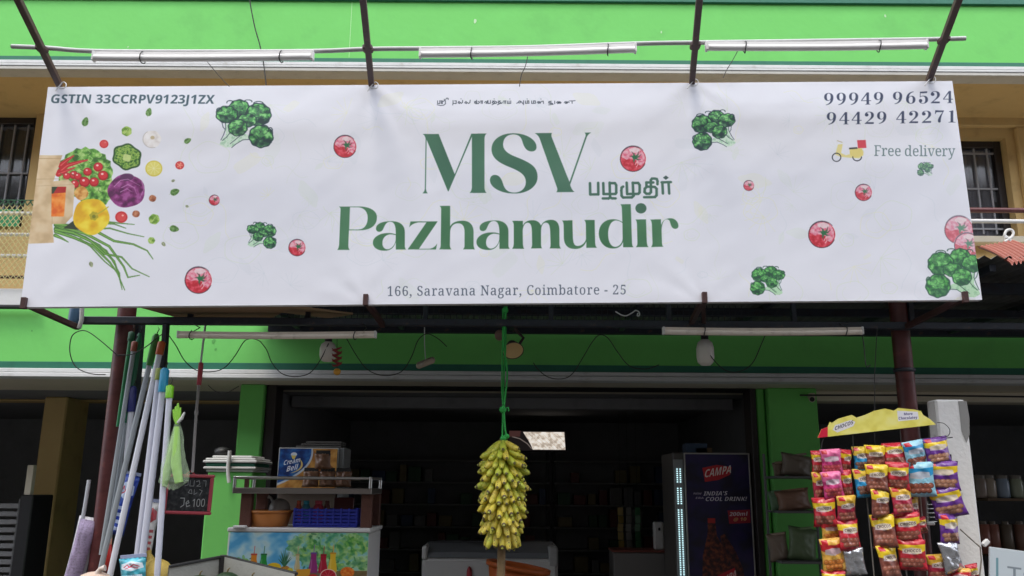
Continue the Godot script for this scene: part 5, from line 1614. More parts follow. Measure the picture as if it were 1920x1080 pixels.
func make_wires() -> void:
	var runs := [
		["black cable looping from the banner bracket to the brown post", [[222, 668], [190, 640], [165, 622], [148, 621], [134, 632], [131, 660], [140, 685], [158, 697], [180, 702], [198, 702]], 5.2],
		["black cable sagging from the post across the mop handles", [[222, 666], [248, 664], [274, 650], [296, 632], [306, 626]], 5.12],
		["black cable sagging beside the red stick grip", [[316, 628], [330, 648], [346, 676], [368, 694], [396, 697], [420, 690], [440, 668], [458, 640], [474, 635], [488, 640]], 5.4],
		["black cable sagging below the yellowed tube light", [[488, 640], [500, 656], [510, 680], [528, 700], [552, 706], [580, 700], [600, 676], [616, 644]], 5.4],
		["black cable sagging between the bulb and the flood lamp", [[650, 635], [668, 666], [688, 692], [712, 703], [735, 703], [756, 694], [772, 668], [784, 638], [800, 626], [820, 634], [838, 650]], 5.4],
		["black cable sagging beneath the fascia right of the rope", [[1000, 680], [1010, 694], [1030, 708], [1056, 710], [1074, 700], [1092, 672], [1110, 642], [1124, 628], [1140, 634], [1158, 660], [1180, 686], [1210, 692], [1236, 684]], 5.45],
		["black cable sagging right of the large bulb", [[1321, 650], [1336, 672], [1356, 692], [1376, 698], [1398, 692], [1414, 676], [1428, 644], [1436, 626]], 5.4],
		["thin cord hanging from the end of the tube light", [[1616, 622], [1620, 650], [1624, 686], [1632, 684]], 4.97],
		["thin wire hanging from the tube light over the middle of the banner", [[990, 104], [985, 124], [978, 140], [974, 162]], 4.7],
		["thin wire slanting behind the tube light above the phone numbers", [[1384, 94], [1372, 116], [1362, 132], [1356, 146]], 4.7],
		["pale wire slanting from the tube light above the tax number", [[387, 114], [404, 134], [418, 150], [430, 162]], 4.7],
		["black cable drooping in the left doorway", [[390, 722], [405, 734], [425, 736], [448, 724]], 7.5]]
	for r in runs:
		single("cable", r[0], "cable", MB.new().tube(curve(line_at(r[1], r[2]), 5), 0.0032 if r[2] > 4.9 else 0.0026, 6), M.wire, "loose cables")
	single("wire_loop", "bright curl of white wire dangling under the banner's lower edge", "wire", MB.new().tube(curve(line_at([[1154, 584], [1164, 590], [1174, 592], [1186, 586], [1192, 582], [1198, 585], [1199, 591], [1195, 592], [1196, 587]], 5.2), 5), 0.004, 6), M.wire_white)
	single("wire_loop", "thin wire loop sticking out beside the yellow header board", "wire", MB.new().tube(curve(line_at([[1757, 792], [1770, 794], [1780, 804], [1780, 814], [1772, 820], [1760, 818]], 5.0), 5), 0.0022, 5), M.wire)
	single("washing_line", "dark wire stretched along the soffit by the white pillar", "wire", MB.new().tube(line_at([[1500, 741], [1700, 741], [1930, 744]], 6.9), 0.008, 6), M.wire)

# ---------------------------------------------------------------- bananas
func make_bananas() -> void:
	var top := at(943, 832, BEAM)
	var bot := at(943, 1000, BEAM)
	var b := thing("banana_bunch", "large hanging bunch of yellow-green bananas on a thick stalk", "bananas", Vector3(top.x, bot.y, top.z))
	var h := top.y - bot.y
	var stalk := MB.new()
	stalk.tube([Vector3(0, h + 0.03, 0), Vector3(0, h * 0.5, 0), Vector3(-0.002, -0.05, 0), Vector3(-0.006, -0.3, 0.0), Vector3(-0.008, -0.5, 0)], [0.022, 0.026, 0.024, 0.025, 0.03], 12)
	part(b, "stalk", stalk, mottled(0.2, 0.13, 0.06, 0.8, 0.3, 3.0, 81))
	# three finger shapes, curved and tapered
	var shapes := []
	for v in 3:
		var mb := MB.new()
		var pts := []
		var rad := []
		var L := 0.112 + 0.008 * v
		for i in 9:
			var s := i / 8.0
			pts.append(Vector3(0, -0.016 * sin(s * PI * (0.75 + 0.1 * v)) + 0.006 * s, s * L))
			rad.append([0.01, 0.0165, 0.0215, 0.024, 0.0248, 0.0245, 0.0228, 0.0175, 0.0055][i])
		mb.tube(pts, rad, 8)
		shapes.append(mb.done())
	var skins := []
	for c in [[0.68, 0.56, 0.06], [0.56, 0.54, 0.055], [0.72, 0.57, 0.08], [0.46, 0.5, 0.05]]:
		var k := sheet_ink(64, 128, srgb(c[0], c[1], c[2]), 64, 128)
		var base := srgb(c[0], c[1], c[2])
		k.poly([[0, 0], [64, 0], [64, 128], [0, 128]], base, 1.0, mix_inks(k, [base.darkened(0.12), base, base, base.lerp(srgb(c[0] * 0.7, c[1] * 0.9, c[2]), 0.7)], 0.03, 82 + skins.size()))
		for j in 9:
			k.oval(Vector2(rng.randf_range(0, 64), rng.randf_range(20, 112)), rng.randf_range(0.8, 3.0), rng.randf_range(1.0, 5.0), srgb(0.09, 0.05, 0.02), rng.randf_range(0.3, 0.8))
		k.poly([[0, 0], [64, 0], [64, 10], [0, 12]], srgb(0.3, 0.36, 0.06), 0.7)
		k.poly([[0, 119], [20, 117], [40, 120], [64, 118], [64, 128], [0, 128]], srgb(0.05, 0.03, 0.015), 0.9)
		var m := printed(k.image(), 0.5)
		m.texture_repeat = true
		m.uv1_scale = Vector3(1, 1.0 / 0.126, 1)
		skins.append(m)
	var tiers := 13
	for t in tiers:
		var y := h * (1.0 - (t + 0.1) / tiers) + 0.02
		var s := float(t) / (tiers - 1)
		var count: int = [8, 12, 14, 15, 15, 16, 16, 16, 16, 16, 15, 14, 13][t]
		var r0: float = [0.018, 0.036, 0.046, 0.05, 0.053, 0.056, 0.058, 0.06, 0.062, 0.063, 0.062, 0.06, 0.054][t]
		for k in count:
			var an := TAU * (k + 0.5 * (t % 2)) / count + rng.randf_range(-0.1, 0.1)
			# upper fingers stick out and droop, lower ones hang down
			var droop := lerpf(-0.55, -1.06, s) + rng.randf_range(-0.17, 0.17)
			if t == tiers - 1:
				droop = -1.22 + rng.randf_range(-0.1, 0.1)
			var out := Vector3(sin(an), 0, cos(an))
			var dir := (out * cos(droop) + Vector3.UP * sin(droop)).normalized()
			var side := Vector3.UP.cross(dir).normalized()
			var f := MeshInstance3D.new()
			f.name = "banana"
			f.mesh = shapes[rng.randi() % 3]
			f.material_override = skins[rng.randi() % 4] if t < 6 else skins[[0, 2, 0, 1][rng.randi() % 4]]
			var sc := rng.randf_range(0.98, 1.18) * (0.92 if t == 0 else 1.0) * (1.18 if t == tiers - 1 else 1.0)
			var fat := rng.randf_range(0.8, 0.95)
			f.transform = Transform3D(Basis(side, dir.cross(side), dir).scaled_local(Vector3(fat, fat, sc)), out * r0 + Vector3(0, y, 0))
			b.add_child(f, true)
	# green rope with knots
	var r := thing("green_rope", "bright green rope with knots holding up the banana bunch", "rope", at(945, 820, BEAM))
	var o := r.position
	part(r, "strand", MB.new(o).tube(curve(line_at([[946, 575], [948, 640], [945, 700], [943, 768], [942, 822]], BEAM)), 0.006, 7), M.rope)
	part(r, "strand", MB.new(o).tube(curve(line_at([[950, 575], [944, 640], [951, 700], [945, 768], [949, 820]], BEAM - 0.012)), 0.006, 7), M.rope)
	part(r, "strand", MB.new(o).tube(curve(line_at([[943, 585], [942, 660], [941, 730], [944, 768]], BEAM - 0.006)), 0.005, 7), M.rope)
	for q in [[943, 768, 0.022], [944, 822, 0.02], [950, 818, 0.016], [947, 582, 0.02]]:
		part(r, "knot", MB.new(o).ball(at(q[0], q[1], BEAM - 0.01), Vector3(q[2] * 1.1, q[2], q[2] * 0.9), 6, 9), M.rope)
	part(r, "knot_tail", MB.new(o).tube(line_at([[946, 768], [953, 764], [954, 771]], BEAM - 0.01), 0.006, 6), M.rope)

# ---------------------------------------------------------------- mops and handles at the left post
func make_mops() -> void:
	var clear := plain(0.66, 0.68, 0.74, 0.25)
	var white := plain(0.6, 0.62, 0.72, 0.3)
	var dull := plain(0.3, 0.33, 0.35, 0.35)
	var d := 5.12
	# [x0, y0, x1, y1, px wide, depth, body, grip colour, grip from, grip to, label]
	var sticks := [
		[262, 625, 205, 1010, 7, 5.22, dull, Color(0.02, 0.16, 0.08), 0.0, 0.45, "dark green mop handle next to the brown post"],
		[247, 622, 222, 800, 7, 5.25, plain(0.02, 0.2, 0.07, 0.4), Color(0.02, 0.1, 0.05), 0.0, 0.1, "short bright green broom handle behind the mop handles"],
		[253, 640, 190, 1040, 7, 5.18, dull, Color(0.3, 0.08, 0.05), 0.0, 0.05, "grey mop handle with a red tip beside the post"],
		[250, 724, 238, 860, 9, 5.2, clear, Color(0.015, 0.02, 0.14), 0.0, 0.36, "mop handle with a dark blue grip"],
		[294, 626, 187, 1075, 8, 5.14, dull, Color(0.04, 0.22, 0.03), 0.0, 0.14, "grey mop handle with a mossy green grip"],
		[304, 640, 205, 1085, 9, 5.1, clear, Color(0.5, 0.1, 0.02), 0.0, 0.06, "pale mop handle with an orange grip"],
		[300, 690, 252, 1085, 9, 5.08, white, Color(0.25, 0.3, 0.04), 0.0, 0.06, "white mop handle with an olive grip"],
		[310, 690, 262, 1085, 10, 5.05, white, Color(0.02, 0.3, 0.5), 0.0, 0.12, "white mop handle with a sky blue grip"],
		[319, 722, 294, 1090, 9, 5.0, white, Color(0.2, 0.55, 0.02), 0.0, 0.07, "white mop handle with a lime grip"]]
	for s in sticks:
		var p0 := at(s[0], s[1], s[5])
		var p1 := at(s[2], s[3], s[5])
		var r: float = s[4] / FOCAL * s[5] * 0.62
		var t := thing("hanging_mop", s[10], "mop", p1, "mop and broom handles hung at the left post")
		part(t, "shaft", MB.new(p1).tube([p0.lerp(p1, s[9] - 0.01), p1], r, 10), s[6])
		part(t, "grip", MB.new(p1).tube([p0, p0.lerp(p1, s[9] * 0.1), p0.lerp(p1, s[9])], [r * 0.7, r * 1.35, r * 1.3], 10), plain(s[7].r, s[7].g, s[7].b, 0.45))
		part(t, "hanging_loop", MB.new(p1).tube([p0, p0 + Vector3(0.012, 0.03, 0), p0 + Vector3(0, 0.05, 0), p0 + Vector3(-0.012, 0.03, 0), p0], 0.003, 5), M.wire)
	# telescopic rod with a pink grip
	var p1 := at(361, 885, 5.4)
	var rod := thing("telescopic_rod", "thin steel rod with a pink grip hanging from the canopy beam", "rod", p1)
	part(rod, "upper_tube", MB.new(p1).tube(line_at([[386, 600], [376, 684]], 5.4), 0.007, 10), M.steel)
	part(rod, "grip", MB.new(p1).tube(line_at([[377, 680], [376.5, 688], [373, 722]], 5.4), [0.014, 0.0155, 0.015], 12), plain(0.55, 0.07, 0.1, 0.45))
	part(rod, "lower_tube", MB.new(p1).tube(line_at([[373, 720], [368, 775], [361, 886]], 5.4), 0.009, 10), plain(0.36, 0.34, 0.33, 0.35))
	part(rod, "ring", MB.new(p1).tube(line_at([[368.6, 770], [368, 778]], 5.4), 0.013, 10), plain(0.36, 0.34, 0.33, 0.35))
	# green brush in a clear bag
	var bg := thing("bagged_brush", "lime green brush in a tied clear plastic bag beside the mop handles", "brush", at(335, 918, 4.98))
	var o := bg.position
	var lime := plain(0.28, 0.62, 0.06, 0.5)
	for q in [[[330, 762], [329, 778], [332, 792]], [[338, 764], [336, 780], [333, 794]], [[334, 756], [333, 776], [332, 796]], [[325, 768], [328, 782], [331, 794]]]:
		part(bg, "leaf_fibre", MB.new(o).tube(line_at(q, 4.98), [0.006, 0.012, 0.008], 6), lime)
	part(bg, "brush_head", MB.new(o).tube(line_at([[332, 800], [331, 830], [330, 870], [336, 905]], 4.98), [0.014, 0.022, 0.03, 0.024], 10), plain(0.34, 0.62, 0.14, 0.6))
	part(bg, "brush_head", MB.new(o).tube(line_at([[330, 800], [322, 840], [314, 880], [308, 912]], 5.0), [0.01, 0.018, 0.026, 0.018], 10), plain(0.4, 0.6, 0.26, 0.6))
	var film := plain(0.62, 0.8, 0.56, 0.3)
	film.transparency = BaseMaterial3D.TRANSPARENCY_ALPHA
	film.albedo_color.a = 0.2
	var fb := MB.new(o)
	var prev := []
	for i in 9:
		var s := i / 8.0
		var c := at(lerpf(333, 325, s), lerpf(793, 918, s), 4.98)
		var rr: float = [0.014, 0.028, 0.04, 0.05, 0.06, 0.07, 0.078, 0.08, 0.02][i]
		var ring := []
		for k in 14:
			var an := TAU * k / 14
			var wob := 1.0 + 0.14 * sin(k * 2.9 + i * 1.3)
			ring.append(c + Vector3(cos(an) * rr * wob, 0.006 * sin(k * 1.7), sin(an) * rr * 0.45 * wob))
		if i > 0:
			fb.st.set_smooth_group(-1)
			for k in 14:
				var n := (k + 1) % 14
				fb.tri(prev[k], prev[n], ring[n])
				fb.tri(prev[k], ring[n], ring[k])
		prev = ring
	part(bg, "clear_bag", fb, film)
	part(bg, "bag_tail", MB.new(o).tube(line_at([[333, 793], [341, 784], [346, 773]], 4.97), [0.008, 0.01, 0.005], 6), plain(0.6, 0.62, 0.58, 0.3))
	# slate price board
	var c0 := at(316, 893, 5.42)
	var c1 := at(397, 892, 5.4)
	var c2 := at(391, 961, 5.42)
	var w := c0.distance_to(c1)
	var h := c1.distance_to(c2)
	var pb := thing("price_board", "black slate price board in a red frame with a chalked price", "price board", (c0 + c2) / 2)
	var tilt := Basis(Vector3(0, 0, 1), -0.02)
	part(pb, "slate", MB.new().quad(tilt * Vector3(-w / 2, h / 2, 0.0), tilt * Vector3(w / 2, h / 2, 0.0), tilt * Vector3(w / 2, -h / 2, 0.0), tilt * Vector3(-w / 2, -h / 2, 0.0)), printed(print_slate(), 0.8))
	part(pb, "backing", MB.new().box(Vector3(0, 0, -0.008), Vector3(w, h, 0.01), 0.0, tilt), M.black)
	for e in [[0.0, h / 2, w + 0.028, 0.02], [0.0, -h / 2, w + 0.028, 0.02], [-w / 2, 0.0, 0.02, h - 0.02], [w / 2, 0.0, 0.02, h - 0.02]]:
		part(pb, "frame_strip", MB.new().box(tilt * Vector3(e[0], e[1], 0.0), Vector3(e[2], e[3], 0.022), 0.005, tilt), plain(0.42, 0.06, 0.08, 0.5))
	part(pb, "hanger", MB.new().tube([tilt * Vector3(-0.04, h / 2, 0), Vector3(0.0, h / 2 + 0.03, 0), tilt * Vector3(0.04, h / 2, 0)], 0.004, 5), M.red)

# ---------------------------------------------------------------- juice counter
func make_counter() -> void:
	var d := 5.9
	var a := at(428, 991, d)
	var e := at(693, 989, d)
	var y := (a.y + e.y) / 2
	var ct := thing("juice_counter", "juice counter with a printed panel of bottles and fruit", "counter", Vector3((a.x + e.x) / 2, 0.15, -d))
	var o := ct.position
	part(ct, "cabinet", MB.new(o).span(Vector3(a.x + 0.006, 0.15, -d - 0.012), Vector3(e.x - 0.006, y - 0.03, -d - 0.55), 0.01), M.white_paint)
	part(ct, "worktop", MB.new(o).span(Vector3(a.x - 0.005, y - 0.028, -d + 0.004), Vector3(e.x + 0.005, y, -d - 0.56), 0.006), M.white_paint)
	var ph := (e.x - a.x) * 96.0 / 300.0
	part(ct, "printed_panel", MB.new(o).quad(Vector3(a.x + 0.004, y - 0.03, -d), Vector3(e.x - 0.004, y - 0.03, -d), Vector3(e.x - 0.004, y - 0.03 - ph, -d), Vector3(a.x + 0.004, y - 0.03 - ph, -d)), printed(print_juice(), 0.35))
	# frame above the worktop
	var sy0 := at(565, 926, d).y
	var sy1 := at(565, 915, d).y
	var rail_y := at(565, 896, d).y
	var x0 := at(434, 915, d).x
	var x1 := at(696, 915, d).x
	var wood := mottled(0.1, 0.035, 0.022, 0.5, 0.2, 3.0, 91)
	for x in [at(455, 955, d).x, at(684, 955, d).x]:
		part(ct, "post", MB.new(o).span(Vector3(x - 0.037, y, -d - 0.06), Vector3(x + 0.037, sy0, -d - 0.12), 0.004), wood)
		part(ct, "post", MB.new(o).span(Vector3(x - 0.037, y, -d - 0.42), Vector3(x + 0.037, sy0, -d - 0.48), 0.004), wood)
	part(ct, "shelf", MB.new(o).span(Vector3(x0, sy0, -d - 0.02), Vector3(x1, sy1, -d - 0.5), 0.004), plain(0.3, 0.27, 0.25, 0.35, 0.8))
	part(ct, "shelf_rail", MB.new(o).tube([Vector3(x0, rail_y, -d - 0.03), Vector3(x1, rail_y, -d - 0.03)], 0.0105, 10), M.steel)
	part(ct, "shelf_rail", MB.new(o).tube([Vector3(x0, rail_y, -d - 0.48), Vector3(x1, rail_y, -d - 0.48)], 0.0105, 10), M.steel)
	for x in [x0 + 0.01, x1 - 0.01]:
		part(ct, "shelf_rail", MB.new(o).tube([Vector3(x, rail_y, -d - 0.03), Vector3(x, rail_y, -d - 0.48)], 0.0105, 10), M.steel)
		for z in [-d - 0.03, -d - 0.48]:
			part(ct, "rail_post", MB.new(o).tube([Vector3(x, sy1, z), Vector3(x, rail_y + 0.008, z)], 0.0115, 10), M.steel)
	part(ct, "rail_post", MB.new(o).span(Vector3(at(460, 905, d).x - 0.015, sy1, -d - 0.026), Vector3(at(460, 905, d).x + 0.015, rail_y, -d - 0.04), 0.002), wood)
	part(ct, "paper_fold", MB.new(o).box(at(450, 988, d - 0.01), Vector3(0.085, 0.02, 0.05), 0.006), M.white_paint)
	# basin with a netted melon
	var bz := -d - 0.2
	var bc := at(507, 957, d + 0.2)
	var rr := absf(at(549, 957, d + 0.2).x - bc.x)
	var hb := bc.y - y - 0.002
	var bs := thing("orange_basin", "orange plastic basin on the juice counter", "basin", Vector3(bc.x, y, bz))
	var amber := plain(0.55, 0.2, 0.045, 0.45)
	part(bs, "bowl", MB.new().lathe(Vector3.ZERO, [Vector2(0, 0.002), Vector2(rr * 0.78, 0.002), Vector2(rr * 0.93, hb * 0.75), Vector2(rr * 0.95, hb), Vector2(rr * 0.9, hb), Vector2(rr * 0.74, 0.012), Vector2(0, 0.012)], 32), amber)
	part(bs, "rim", MB.new().lathe(Vector3.ZERO, [Vector2(rr * 0.945, hb - 0.014), Vector2(rr * 1.01, hb - 0.01), Vector2(rr * 1.01, hb + 0.004), Vector2(rr * 0.9, hb + 0.004)], 32), amber)
	var ml := thing("wrapped_melon", "grey plastic-wrapped melon resting in the orange basin", "melon", at(524, 957, d + 0.22))
	part(ml, "melon", MB.new().ball(Vector3(0, 0.01, 0), Vector3(0.075, 0.072, 0.07), 10, 14), mottled(0.32, 0.3, 0.28, 0.35, 0.2, 5.0, 92))
	part(ml, "wrap_twist", MB.new().tube([Vector3(-0.05, 0.06, 0.0), Vector3(-0.065, 0.085, 0.0), Vector3(-0.085, 0.092, 0)], [0.012, 0.008, 0.012], 7), plain(0.45, 0.45, 0.44, 0.3))
	# blue crate with bottles
	var c0 := at(551, 953, d + 0.08)
	var c1 := at(671, 953, d + 0.08)
	var cr := thing("blue_crate", "blue plastic crate of bottles on the juice counter", "crate", Vector3((c0.x + c1.x) / 2, y + 0.001, -d - 0.24))
	var blue := plain(0.018, 0.03, 0.3, 0.4)
	var hw := (c1.x - c0.x) / 2
	var ht := c0.y - y
	part(cr, "base", MB.new().span(Vector3(-hw, 0, -0.16), Vector3(hw, 0.012, 0.16), 0.003), blue)
	for s in [-1, 1]:
		for k in 5:
			part(cr, "side_slat", MB.new().span(Vector3(-hw, 0.013 + k * (ht - 0.013) / 5.0, s * 0.155 - 0.004), Vector3(hw, 0.008 + (k + 1) * (ht - 0.013) / 5.0, s * 0.155 + 0.004), 0.002), blue)
		for k in 9:
			part(cr, "rib", MB.new().span(Vector3(-hw + (2 * hw - 0.012) * k / 8.0, 0.012, s * 0.161 - 0.003), Vector3(-hw + (2 * hw - 0.012) * k / 8.0 + 0.012, ht, s * 0.161 + 0.003), 0.001), blue)
		part(cr, "end_panel", MB.new().span(Vector3(s * hw - 0.005, 0.013, -0.15), Vector3(s * hw + 0.005, ht, 0.15), 0.002), blue)
	for bt in [[560, 0.02, Color(0.6, 0.1, 0.06), "red syrup bottle in the blue crate"], [574, 0.028, Color(0.05, 0.3, 0.4), "turquoise bottle in the blue crate beside the red one"], [597, 0.036, Color(0.5, 0.05, 0.08), "jar with a pink lid in the blue crate"], [613, 0.02, Color(0.12, 0.03, 0.03), "small dark bottle in the blue crate"]]:
		var p := at(bt[0], 953, d + 0.2)
		var q := thing("bottle", bt[3], "bottle", Vector3(p.x, y + 0.014, p.z), "bottles in the blue crate")
		var r: float = bt[1]
		var col: Color = bt[2]
		var tall := at(bt[0], 937, d + 0.2).y - y - 0.02
		part(q, "body", MB.new().lathe(Vector3.ZERO, [Vector2(0, 0), Vector2(r, 0.0), Vector2(r, tall * 0.75), Vector2(r * 0.6, tall * 0.86)], 14), plain(col.r, col.g, col.b, 0.3))
		part(q, "cap", MB.new().lathe(Vector3.ZERO, [Vector2(r * 0.72, tall * 0.86), Vector2(r * 0.72, tall), Vector2(0, tall)], 14), plain(minf(col.r * 1.3, 0.8), col.g * 1.6, col.b * 1.6, 0.4))
	# dark tray at the crate's right end
	var tr := thing("red_tray", "dark red tray leaning in the right end of the blue crate", "tray", at(645, 945, d + 0.26))
	part(tr, "panel", MB.new().box(Vector3.ZERO, Vector3(0.14, 0.09, 0.012), 0.004, Basis(Vector3.RIGHT, -0.2)), plain(0.1, 0.012, 0.012, 0.4))
	part(tr, "lip", MB.new().box(Vector3(0, -0.035, 0.02), Vector3(0.14, 0.012, 0.03), 0.004), plain(0.16, 0.05, 0.05, 0.4))
	# packets on the shelf
	var chip := plain(0.2, 0.1, 0.055, 0.35)
	for p in [[604, 884, "brown snack pouch standing on top of the shelf row"], [582, 912, "brown snack pouch at the end of the shelf row below the ice cream board"], [613, 911, "brown snack pouch in the middle of the shelf row"], [643, 911, "brown snack pouch at the end of the shelf row beside the rail post"]]:
		var c := at(p[0], p[1], d + 0.18)
		if p[1] > 900:
			c.y = sy1 + 0.062
		else:
			c.y = sy1 + 0.062 + 0.12
		var q := thing("snack_pouch", p[2], "snack pouch", c, "brown pouches on the shelf")
		part(q, "pouch", pillow(0.118, 0.11, 0.03, int(p[0])), chip)
		part(q, "black_header", MB.new().box(Vector3(0, 0.055, 0), Vector3(0.1, 0.042, 0.008), 0.002, Basis(Vector3.RIGHT, -0.25)), M.black)
	# ice cream board behind
	var i0 := at(525, 841, 6.8)
	var i1 := at(633, 842, 6.8)
	var ib := thing("ice_cream_board", "blue and tan ice cream advertising board behind the shelf", "sign", Vector3((i0.x + i1.x) / 2, i0.y, -6.8))
	var iw := (i1.x - i0.x) / 2
	var ih := iw * 2 * 78.0 / 112.0
	part(ib, "poster", MB.new().quad(Vector3(-iw, 0, 0), Vector3(iw, 0, 0), Vector3(iw, -ih, 0.02), Vector3(-iw, -ih, 0.02)), printed(print_icecream(), 0.35))
	part(ib, "backing", MB.new().span(Vector3(-iw - 0.008, -ih - 0.01, -0.02), Vector3(iw + 0.008, 0.008, -0.006), 0.003), plain(0.5, 0.5, 0.46, 0.4))
	part(ib, "side_panel", MB.new().span(Vector3(iw + 0.009, -1.2, -0.3), Vector3(iw + 0.05, 0.01, -0.02), 0.004), plain(0.2, 0.21, 0.21, 0.4))
	part(ib, "support", MB.new().span(Vector3(-iw, 0.15 - i0.y, -0.3), Vector3(iw, -0.02, -0.025), 0.004), plain(0.11, 0.08, 0.06, 0.6))
	var eg := thing("egg_trays", "stack of grey egg trays on top of the ice cream board", "trays", Vector3(i0.x + 0.28, i0.y + 0.012, -6.95))
	for k in 3:
		var bx := MB.new()
		bx.span(Vector3(-0.17 + k * 0.04, 0.0 + k * 0.017, -0.1), Vector3(0.19, 0.013 + k * 0.017, 0.1), 0.004)
		part(eg, "tray", bx, mottled(0.13, 0.12, 0.11, 0.9, 0.25, 6.0, 93 + k))

# ---------------------------------------------------------------- drinks cooler
func make_cooler() -> void:
	var d := 8.15
	var a := at(1284, 849, d)
	var e := at(1402, 849, d)
	var w := e.x - a.x
	var c := thing("drinks_cooler", "tall upright drinks cooler with a dark blue cola poster", "cooler", Vector3((a.x + e.x) / 2, 0.15, -d))
	var o := c.position
	var bx := a.x - 0.11
	part(c, "cabinet", MB.new(o).span(Vector3(bx, 0.2, -d - 0.03), Vector3(e.x + 0.02, a.y + 0.005, -d - 0.65), 0.012), plain(0.11, 0.1, 0.09, 0.5))
	part(c, "plinth", MB.new(o).span(Vector3(bx + 0.03, 0.15, -d - 0.06), Vector3(e.x - 0.01, 0.2, -d - 0.6)), M.black)
	var ph := w * 250.0 / 120.0
	part(c, "poster", MB.new(o).quad(Vector3(a.x, a.y - 0.01, -d + 0.002), Vector3(e.x, a.y - 0.01, -d + 0.002), Vector3(e.x, a.y - 0.01 - ph, -d + 0.002), Vector3(a.x, a.y - 0.01 - ph, -d + 0.002)), printed(print_cooler(), 0.35))
	part(c, "door", MB.new(o).span(Vector3(a.x - 0.012, 0.22, -d - 0.028), Vector3(e.x + 0.012, a.y, -d), 0.004), plain(0.2, 0.2, 0.19, 0.4))
	for x in [a.x - 0.006, e.x + 0.006]:
		part(c, "trim", MB.new(o).span(Vector3(x - 0.006, 0.22, -d + 0.003), Vector3(x + 0.006, a.y, -d + 0.012), 0.002), plain(0.42, 0.4, 0.37, 0.35))
	part(c, "trim", MB.new(o).span(Vector3(a.x, a.y - 0.012, -d + 0.003), Vector3(e.x, a.y, -d + 0.012), 0.002), plain(0.42, 0.4, 0.37, 0.35))
	# strip of LEDs down the cooler's side
	var lit := plain(0.5, 0.55, 0.55, 0.4)
	lit.emission_enabled = true
	lit.emission = Color(0.8, 0.97, 1.0)
	lit.emission_energy_multiplier = 0.85
	var st := thing("led_strip", "glowing strip of small white lights beside the drinks cooler", "light strip", Vector3(bx + 0.05, 0.6, -d - 0.02))
	part(st, "channel", MB.new(st.position).span(Vector3(bx + 0.004, 0.6, -d - 0.028), Vector3(bx + 0.092, a.y - 0.06, -d - 0.012), 0.004), plain(0.3, 0.32, 0.32, 0.35))
	var y := a.y - 0.15
	var i := 0
	var beads := MB.new(st.position)
	while y > 0.62:
		if not (i in [7, 8, 17, 18]):
			for x in [0.033, 0.062]:
				beads.ball(Vector3(bx + x, y, -d - 0.008), Vector3(0.0075, 0.006, 0.005), 4, 6)
		y -= 0.0195
		i += 1
	part(st, "led_beads", beads, lit, "stuff")
	var glow := AreaLight3D.new()
	glow.name = "led_glow"
	glow.area_size = Vector2(0.06, 1.2)
	glow.position = Vector3(0.0, 0.55, 0.03)
	glow.light_color = Color(0.8, 0.97, 1.0)
	glow.light_energy = 0.02
	glow.rotation_degrees.y = 180
	glow.shadow_enabled = true
	st.add_child(glow)
	# boxes standing on the cooler
	for b in [[1305, 0.1, 0.09, Color(0.05, 0.09, 0.16), "blue carton on top of the drinks cooler"], [1318, 0.08, 0.05, Color(0.16, 0.1, 0.05), "small brown carton on top of the drinks cooler"]]:
		var p := at(b[0], 849, d + 0.2)
		var q := thing("carton", b[4], "box", Vector3(p.x, a.y + 0.006, -d - 0.25), "cartons on the cooler")
		part(q, "box", MB.new().span(Vector3(-b[1], 0, -0.1), Vector3(b[1], b[2], 0.1), 0.004), plain(b[3].r, b[3].g, b[3].b, 0.6))
		part(q, "tape", MB.new().span(Vector3(-0.015, b[2], -0.1), Vector3(0.015, b[2] + 0.002, 0.1)), plain(0.3, 0.25, 0.18, 0.4))

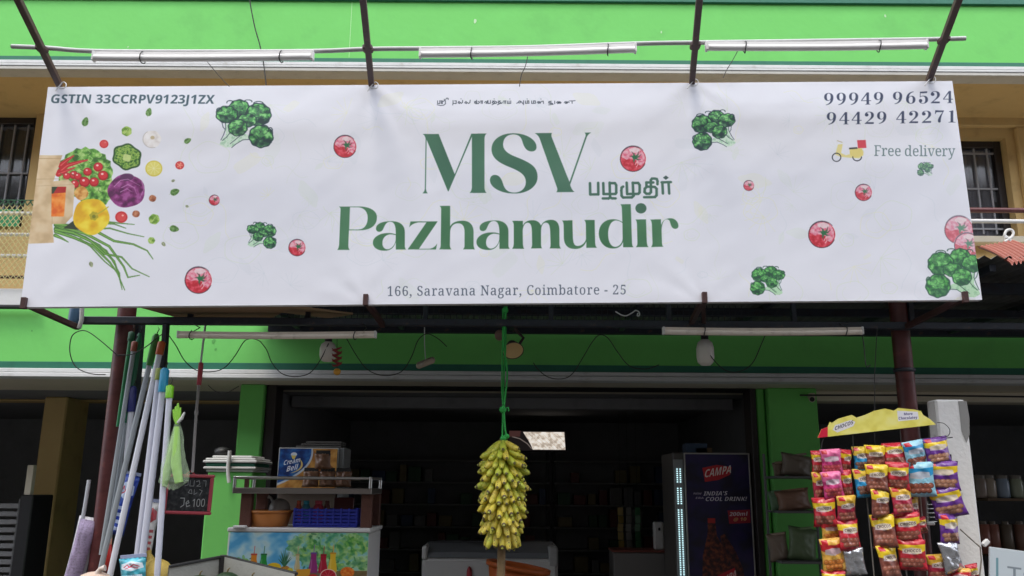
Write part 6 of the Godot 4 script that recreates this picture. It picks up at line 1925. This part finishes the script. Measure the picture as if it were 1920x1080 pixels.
# ---------------------------------------------------------------- gate pier and white pillar
func make_pier() -> void:
	var d := 7.05
	var x0 := at(389, 890, d).x
	var x1 := at(474, 890, d).x
	var t := thing("gate_pier", "squat green gate pier with a white moulded cap", "pier", Vector3((x0 + x1) / 2, 0.1, -d - 0.2))
	var o := t.position
	var y := at(430, 885, d).y
	part(t, "shaft", MB.new(o).span(Vector3(x0, 0.1, -d), Vector3(x1, y, -d - 0.4), 0.01), M.green)
	var cx := (x0 + x1) / 2
	var hw := (x1 - x0) / 2
	var bands := [[885, 880, 0.01, "moulding", M.white], [880, 875, 0.03, "moulding", M.white], [875, 868, 0.015, "dark_band", M.dark_green], [868, 863, 0.035, "moulding", M.white], [863, 859, 0.02, "moulding", M.white], [859, 854, -0.02, "moulding", M.white]]
	for b in bands:
		var ya := at(430, b[0], d).y
		var yb := at(430, b[1], d).y
		var g: float = b[2]
		part(t, b[3], MB.new(o).span(Vector3(cx - hw - g, ya + 0.001, -d + g), Vector3(cx + hw + g, yb, -d - 0.4 - g), 0.006), b[4])
	single("drain_pipe", "short white pipe running down over the pier cap", "pipe", MB.new().tube(curve(line_at([[431, 845], [430, 856], [428, 872], [428, 890], [430, 905]], d - 0.05), 3), 0.016, 8), M.white)
	single("black_bag", "crumpled black bag lying on top of the green pier", "bag", MB.new().ball(at(417, 848, d + 0.15), Vector3(0.07, 0.045, 0.06), 7, 9), M.black)
	# whitewashed pillar
	var p0 := at(1759, 800, 5.2).x
	var p1 := at(1813, 770, 5.2).x
	var top := at(1785, 749, 5.2).y
	var w := thing("white_pillar", "whitewashed pillar with a grey stain behind the hanging snack packets", "pillar", Vector3((p0 + p1) / 2, 0.1, -5.26))
	o = w.position
	part(w, "shaft", MB.new(o).span(Vector3(p0, 0.1, -5.2), Vector3(p1, top, -5.32), 0.012), mottled(0.84, 0.82, 0.78, 0.75, 0.06, 0.9, 95, 0.15, rgb8(140, 134, 124, 0.6)))
	var stain := MB.new(o)
	stain.prism(at(1797, 752, 5.197), PackedVector2Array([Vector2(0, 0), Vector2(0.05, 0), Vector2(0.055, -0.1), Vector2(0.045, -0.2), Vector2(0.02, -0.25), Vector2(0.0, -0.18)]), 0.001)
	part(w, "stain", stain, plain(0.3, 0.29, 0.27, 0.8))
	part(w, "hook", MB.new(o).tube(curve(line_at([[1782, 852], [1784, 872], [1788, 890], [1796, 897]], 5.18), 3), 0.006, 5), M.wire)
	# small camera under the soffit
	var cc := thing("security_camera", "small white security camera on the green pilaster corner", "camera", at(1521, 748, 7.9))
	part(cc, "mount", MB.new().box(Vector3(0.015, 0.03, -0.03), Vector3(0.05, 0.05, 0.08), 0.008), M.cream)
	part(cc, "body", MB.new().tube([Vector3(0.02, 0.0, -0.03), Vector3(-0.02, -0.012, 0.08)], 0.028, 12), M.cream)
	part(cc, "lens", MB.new().tube([Vector3(-0.02, -0.012, 0.08), Vector3(-0.024, -0.013, 0.092)], 0.022, 12), M.black)

# ---------------------------------------------------------------- hanging snack packets
func pillow(w: float, h: float, deep: float, seed_: int) -> ArrayMesh:
	var r := RandomNumberGenerator.new()
	r.seed = seed_
	var n := FastNoiseLite.new()
	n.seed = seed_
	n.frequency = 20.0
	var nx := 12
	var ny := 14
	var mb := MB.new()
	var g := []
	var skew := r.randf_range(-0.06, 0.06)
	for side in [1.0, -1.0]:
		var gg := []
		for j in ny + 1:
			var row := []
			for i in nx + 1:
				var u := float(i) / nx
				var v := float(j) / ny
				var crimp := smoothstep(0.0, 0.14, v) * smoothstep(0.0, 0.12, 1.0 - v)
				var puff := pow(maxf(sin(PI * u), 0.0), 0.55) * crimp
				var wide := w * (1.0 - 0.1 * crimp * sin(PI * v))
				var z: float = side * deep * puff * (0.75 + 0.25 * sin(PI * v)) + side * n.get_noise_2d(u * w + side, v * h) * 0.022 * crimp * sin(PI * u)
				z += 0.003 * sin(u * 40.0) * (1.0 - crimp)
				row.append(Vector3((u - 0.5) * wide + skew * w * (v - 0.5), (0.5 - v) * h, z))
			gg.append(row)
		g.append(gg)
	mb.st.set_smooth_group(1)
	for side in 2:
		for j in ny:
			for i in nx:
				var a: Vector3 = g[side][j][i]
				var b: Vector3 = g[side][j][i + 1]
				var c: Vector3 = g[side][j + 1][i + 1]
				var d: Vector3 = g[side][j + 1][i]
				var u0 := Vector2(float(i) / nx, float(j) / ny)
				var u1 := Vector2(float(i + 1) / nx, float(j + 1) / ny)
				if side == 0:
					mb.tri(a, b, c, u0, Vector2(u1.x, u0.y), u1)
					mb.tri(a, c, d, u0, u1, Vector2(u0.x, u1.y))
				else:
					mb.tri(a, c, b, u0, u1, Vector2(u1.x, u0.y))
					mb.tri(a, d, c, u0, Vector2(u0.x, u1.y), u1)
	return mb.done()

func make_snacks() -> void:
	var yellow := rgb8(238, 204, 40)
	var red := rgb8(196, 32, 48)
	var brown := rgb8(122, 62, 48)
	var K := {}
	var prints := {
		"red": [yellow, red, rgb8(150, 84, 66), "CHOCOS", rgb8(60, 30, 40), 1], "wine": [rgb8(226, 180, 60), rgb8(170, 30, 60), rgb8(170, 96, 76), "CHOCOS", rgb8(60, 30, 40), 8], "brown": [yellow, brown, rgb8(160, 96, 76), "CHOCOS", rgb8(60, 30, 40), 2],
		"sky": [rgb8(40, 150, 206), rgb8(150, 206, 226), rgb8(150, 80, 60), "", Color.BLACK, 3], "blue": [rgb8(236, 204, 80), rgb8(30, 140, 196), rgb8(120, 84, 70), "CHOCOS", rgb8(40, 40, 80), 4],
		"purple": [yellow, rgb8(100, 44, 140), rgb8(176, 124, 96), "", Color.BLACK, 5], "pink": [rgb8(232, 110, 160), rgb8(220, 60, 130), rgb8(196, 70, 80), "", Color.BLACK, 6],
		"orange": [rgb8(206, 40, 48), rgb8(232, 176, 70), rgb8(220, 130, 50), "", Color.BLACK, 7]}
	for k in prints:
		var p: Array = prints[k]
		var m := printed(print_packet(p[0], p[1], p[2], p[3], p[4], 100 + p[5]), 0.3)
		m.metallic_specular = 0.6
		K[k] = m
	K["red2"] = K["wine"]
	K["silver"] = plain(0.62, 0.62, 0.64, 0.25, 0.85)
	var shapes := []
	for i in 6:
		shapes.append(pillow(0.125, 0.155, 0.02 + 0.003 * (i % 3), 40 + i))
	var look := {"red": "red and yellow cereal packet", "brown": "brown and yellow cereal packet", "sky": "pale blue wafer packet", "blue": "blue and yellow cereal packet", "purple": "purple and yellow biscuit packet", "pink": "bright pink snack packet", "orange": "orange and red chip packet", "silver": "silver foil packet"}
	var strips := {"a": "strip beside the dim rack", "p": "pink strip", "b": "strip between pink and blue packets", "c": "blue strip", "d": "brown strip", "e": "strip beside the pale blue packets", "k": "short strip behind the red one", "f": "pale blue strip", "g": "strip against the white pillar", "h": "cluster at the post's foot"}
	var order := ["topmost", "second from top", "third from top", "fourth from top", "fifth from top", "sixth from top"]
	var rows := {}
	# kind, x0, y0, x1, y1, depth offset, strip
	var list := [
		["red", 1522, 846, 1546, 888, 0.03, "a"], ["red", 1522, 886, 1548, 938, 0.03, "a"], ["red", 1526, 934, 1566, 987, 0.0, "a"], ["orange", 1540, 976, 1578, 1014, 0.02, "a"], ["orange", 1541, 1010, 1582, 1072, -0.01, "a"], ["red", 1543, 1070, 1583, 1112, -0.01, "a"],
		["pink", 1541, 843, 1577, 889, -0.02, "p"], ["pink", 1543, 885, 1579, 934, -0.03, "p"],
		["red", 1573, 844, 1598, 886, 0.02, "b"], ["red", 1574, 882, 1600, 932, 0.0, "b"], ["red", 1567, 930, 1607, 978, -0.02, "b"], ["red", 1570, 974, 1613, 1031, -0.02, "b"], ["silver", 1582, 1028, 1620, 1078, -0.02, "b"],
		["blue", 1600, 838, 1632, 884, 0.02, "c"], ["blue", 1600, 880, 1634, 932, 0.01, "c"],
		["brown", 1623, 836, 1660, 878, 0.0, "d"], ["brown", 1624, 872, 1664, 922, -0.03, "d"], ["brown", 1630, 918, 1672, 970, -0.03, "d"], ["brown", 1636, 966, 1678, 1026, -0.03, "d"], ["brown", 1644, 1024, 1690, 1084, -0.03, "d"],
		["red", 1657, 831, 1697, 876, 0.0, "e"], ["red", 1663, 868, 1704, 919, -0.03, "e"], ["red", 1671, 914, 1712, 966, -0.03, "e"], ["red", 1678, 962, 1724, 1016, -0.03, "e"], ["red", 1686, 1012, 1734, 1068, -0.04, "e"],
		["red", 1700, 926, 1726, 985, 0.04, "k"], ["red", 1712, 970, 1740, 1000, 0.05, "k"],
		["sky", 1692, 827, 1740, 876, -0.01, "f"], ["sky", 1700, 868, 1750, 930, -0.02, "f"],
		["purple", 1734, 821, 1780, 870, 0.0, "g"], ["purple", 1741, 866, 1794, 919, -0.02, "g"], ["purple", 1749, 914, 1804, 969, -0.02, "g"], ["purple", 1757, 964, 1802, 1020, -0.02, "g"], ["silver", 1760, 1014, 1806, 1072, -0.02, "g"],
		["red", 1738, 1040, 1782, 1090, 0.0, "h"], ["orange", 1783, 1066, 1820, 1110, 0.0, "h"], ["red", 1812, 1058, 1838, 1100, 0.02, "h"]]
	var i := 0
	for p in list:
		var d: float = 5.02 + p[5]
		var a := at(p[1], p[2], d)
		var b := at(p[3], p[4], d)
		var t := MeshInstance3D.new()
		t.name = numbered("snack_packet")
		t.mesh = shapes[i % 6]
		t.material_override = K["red2"] if p[0] == "red" and i % 3 == 1 else K[p[0]]
		add_child(t)
		t.position = (a + b) / 2
		t.scale = Vector3(absf(b.x - a.x) / 0.125 * 1.2, absf(a.y - b.y) / 0.155 * 1.06, 1.0)
		t.rotation = Vector3(rng.randf_range(-0.2, 0.16), rng.randf_range(-0.5, 0.42), rng.randf_range(-0.06, 0.12) if p[1] < 1690 else rng.randf_range(0.0, 0.2))
		var row: int = rows.get(p[6], 0)
		rows[p[6]] = row + 1
		t.set_meta("label", "%s, %s in the %s" % [look[p[0]], order[row], strips[p[6]]])
		t.set_meta("category", "snack packet")
		t.set_meta("group", "snack packets hung in strips")
		i += 1
	# header board and its wires
	var d := 5.0
	var out := PackedVector2Array()
	var o := at(1640, 790, d)
	for p in [[1533, 821], [1540, 805], [1552, 800], [1556, 791], [1560, 793], [1572, 785], [1586, 781], [1597, 778], [1606, 783], [1622, 778], [1640, 770], [1660, 766], [1676, 770], [1679, 768], [1684, 765], [1716, 768], [1727, 771], [1731, 778], [1744, 786], [1755, 796]]:
		var q := at(p[0], p[1], d) - o
		out.append(Vector2(q.x, q.y))
	var q0 := at(1533, 822, d) - o
	var q1 := at(1755, 765, d) - o
	var k := Ink.new(512, 132, rgb8(232, 222, 110), func(p: Vector2) -> Vector2:
		var g := at(p.x, p.y, d) - o
		return Vector2((g.x - q0.x) / (q1.x - q0.x) * 512, (q1.y - g.y) / (q1.y - q0.y) * 132), 2.3)
	k.poly([[1533, 764], [1756, 764], [1756, 822], [1533, 822]], Color.WHITE, 1.0, mix_inks(k, [rgb8(224, 212, 96), rgb8(236, 226, 116), rgb8(238, 230, 140)], 0.01, 121))
	k.poly([[1530, 824], [1552, 822], [1552, 797], [1540, 802]], rgb8(206, 30, 60))
	k.poly([[1561, 806], [1566, 797], [1596, 787], [1604, 791], [1600, 799], [1570, 811]], rgb8(226, 222, 224))
	k.write("CHOCOS", false, true, Vector2(1565, 807), Vector2(1599, 795), 7.2, rgb8(60, 60, 72), 1.0, 0.15)
	k.poly([[1682, 770], [1721, 772], [1723, 786], [1684, 790]], rgb8(226, 224, 230))
	k.write("More", false, true, Vector2(1695, 778.5), Vector2(1711, 778), 4.6, rgb8(70, 66, 110))
	k.write("Chocolatey", false, true, Vector2(1685, 787), Vector2(1720, 785), 5.0, rgb8(70, 66, 110))
	var hd := thing("header_board", "curved yellow header board above the hanging snack packets", "sign", o)
	part(hd, "board", MB.new().prism(Vector3.ZERO, out, 0.004, Basis.IDENTITY, Rect2(q0.x, q0.y, q1.x - q0.x, q1.y - q0.y)), printed(k.image(), 0.4))
	for l in [[[1596, 800], [1599, 820], [1600, 850]], [[1686, 790], [1688, 812], [1690, 838]], [[1718, 775], [1740, 800], [1742, 822]], [[1545, 820], [1541, 832], [1540, 846]]]:
		part(hd, "wire", MB.new(o).tube(curve(line_at(l, 5.01), 3), 0.0025, 5), M.wire)
	var rack := thing("packet_rack", "thin wire hanging rack carrying the snack strips", "rack", at(1660, 830, 5.06))
	o = rack.position
	part(rack, "cross_wire", MB.new(o).tube(line_at([[1520, 847], [1600, 843], [1700, 830], [1786, 820]], 5.06), 0.0035, 6), M.wire)
	for x in [1535, 1560, 1585, 1616, 1642, 1677, 1716, 1760]:
		part(rack, "strip", MB.new(o).tube(line_at([[x, 840 - (x - 1600) * 0.1], [x + 12, 960], [x + 24, 1090]], 5.08), 0.004, 5), plain(0.3, 0.28, 0.26, 0.4))
	part(rack, "hook", MB.new(o).tube(line_at([[1640, 838], [1640, 700], [1645, 606]], 5.1), 0.0025, 5), M.wire)
	# coiled steel spring beside the post
	var sp := thing("steel_clip_rack", "row of thin bright steel prongs beside the brown post", "clips", at(1746, 965, 5.12))
	for j in 5:
		part(sp, "prong", MB.new(sp.position).tube(line_at([[1738, 946 + j * 8], [1757, 946 + j * 8]], 5.12), 0.0028, 5), M.steel)
	part(sp, "back_bar", MB.new(sp.position).tube(line_at([[1739, 940], [1739, 984]], 5.13), 0.004, 5), M.steel)
	part(sp, "clasp", MB.new(sp.position).box(at(1745, 982, 5.12), Vector3(0.045, 0.018, 0.02), 0.005), plain(0.6, 0.62, 0.6, 0.3))

# ---------------------------------------------------------------- goods at the foot of the left post
func make_left_goods() -> void:
	var packs := [
		[232, 946, 0.105, 0.36, 5.35, "blue", -0.2, "tall blue detergent pouch with white bands behind the mop handles"],
		[250, 1076, 0.15, 0.17, 4.9, "teal", 0.1, "teal pouch at the foot of the mop handles"],
		[282, 990, 0.07, 0.3, 5.3, "white", -0.1, "white pouch with a red foot beside the blue detergent pouch"]]
	var prints := {"blue": print_pouch(rgb8(30, 62, 168), rgb8(210, 222, 240), rgb8(206, 40, 60), 131), "teal": print_pouch(rgb8(70, 170, 190), rgb8(228, 232, 240), rgb8(206, 60, 90), 132), "white": print_pouch(rgb8(206, 206, 206), rgb8(170, 60, 70), rgb8(190, 50, 60), 133)}
	for p in packs:
		var t := thing("detergent_pouch", p[7], "pouch", at(p[0], p[1], p[4]))
		var b := part(t, "pouch", pillow(p[2], p[3], 0.03, int(p[0])), printed(prints[p[5]], 0.3))
		b.rotation.z = p[6]
		var c := part(t, "seal", MB.new().box(Vector3(0, p[3] / 2 + 0.008, 0), Vector3(p[2] * 0.96, 0.02, 0.004), 0.001), plain(0.3, 0.34, 0.5, 0.3))
		c.transform = Transform3D(Basis(Vector3(0, 0, 1), p[6]), Vector3.ZERO)
	# fluffy mop pad in its wrapper by the post
	var mp := thing("mop_pad", "lilac and white fluffy mop pad standing beside the brown post", "mop pad", at(146, 1045, 5.35))
	var tilt := Basis(Vector3(0, 0, 1), -0.16)
	var pad := part(mp, "pad", pillow(0.11, 0.5, 0.05, 71), mottled(0.5, 0.4, 0.6, 0.9, 0.5, 9.0, 96, 0.9, rgb8(236, 232, 240, 0.8)))
	pad.transform = Transform3D(tilt, Vector3(0, -0.03, 0))
	var rim := part(mp, "wrapper_edge", pillow(0.135, 0.53, 0.03, 72), plain(0.62, 0.6, 0.64, 0.4))
	rim.transform = Transform3D(tilt, Vector3(-0.008, -0.03, -0.03))
	part(mp, "handle", MB.new(mp.position).tube(line_at([[152, 990], [160, 945], [167, 900]], 5.38), 0.012, 8), plain(0.5, 0.52, 0.56, 0.4))
	var o := Vector3.ZERO
	# bread-coloured bundle, yellow bag, red bottle
	var bn := thing("bundle", "pinkish wrapped bundle at the foot of the brown post", "bundle", at(176, 1098, 4.95))
	part(bn, "wrapping", MB.new().ball(Vector3.ZERO, Vector3(0.11, 0.075, 0.09), 9, 13), mottled(0.56, 0.42, 0.34, 0.6, 0.2, 5.0, 97))
	part(bn, "twist", MB.new().tube([Vector3(0.02, 0.06, 0.02), Vector3(0.035, 0.09, 0.02), Vector3(0.06, 0.095, 0.02)], [0.02, 0.012, 0.018], 8), plain(0.6, 0.5, 0.44, 0.5))
	var yb := thing("yellow_sack", "yellow sack lying behind the pale mop handle", "sack", at(292, 1078, 5.15))
	part(yb, "sack", MB.new().ball(Vector3.ZERO, Vector3(0.1, 0.09, 0.08), 9, 13), mottled(0.5, 0.36, 0.08, 0.6, 0.2, 5.0, 98))
	part(yb, "neck", MB.new().tube([Vector3(-0.03, 0.07, 0), Vector3(-0.05, 0.11, 0.0), Vector3(-0.06, 0.13, 0)], [0.03, 0.015, 0.024], 8), plain(0.5, 0.36, 0.08, 0.6))
	var rb := thing("red_bottle", "small red bottle standing between the mop handles and the post", "bottle", at(200, 1070, 5.3))
	part(rb, "body", MB.new().lathe(Vector3.ZERO, [Vector2(0, 0), Vector2(0.026, 0), Vector2(0.026, 0.1), Vector2(0.012, 0.15)], 12), plain(0.5, 0.03, 0.025, 0.3))
	part(rb, "cap", MB.new().lathe(Vector3.ZERO, [Vector2(0.012, 0.15), Vector2(0.012, 0.19), Vector2(0, 0.19)], 10), plain(0.6, 0.3, 0.2, 0.4))
	# grey crate with watermelons, its corner towards the shop
	var d := 4.6
	var far_ := at(420, 1043, 5.0)
	var cr := thing("grey_crate", "grey crate lined with plastic holding watermelons by the juice counter", "crate", Vector3(far_.x, far_.y - 0.28, far_.z + 0.35))
	o = cr.position
	var l := at(318, 1062, 4.75)
	var r := at(556, 1076, 4.55)
	var grey := mottled(0.3, 0.3, 0.27, 0.5, 0.2, 2.0, 99)
	for e in [[far_, l], [far_, r]]:
		var p: Vector3 = e[0]
		var q: Vector3 = e[1]
		var low := Vector3(0, -0.3, 0)
		var n := (q - p).cross(Vector3.UP).normalized() * 0.012
		var mb := MB.new(o)
		mb.quad(p, q, q + low, p + low)
		mb.quad(p + n, p + n + low, q + n + low, q + n)
		mb.quad(p, p + n, q + n, q)
		part(cr, "side_panel", mb, grey)
		part(cr, "rim", MB.new(o).bar(p, q, 0.022, 0.014, 0.003), M.black)
	var fl := l + r - far_
	part(cr, "base", MB.new(o).quad(far_ - Vector3(0, 0.3, 0), r - Vector3(0, 0.3, 0), fl - Vector3(0, 0.3, 0), l - Vector3(0, 0.3, 0)), grey)
	part(cr, "corner_post", MB.new(o).bar(far_ + Vector3(0, 0.008, 0.012), far_ + Vector3(0, -0.3, 0.012), 0.03, 0.03, 0.003), M.black)
	var tb := thing("stall_table", "dark wooden stall table under the grey crate", "table", Vector3(far_.x, 0.0, -4.55))
	var ty := far_.y - 0.31
	part(tb, "top", MB.new(tb.position).span(Vector3(l.x - 0.5, ty - 0.03, -5.25), Vector3(r.x + 0.1, ty, -4.2), 0.005), M.timber)
	for x in [l.x - 0.45, r.x + 0.05]:
		for z in [-5.2, -4.25]:
			part(tb, "leg", MB.new(tb.position).span(Vector3(x - 0.025, 0.0, z - 0.025), Vector3(x + 0.025, ty - 0.03, z + 0.025), 0.003), M.timber)
	var melon := mottled(0.012, 0.032, 0.01, 0.45, 0.5, 5.0, 100)
	for p in [[372, 1106, 4.72, "dark green watermelon near the left corner of the grey crate"], [424, 1100, 4.78, "dark green watermelon in the back corner of the grey crate"], [470, 1110, 4.7, "dark green watermelon beside the juice counter end of the grey crate"]]:
		var t := thing("watermelon", p[3], "watermelon", at(p[0], p[1], p[2]), "watermelons in the grey crate")
		part(t, "rind", MB.new().ball(Vector3.ZERO, Vector3(0.085, 0.075, 0.08), 10, 16), melon)
		part(t, "stalk", MB.new().tube([Vector3(0, 0.07, 0), Vector3(0.005, 0.088, 0.004), Vector3(0.014, 0.096, 0.004)], [0.006, 0.004, 0.003], 6), plain(0.16, 0.12, 0.05, 0.8))
	# slatted rack and bin in the dark left bay
	var sl := thing("slatted_rack", "grey slatted rack in the dark left doorway", "rack", Vector3(at(10, 1000, 8.6).x, 0.15, -8.6))
	o = sl.position
	for i in 10:
		var y := at(10, 948 + i * 15, 8.6).y
		part(sl, "slat", MB.new(o).span(Vector3(-5.6, y - 0.026, -8.6), Vector3(at(28, 1000, 8.6).x, y + 0.02, -8.62), 0.003), plain(0.2, 0.2, 0.2, 0.6))
	part(sl, "upright", MB.new(o).span(Vector3(at(28, 1000, 8.6).x, 0.15, -8.59), Vector3(at(36, 1000, 8.6).x, at(10, 935, 8.6).y, -8.64), 0.003), plain(0.12, 0.12, 0.12, 0.6))
	var bn2 := thing("dark_cabinet", "dark cabinet with a pale post beside the ochre column", "cabinet", Vector3(at(48, 1000, 8.3).x, 0.15, -8.5))
	o = bn2.position
	part(bn2, "body", MB.new(o).span(Vector3(at(36, 930, 8.4).x, 0.15, -8.42), Vector3(at(60, 930, 8.4).x, at(48, 928, 8.4).y, -8.8), 0.01), M.black)
	part(bn2, "pale_post", MB.new(o).span(Vector3(at(48, 900, 8.5).x, at(48, 928, 8.4).y, -8.5), Vector3(at(60, 900, 8.5).x, at(54, 872, 8.5).y, -8.56), 0.004), M.cream)

# ---------------------------------------------------------------- goods at the right
func make_right_goods() -> void:
	# dim rack between the cooler and the packets
	var rk := thing("goods_rack", "dim steel rack of bagged goods beside the green pilaster", "rack", Vector3(at(1490, 1000, 7.5).x, 0.15, -7.5))
	var o := rk.position
	var x0 := at(1446, 900, 7.5).x
	var x1 := at(1540, 900, 7.5).x
	for y in [893, 957, 1050]:
		var yy := at(1490, y, 7.5).y
		part(rk, "shelf", MB.new(o).span(Vector3(x0, yy - 0.02, -7.35), Vector3(x1, yy, -7.7), 0.003), M.rack_steel)
	for x in [x0, x1]:
		part(rk, "upright", MB.new(o).tube([Vector3(x, 0.12, -7.68), Vector3(x, at(1490, 850, 7.5).y, -7.68)], 0.012, 8), M.rack_steel)
	var goods := [
		[1462, 880, 0.04, 0.11, Color(0.2, 0.15, 0.1), "small tan bag on the top shelf of the dim rack", 893], [1496, 880, 0.11, 0.17, Color(0.2, 0.16, 0.12), "dark sack of goods on the top shelf of the dim rack", 893],
		[1490, 945, 0.12, 0.16, Color(0.26, 0.14, 0.09), "dark brown bag of goods on the second shelf of the dim rack", 957], [1458, 945, 0.05, 0.15, Color(0.12, 0.22, 0.12), "greenish bottle on the second shelf of the dim rack", 957],
		[1462, 1040, 0.07, 0.2, Color(0.26, 0.2, 0.15), "brown bag on the lowest visible shelf of the dim rack", 1050], [1508, 1040, 0.1, 0.24, Color(0.14, 0.2, 0.1), "green sack on the lowest visible shelf of the dim rack", 1050]]
	for g in goods:
		var p := at(g[0], g[6], 7.5)
		var t := thing("stored_bag", g[5], "bag", Vector3(p.x, p.y, -7.52), "goods on the dim rack")
		var r: float = g[2]
		var h: float = g[3]
		var bag := part(t, "bag", pillow(r * 2.7, h * 1.15, r * 0.6, int(g[0])), plain(g[4].r, g[4].g, g[4].b, 0.45))
		bag.position = Vector3(0, h * 0.52, 0)
		bag.rotation = Vector3(-0.1, 0.2, 0.12 if int(g[0]) % 4 else -0.15)
		part(t, "fold", MB.new().box(Vector3(0, h * 1.05, 0.0), Vector3(r * 1.7, 0.02, 0.03), 0.006, Basis(Vector3(0, 0, 1), 0.12)), plain(g[4].r * 1.5, g[4].g * 1.5, g[4].b * 1.5, 0.4))
	# jars in the right-hand bay
	var sh := thing("jar_shelf", "dark shelf carrying a row of jars in the right-hand bay", "shelf", at(1880, 934, 8.3))
	o = sh.position
	part(sh, "board", MB.new(o).span(Vector3(at(1835, 934, 8.3).x, o.y - 0.025, -8.15), Vector3(5.6, o.y, -8.5), 0.003), M.timber)
	part(sh, "board", MB.new(o).span(Vector3(at(1835, 934, 8.3).x, o.y - 0.525, -8.15), Vector3(5.6, o.y - 0.5, -8.5), 0.003), M.timber)
	part(sh, "upright", MB.new(o).span(Vector3(at(1842, 934, 8.3).x, 0.15, -8.44), Vector3(at(1842, 934, 8.3).x + 0.03, 2.2, -8.5)), M.black)
	for j in 4:
		var x: float = [1840, 1857, 1882, 1908][j]
		var col: Color = [Color(0.26, 0.2, 0.17), Color(0.34, 0.28, 0.22), Color(0.24, 0.3, 0.38), Color(0.28, 0.31, 0.22)][j]
		var p := at(x, 934, 8.25)
		var t := thing("storage_jar", ["small murky jar at the pillar end of the jar shelf", "brownish jar second from the pillar on the jar shelf", "bluish jar third from the pillar on the jar shelf", "greenish jar fourth from the pillar on the jar shelf"][j], "jar", Vector3(p.x, o.y + 0.001, p.z), "jars on the shelf")
		part(t, "jar", MB.new().lathe(Vector3.ZERO, [Vector2(0, 0), Vector2(0.055, 0.0), Vector2(0.062, 0.02), Vector2(0.062, 0.15), Vector2(0.048, 0.18)], 16), plain(col.r, col.g, col.b, 0.2))
		part(t, "lid", MB.new().lathe(Vector3.ZERO, [Vector2(0.05, 0.178), Vector2(0.052, 0.21), Vector2(0, 0.212)], 16), plain(0.2, 0.18, 0.16, 0.4))
		var q := at(x + 6, 1010, 8.25)
		var dt := thing("storage_tin", ["rusty tin at the pillar end of the lower jar shelf", "dark red tin second from the pillar on the lower jar shelf", "dark tin third from the pillar on the lower jar shelf", "brown tin fourth from the pillar on the lower jar shelf"][j], "tin", Vector3(q.x, o.y - 0.499, q.z), "tins on the lower shelf")
		part(dt, "can", MB.new().lathe(Vector3.ZERO, [Vector2(0, 0), Vector2(0.055, 0.0), Vector2(0.055, 0.26), Vector2(0.05, 0.262), Vector2(0, 0.262)], 14), plain([0.3, 0.28, 0.14, 0.22][j], 0.11, 0.08, 0.35))
		part(dt, "cap", MB.new().lathe(Vector3.ZERO, [Vector2(0.03, 0.263), Vector2(0.03, 0.29), Vector2(0, 0.29)], 12), plain(0.2, 0.17, 0.14, 0.4))
	# pale notice board with its stand
	var a := at(1856, 1026, 4.9)
	var k := sheet_ink(256, 256, rgb8(196, 206, 212), 90, 90)
	k.stroke([[9, 14], [9, 88]], 3.0, rgb8(110, 150, 160))
	k.write("Tn", false, false, Vector2(22, 46), Vector2(58, 46), 24, rgb8(120, 132, 140), 0.9)
	var nb := thing("notice_board", "pale grey notice board with large letters at the pillar's foot", "sign", a)
	var tilt := Basis(Vector3(0, 0, 1), -0.12) * Basis(Vector3.UP, -0.12)
	part(nb, "panel", MB.new().quad(tilt * Vector3(0, 0, 0.004), tilt * Vector3(0.36, 0, 0.004), tilt * Vector3(0.36, -0.36, 0.004), tilt * Vector3(0, -0.36, 0.004)), printed(k.image(), 0.4))
	part(nb, "backing", MB.new().box(tilt * Vector3(0.18, -0.18, -0.006), Vector3(0.365, 0.365, 0.016), 0.004, tilt), plain(0.42, 0.45, 0.47, 0.4))
	part(nb, "leg", MB.new().bar(tilt * Vector3(0.1, -0.36, -0.02), Vector3(0.1, -a.y, -0.02), 0.025, 0.025, 0.002), M.galv)
	part(nb, "leg", MB.new().bar(tilt * Vector3(0.3, -0.36, -0.02), Vector3(0.3, -a.y, -0.02), 0.025, 0.025, 0.002), M.galv)
	var cl := thing("corner_clip", "white plastic clip on a cord beside the pale notice board", "clip", at(1848, 1018, 4.95))
	part(cl, "clip", MB.new().box(Vector3.ZERO, Vector3(0.045, 0.03, 0.02), 0.006, Basis(Vector3(0, 0, 1), 0.7)), M.white_paint)
	part(cl, "cord", MB.new(cl.position).tube(line_at([[1800, 992], [1822, 1012], [1838, 1026], [1840, 1050], [1836, 1085]], 4.97), 0.004, 6), plain(0.2, 0.17, 0.14, 0.6))
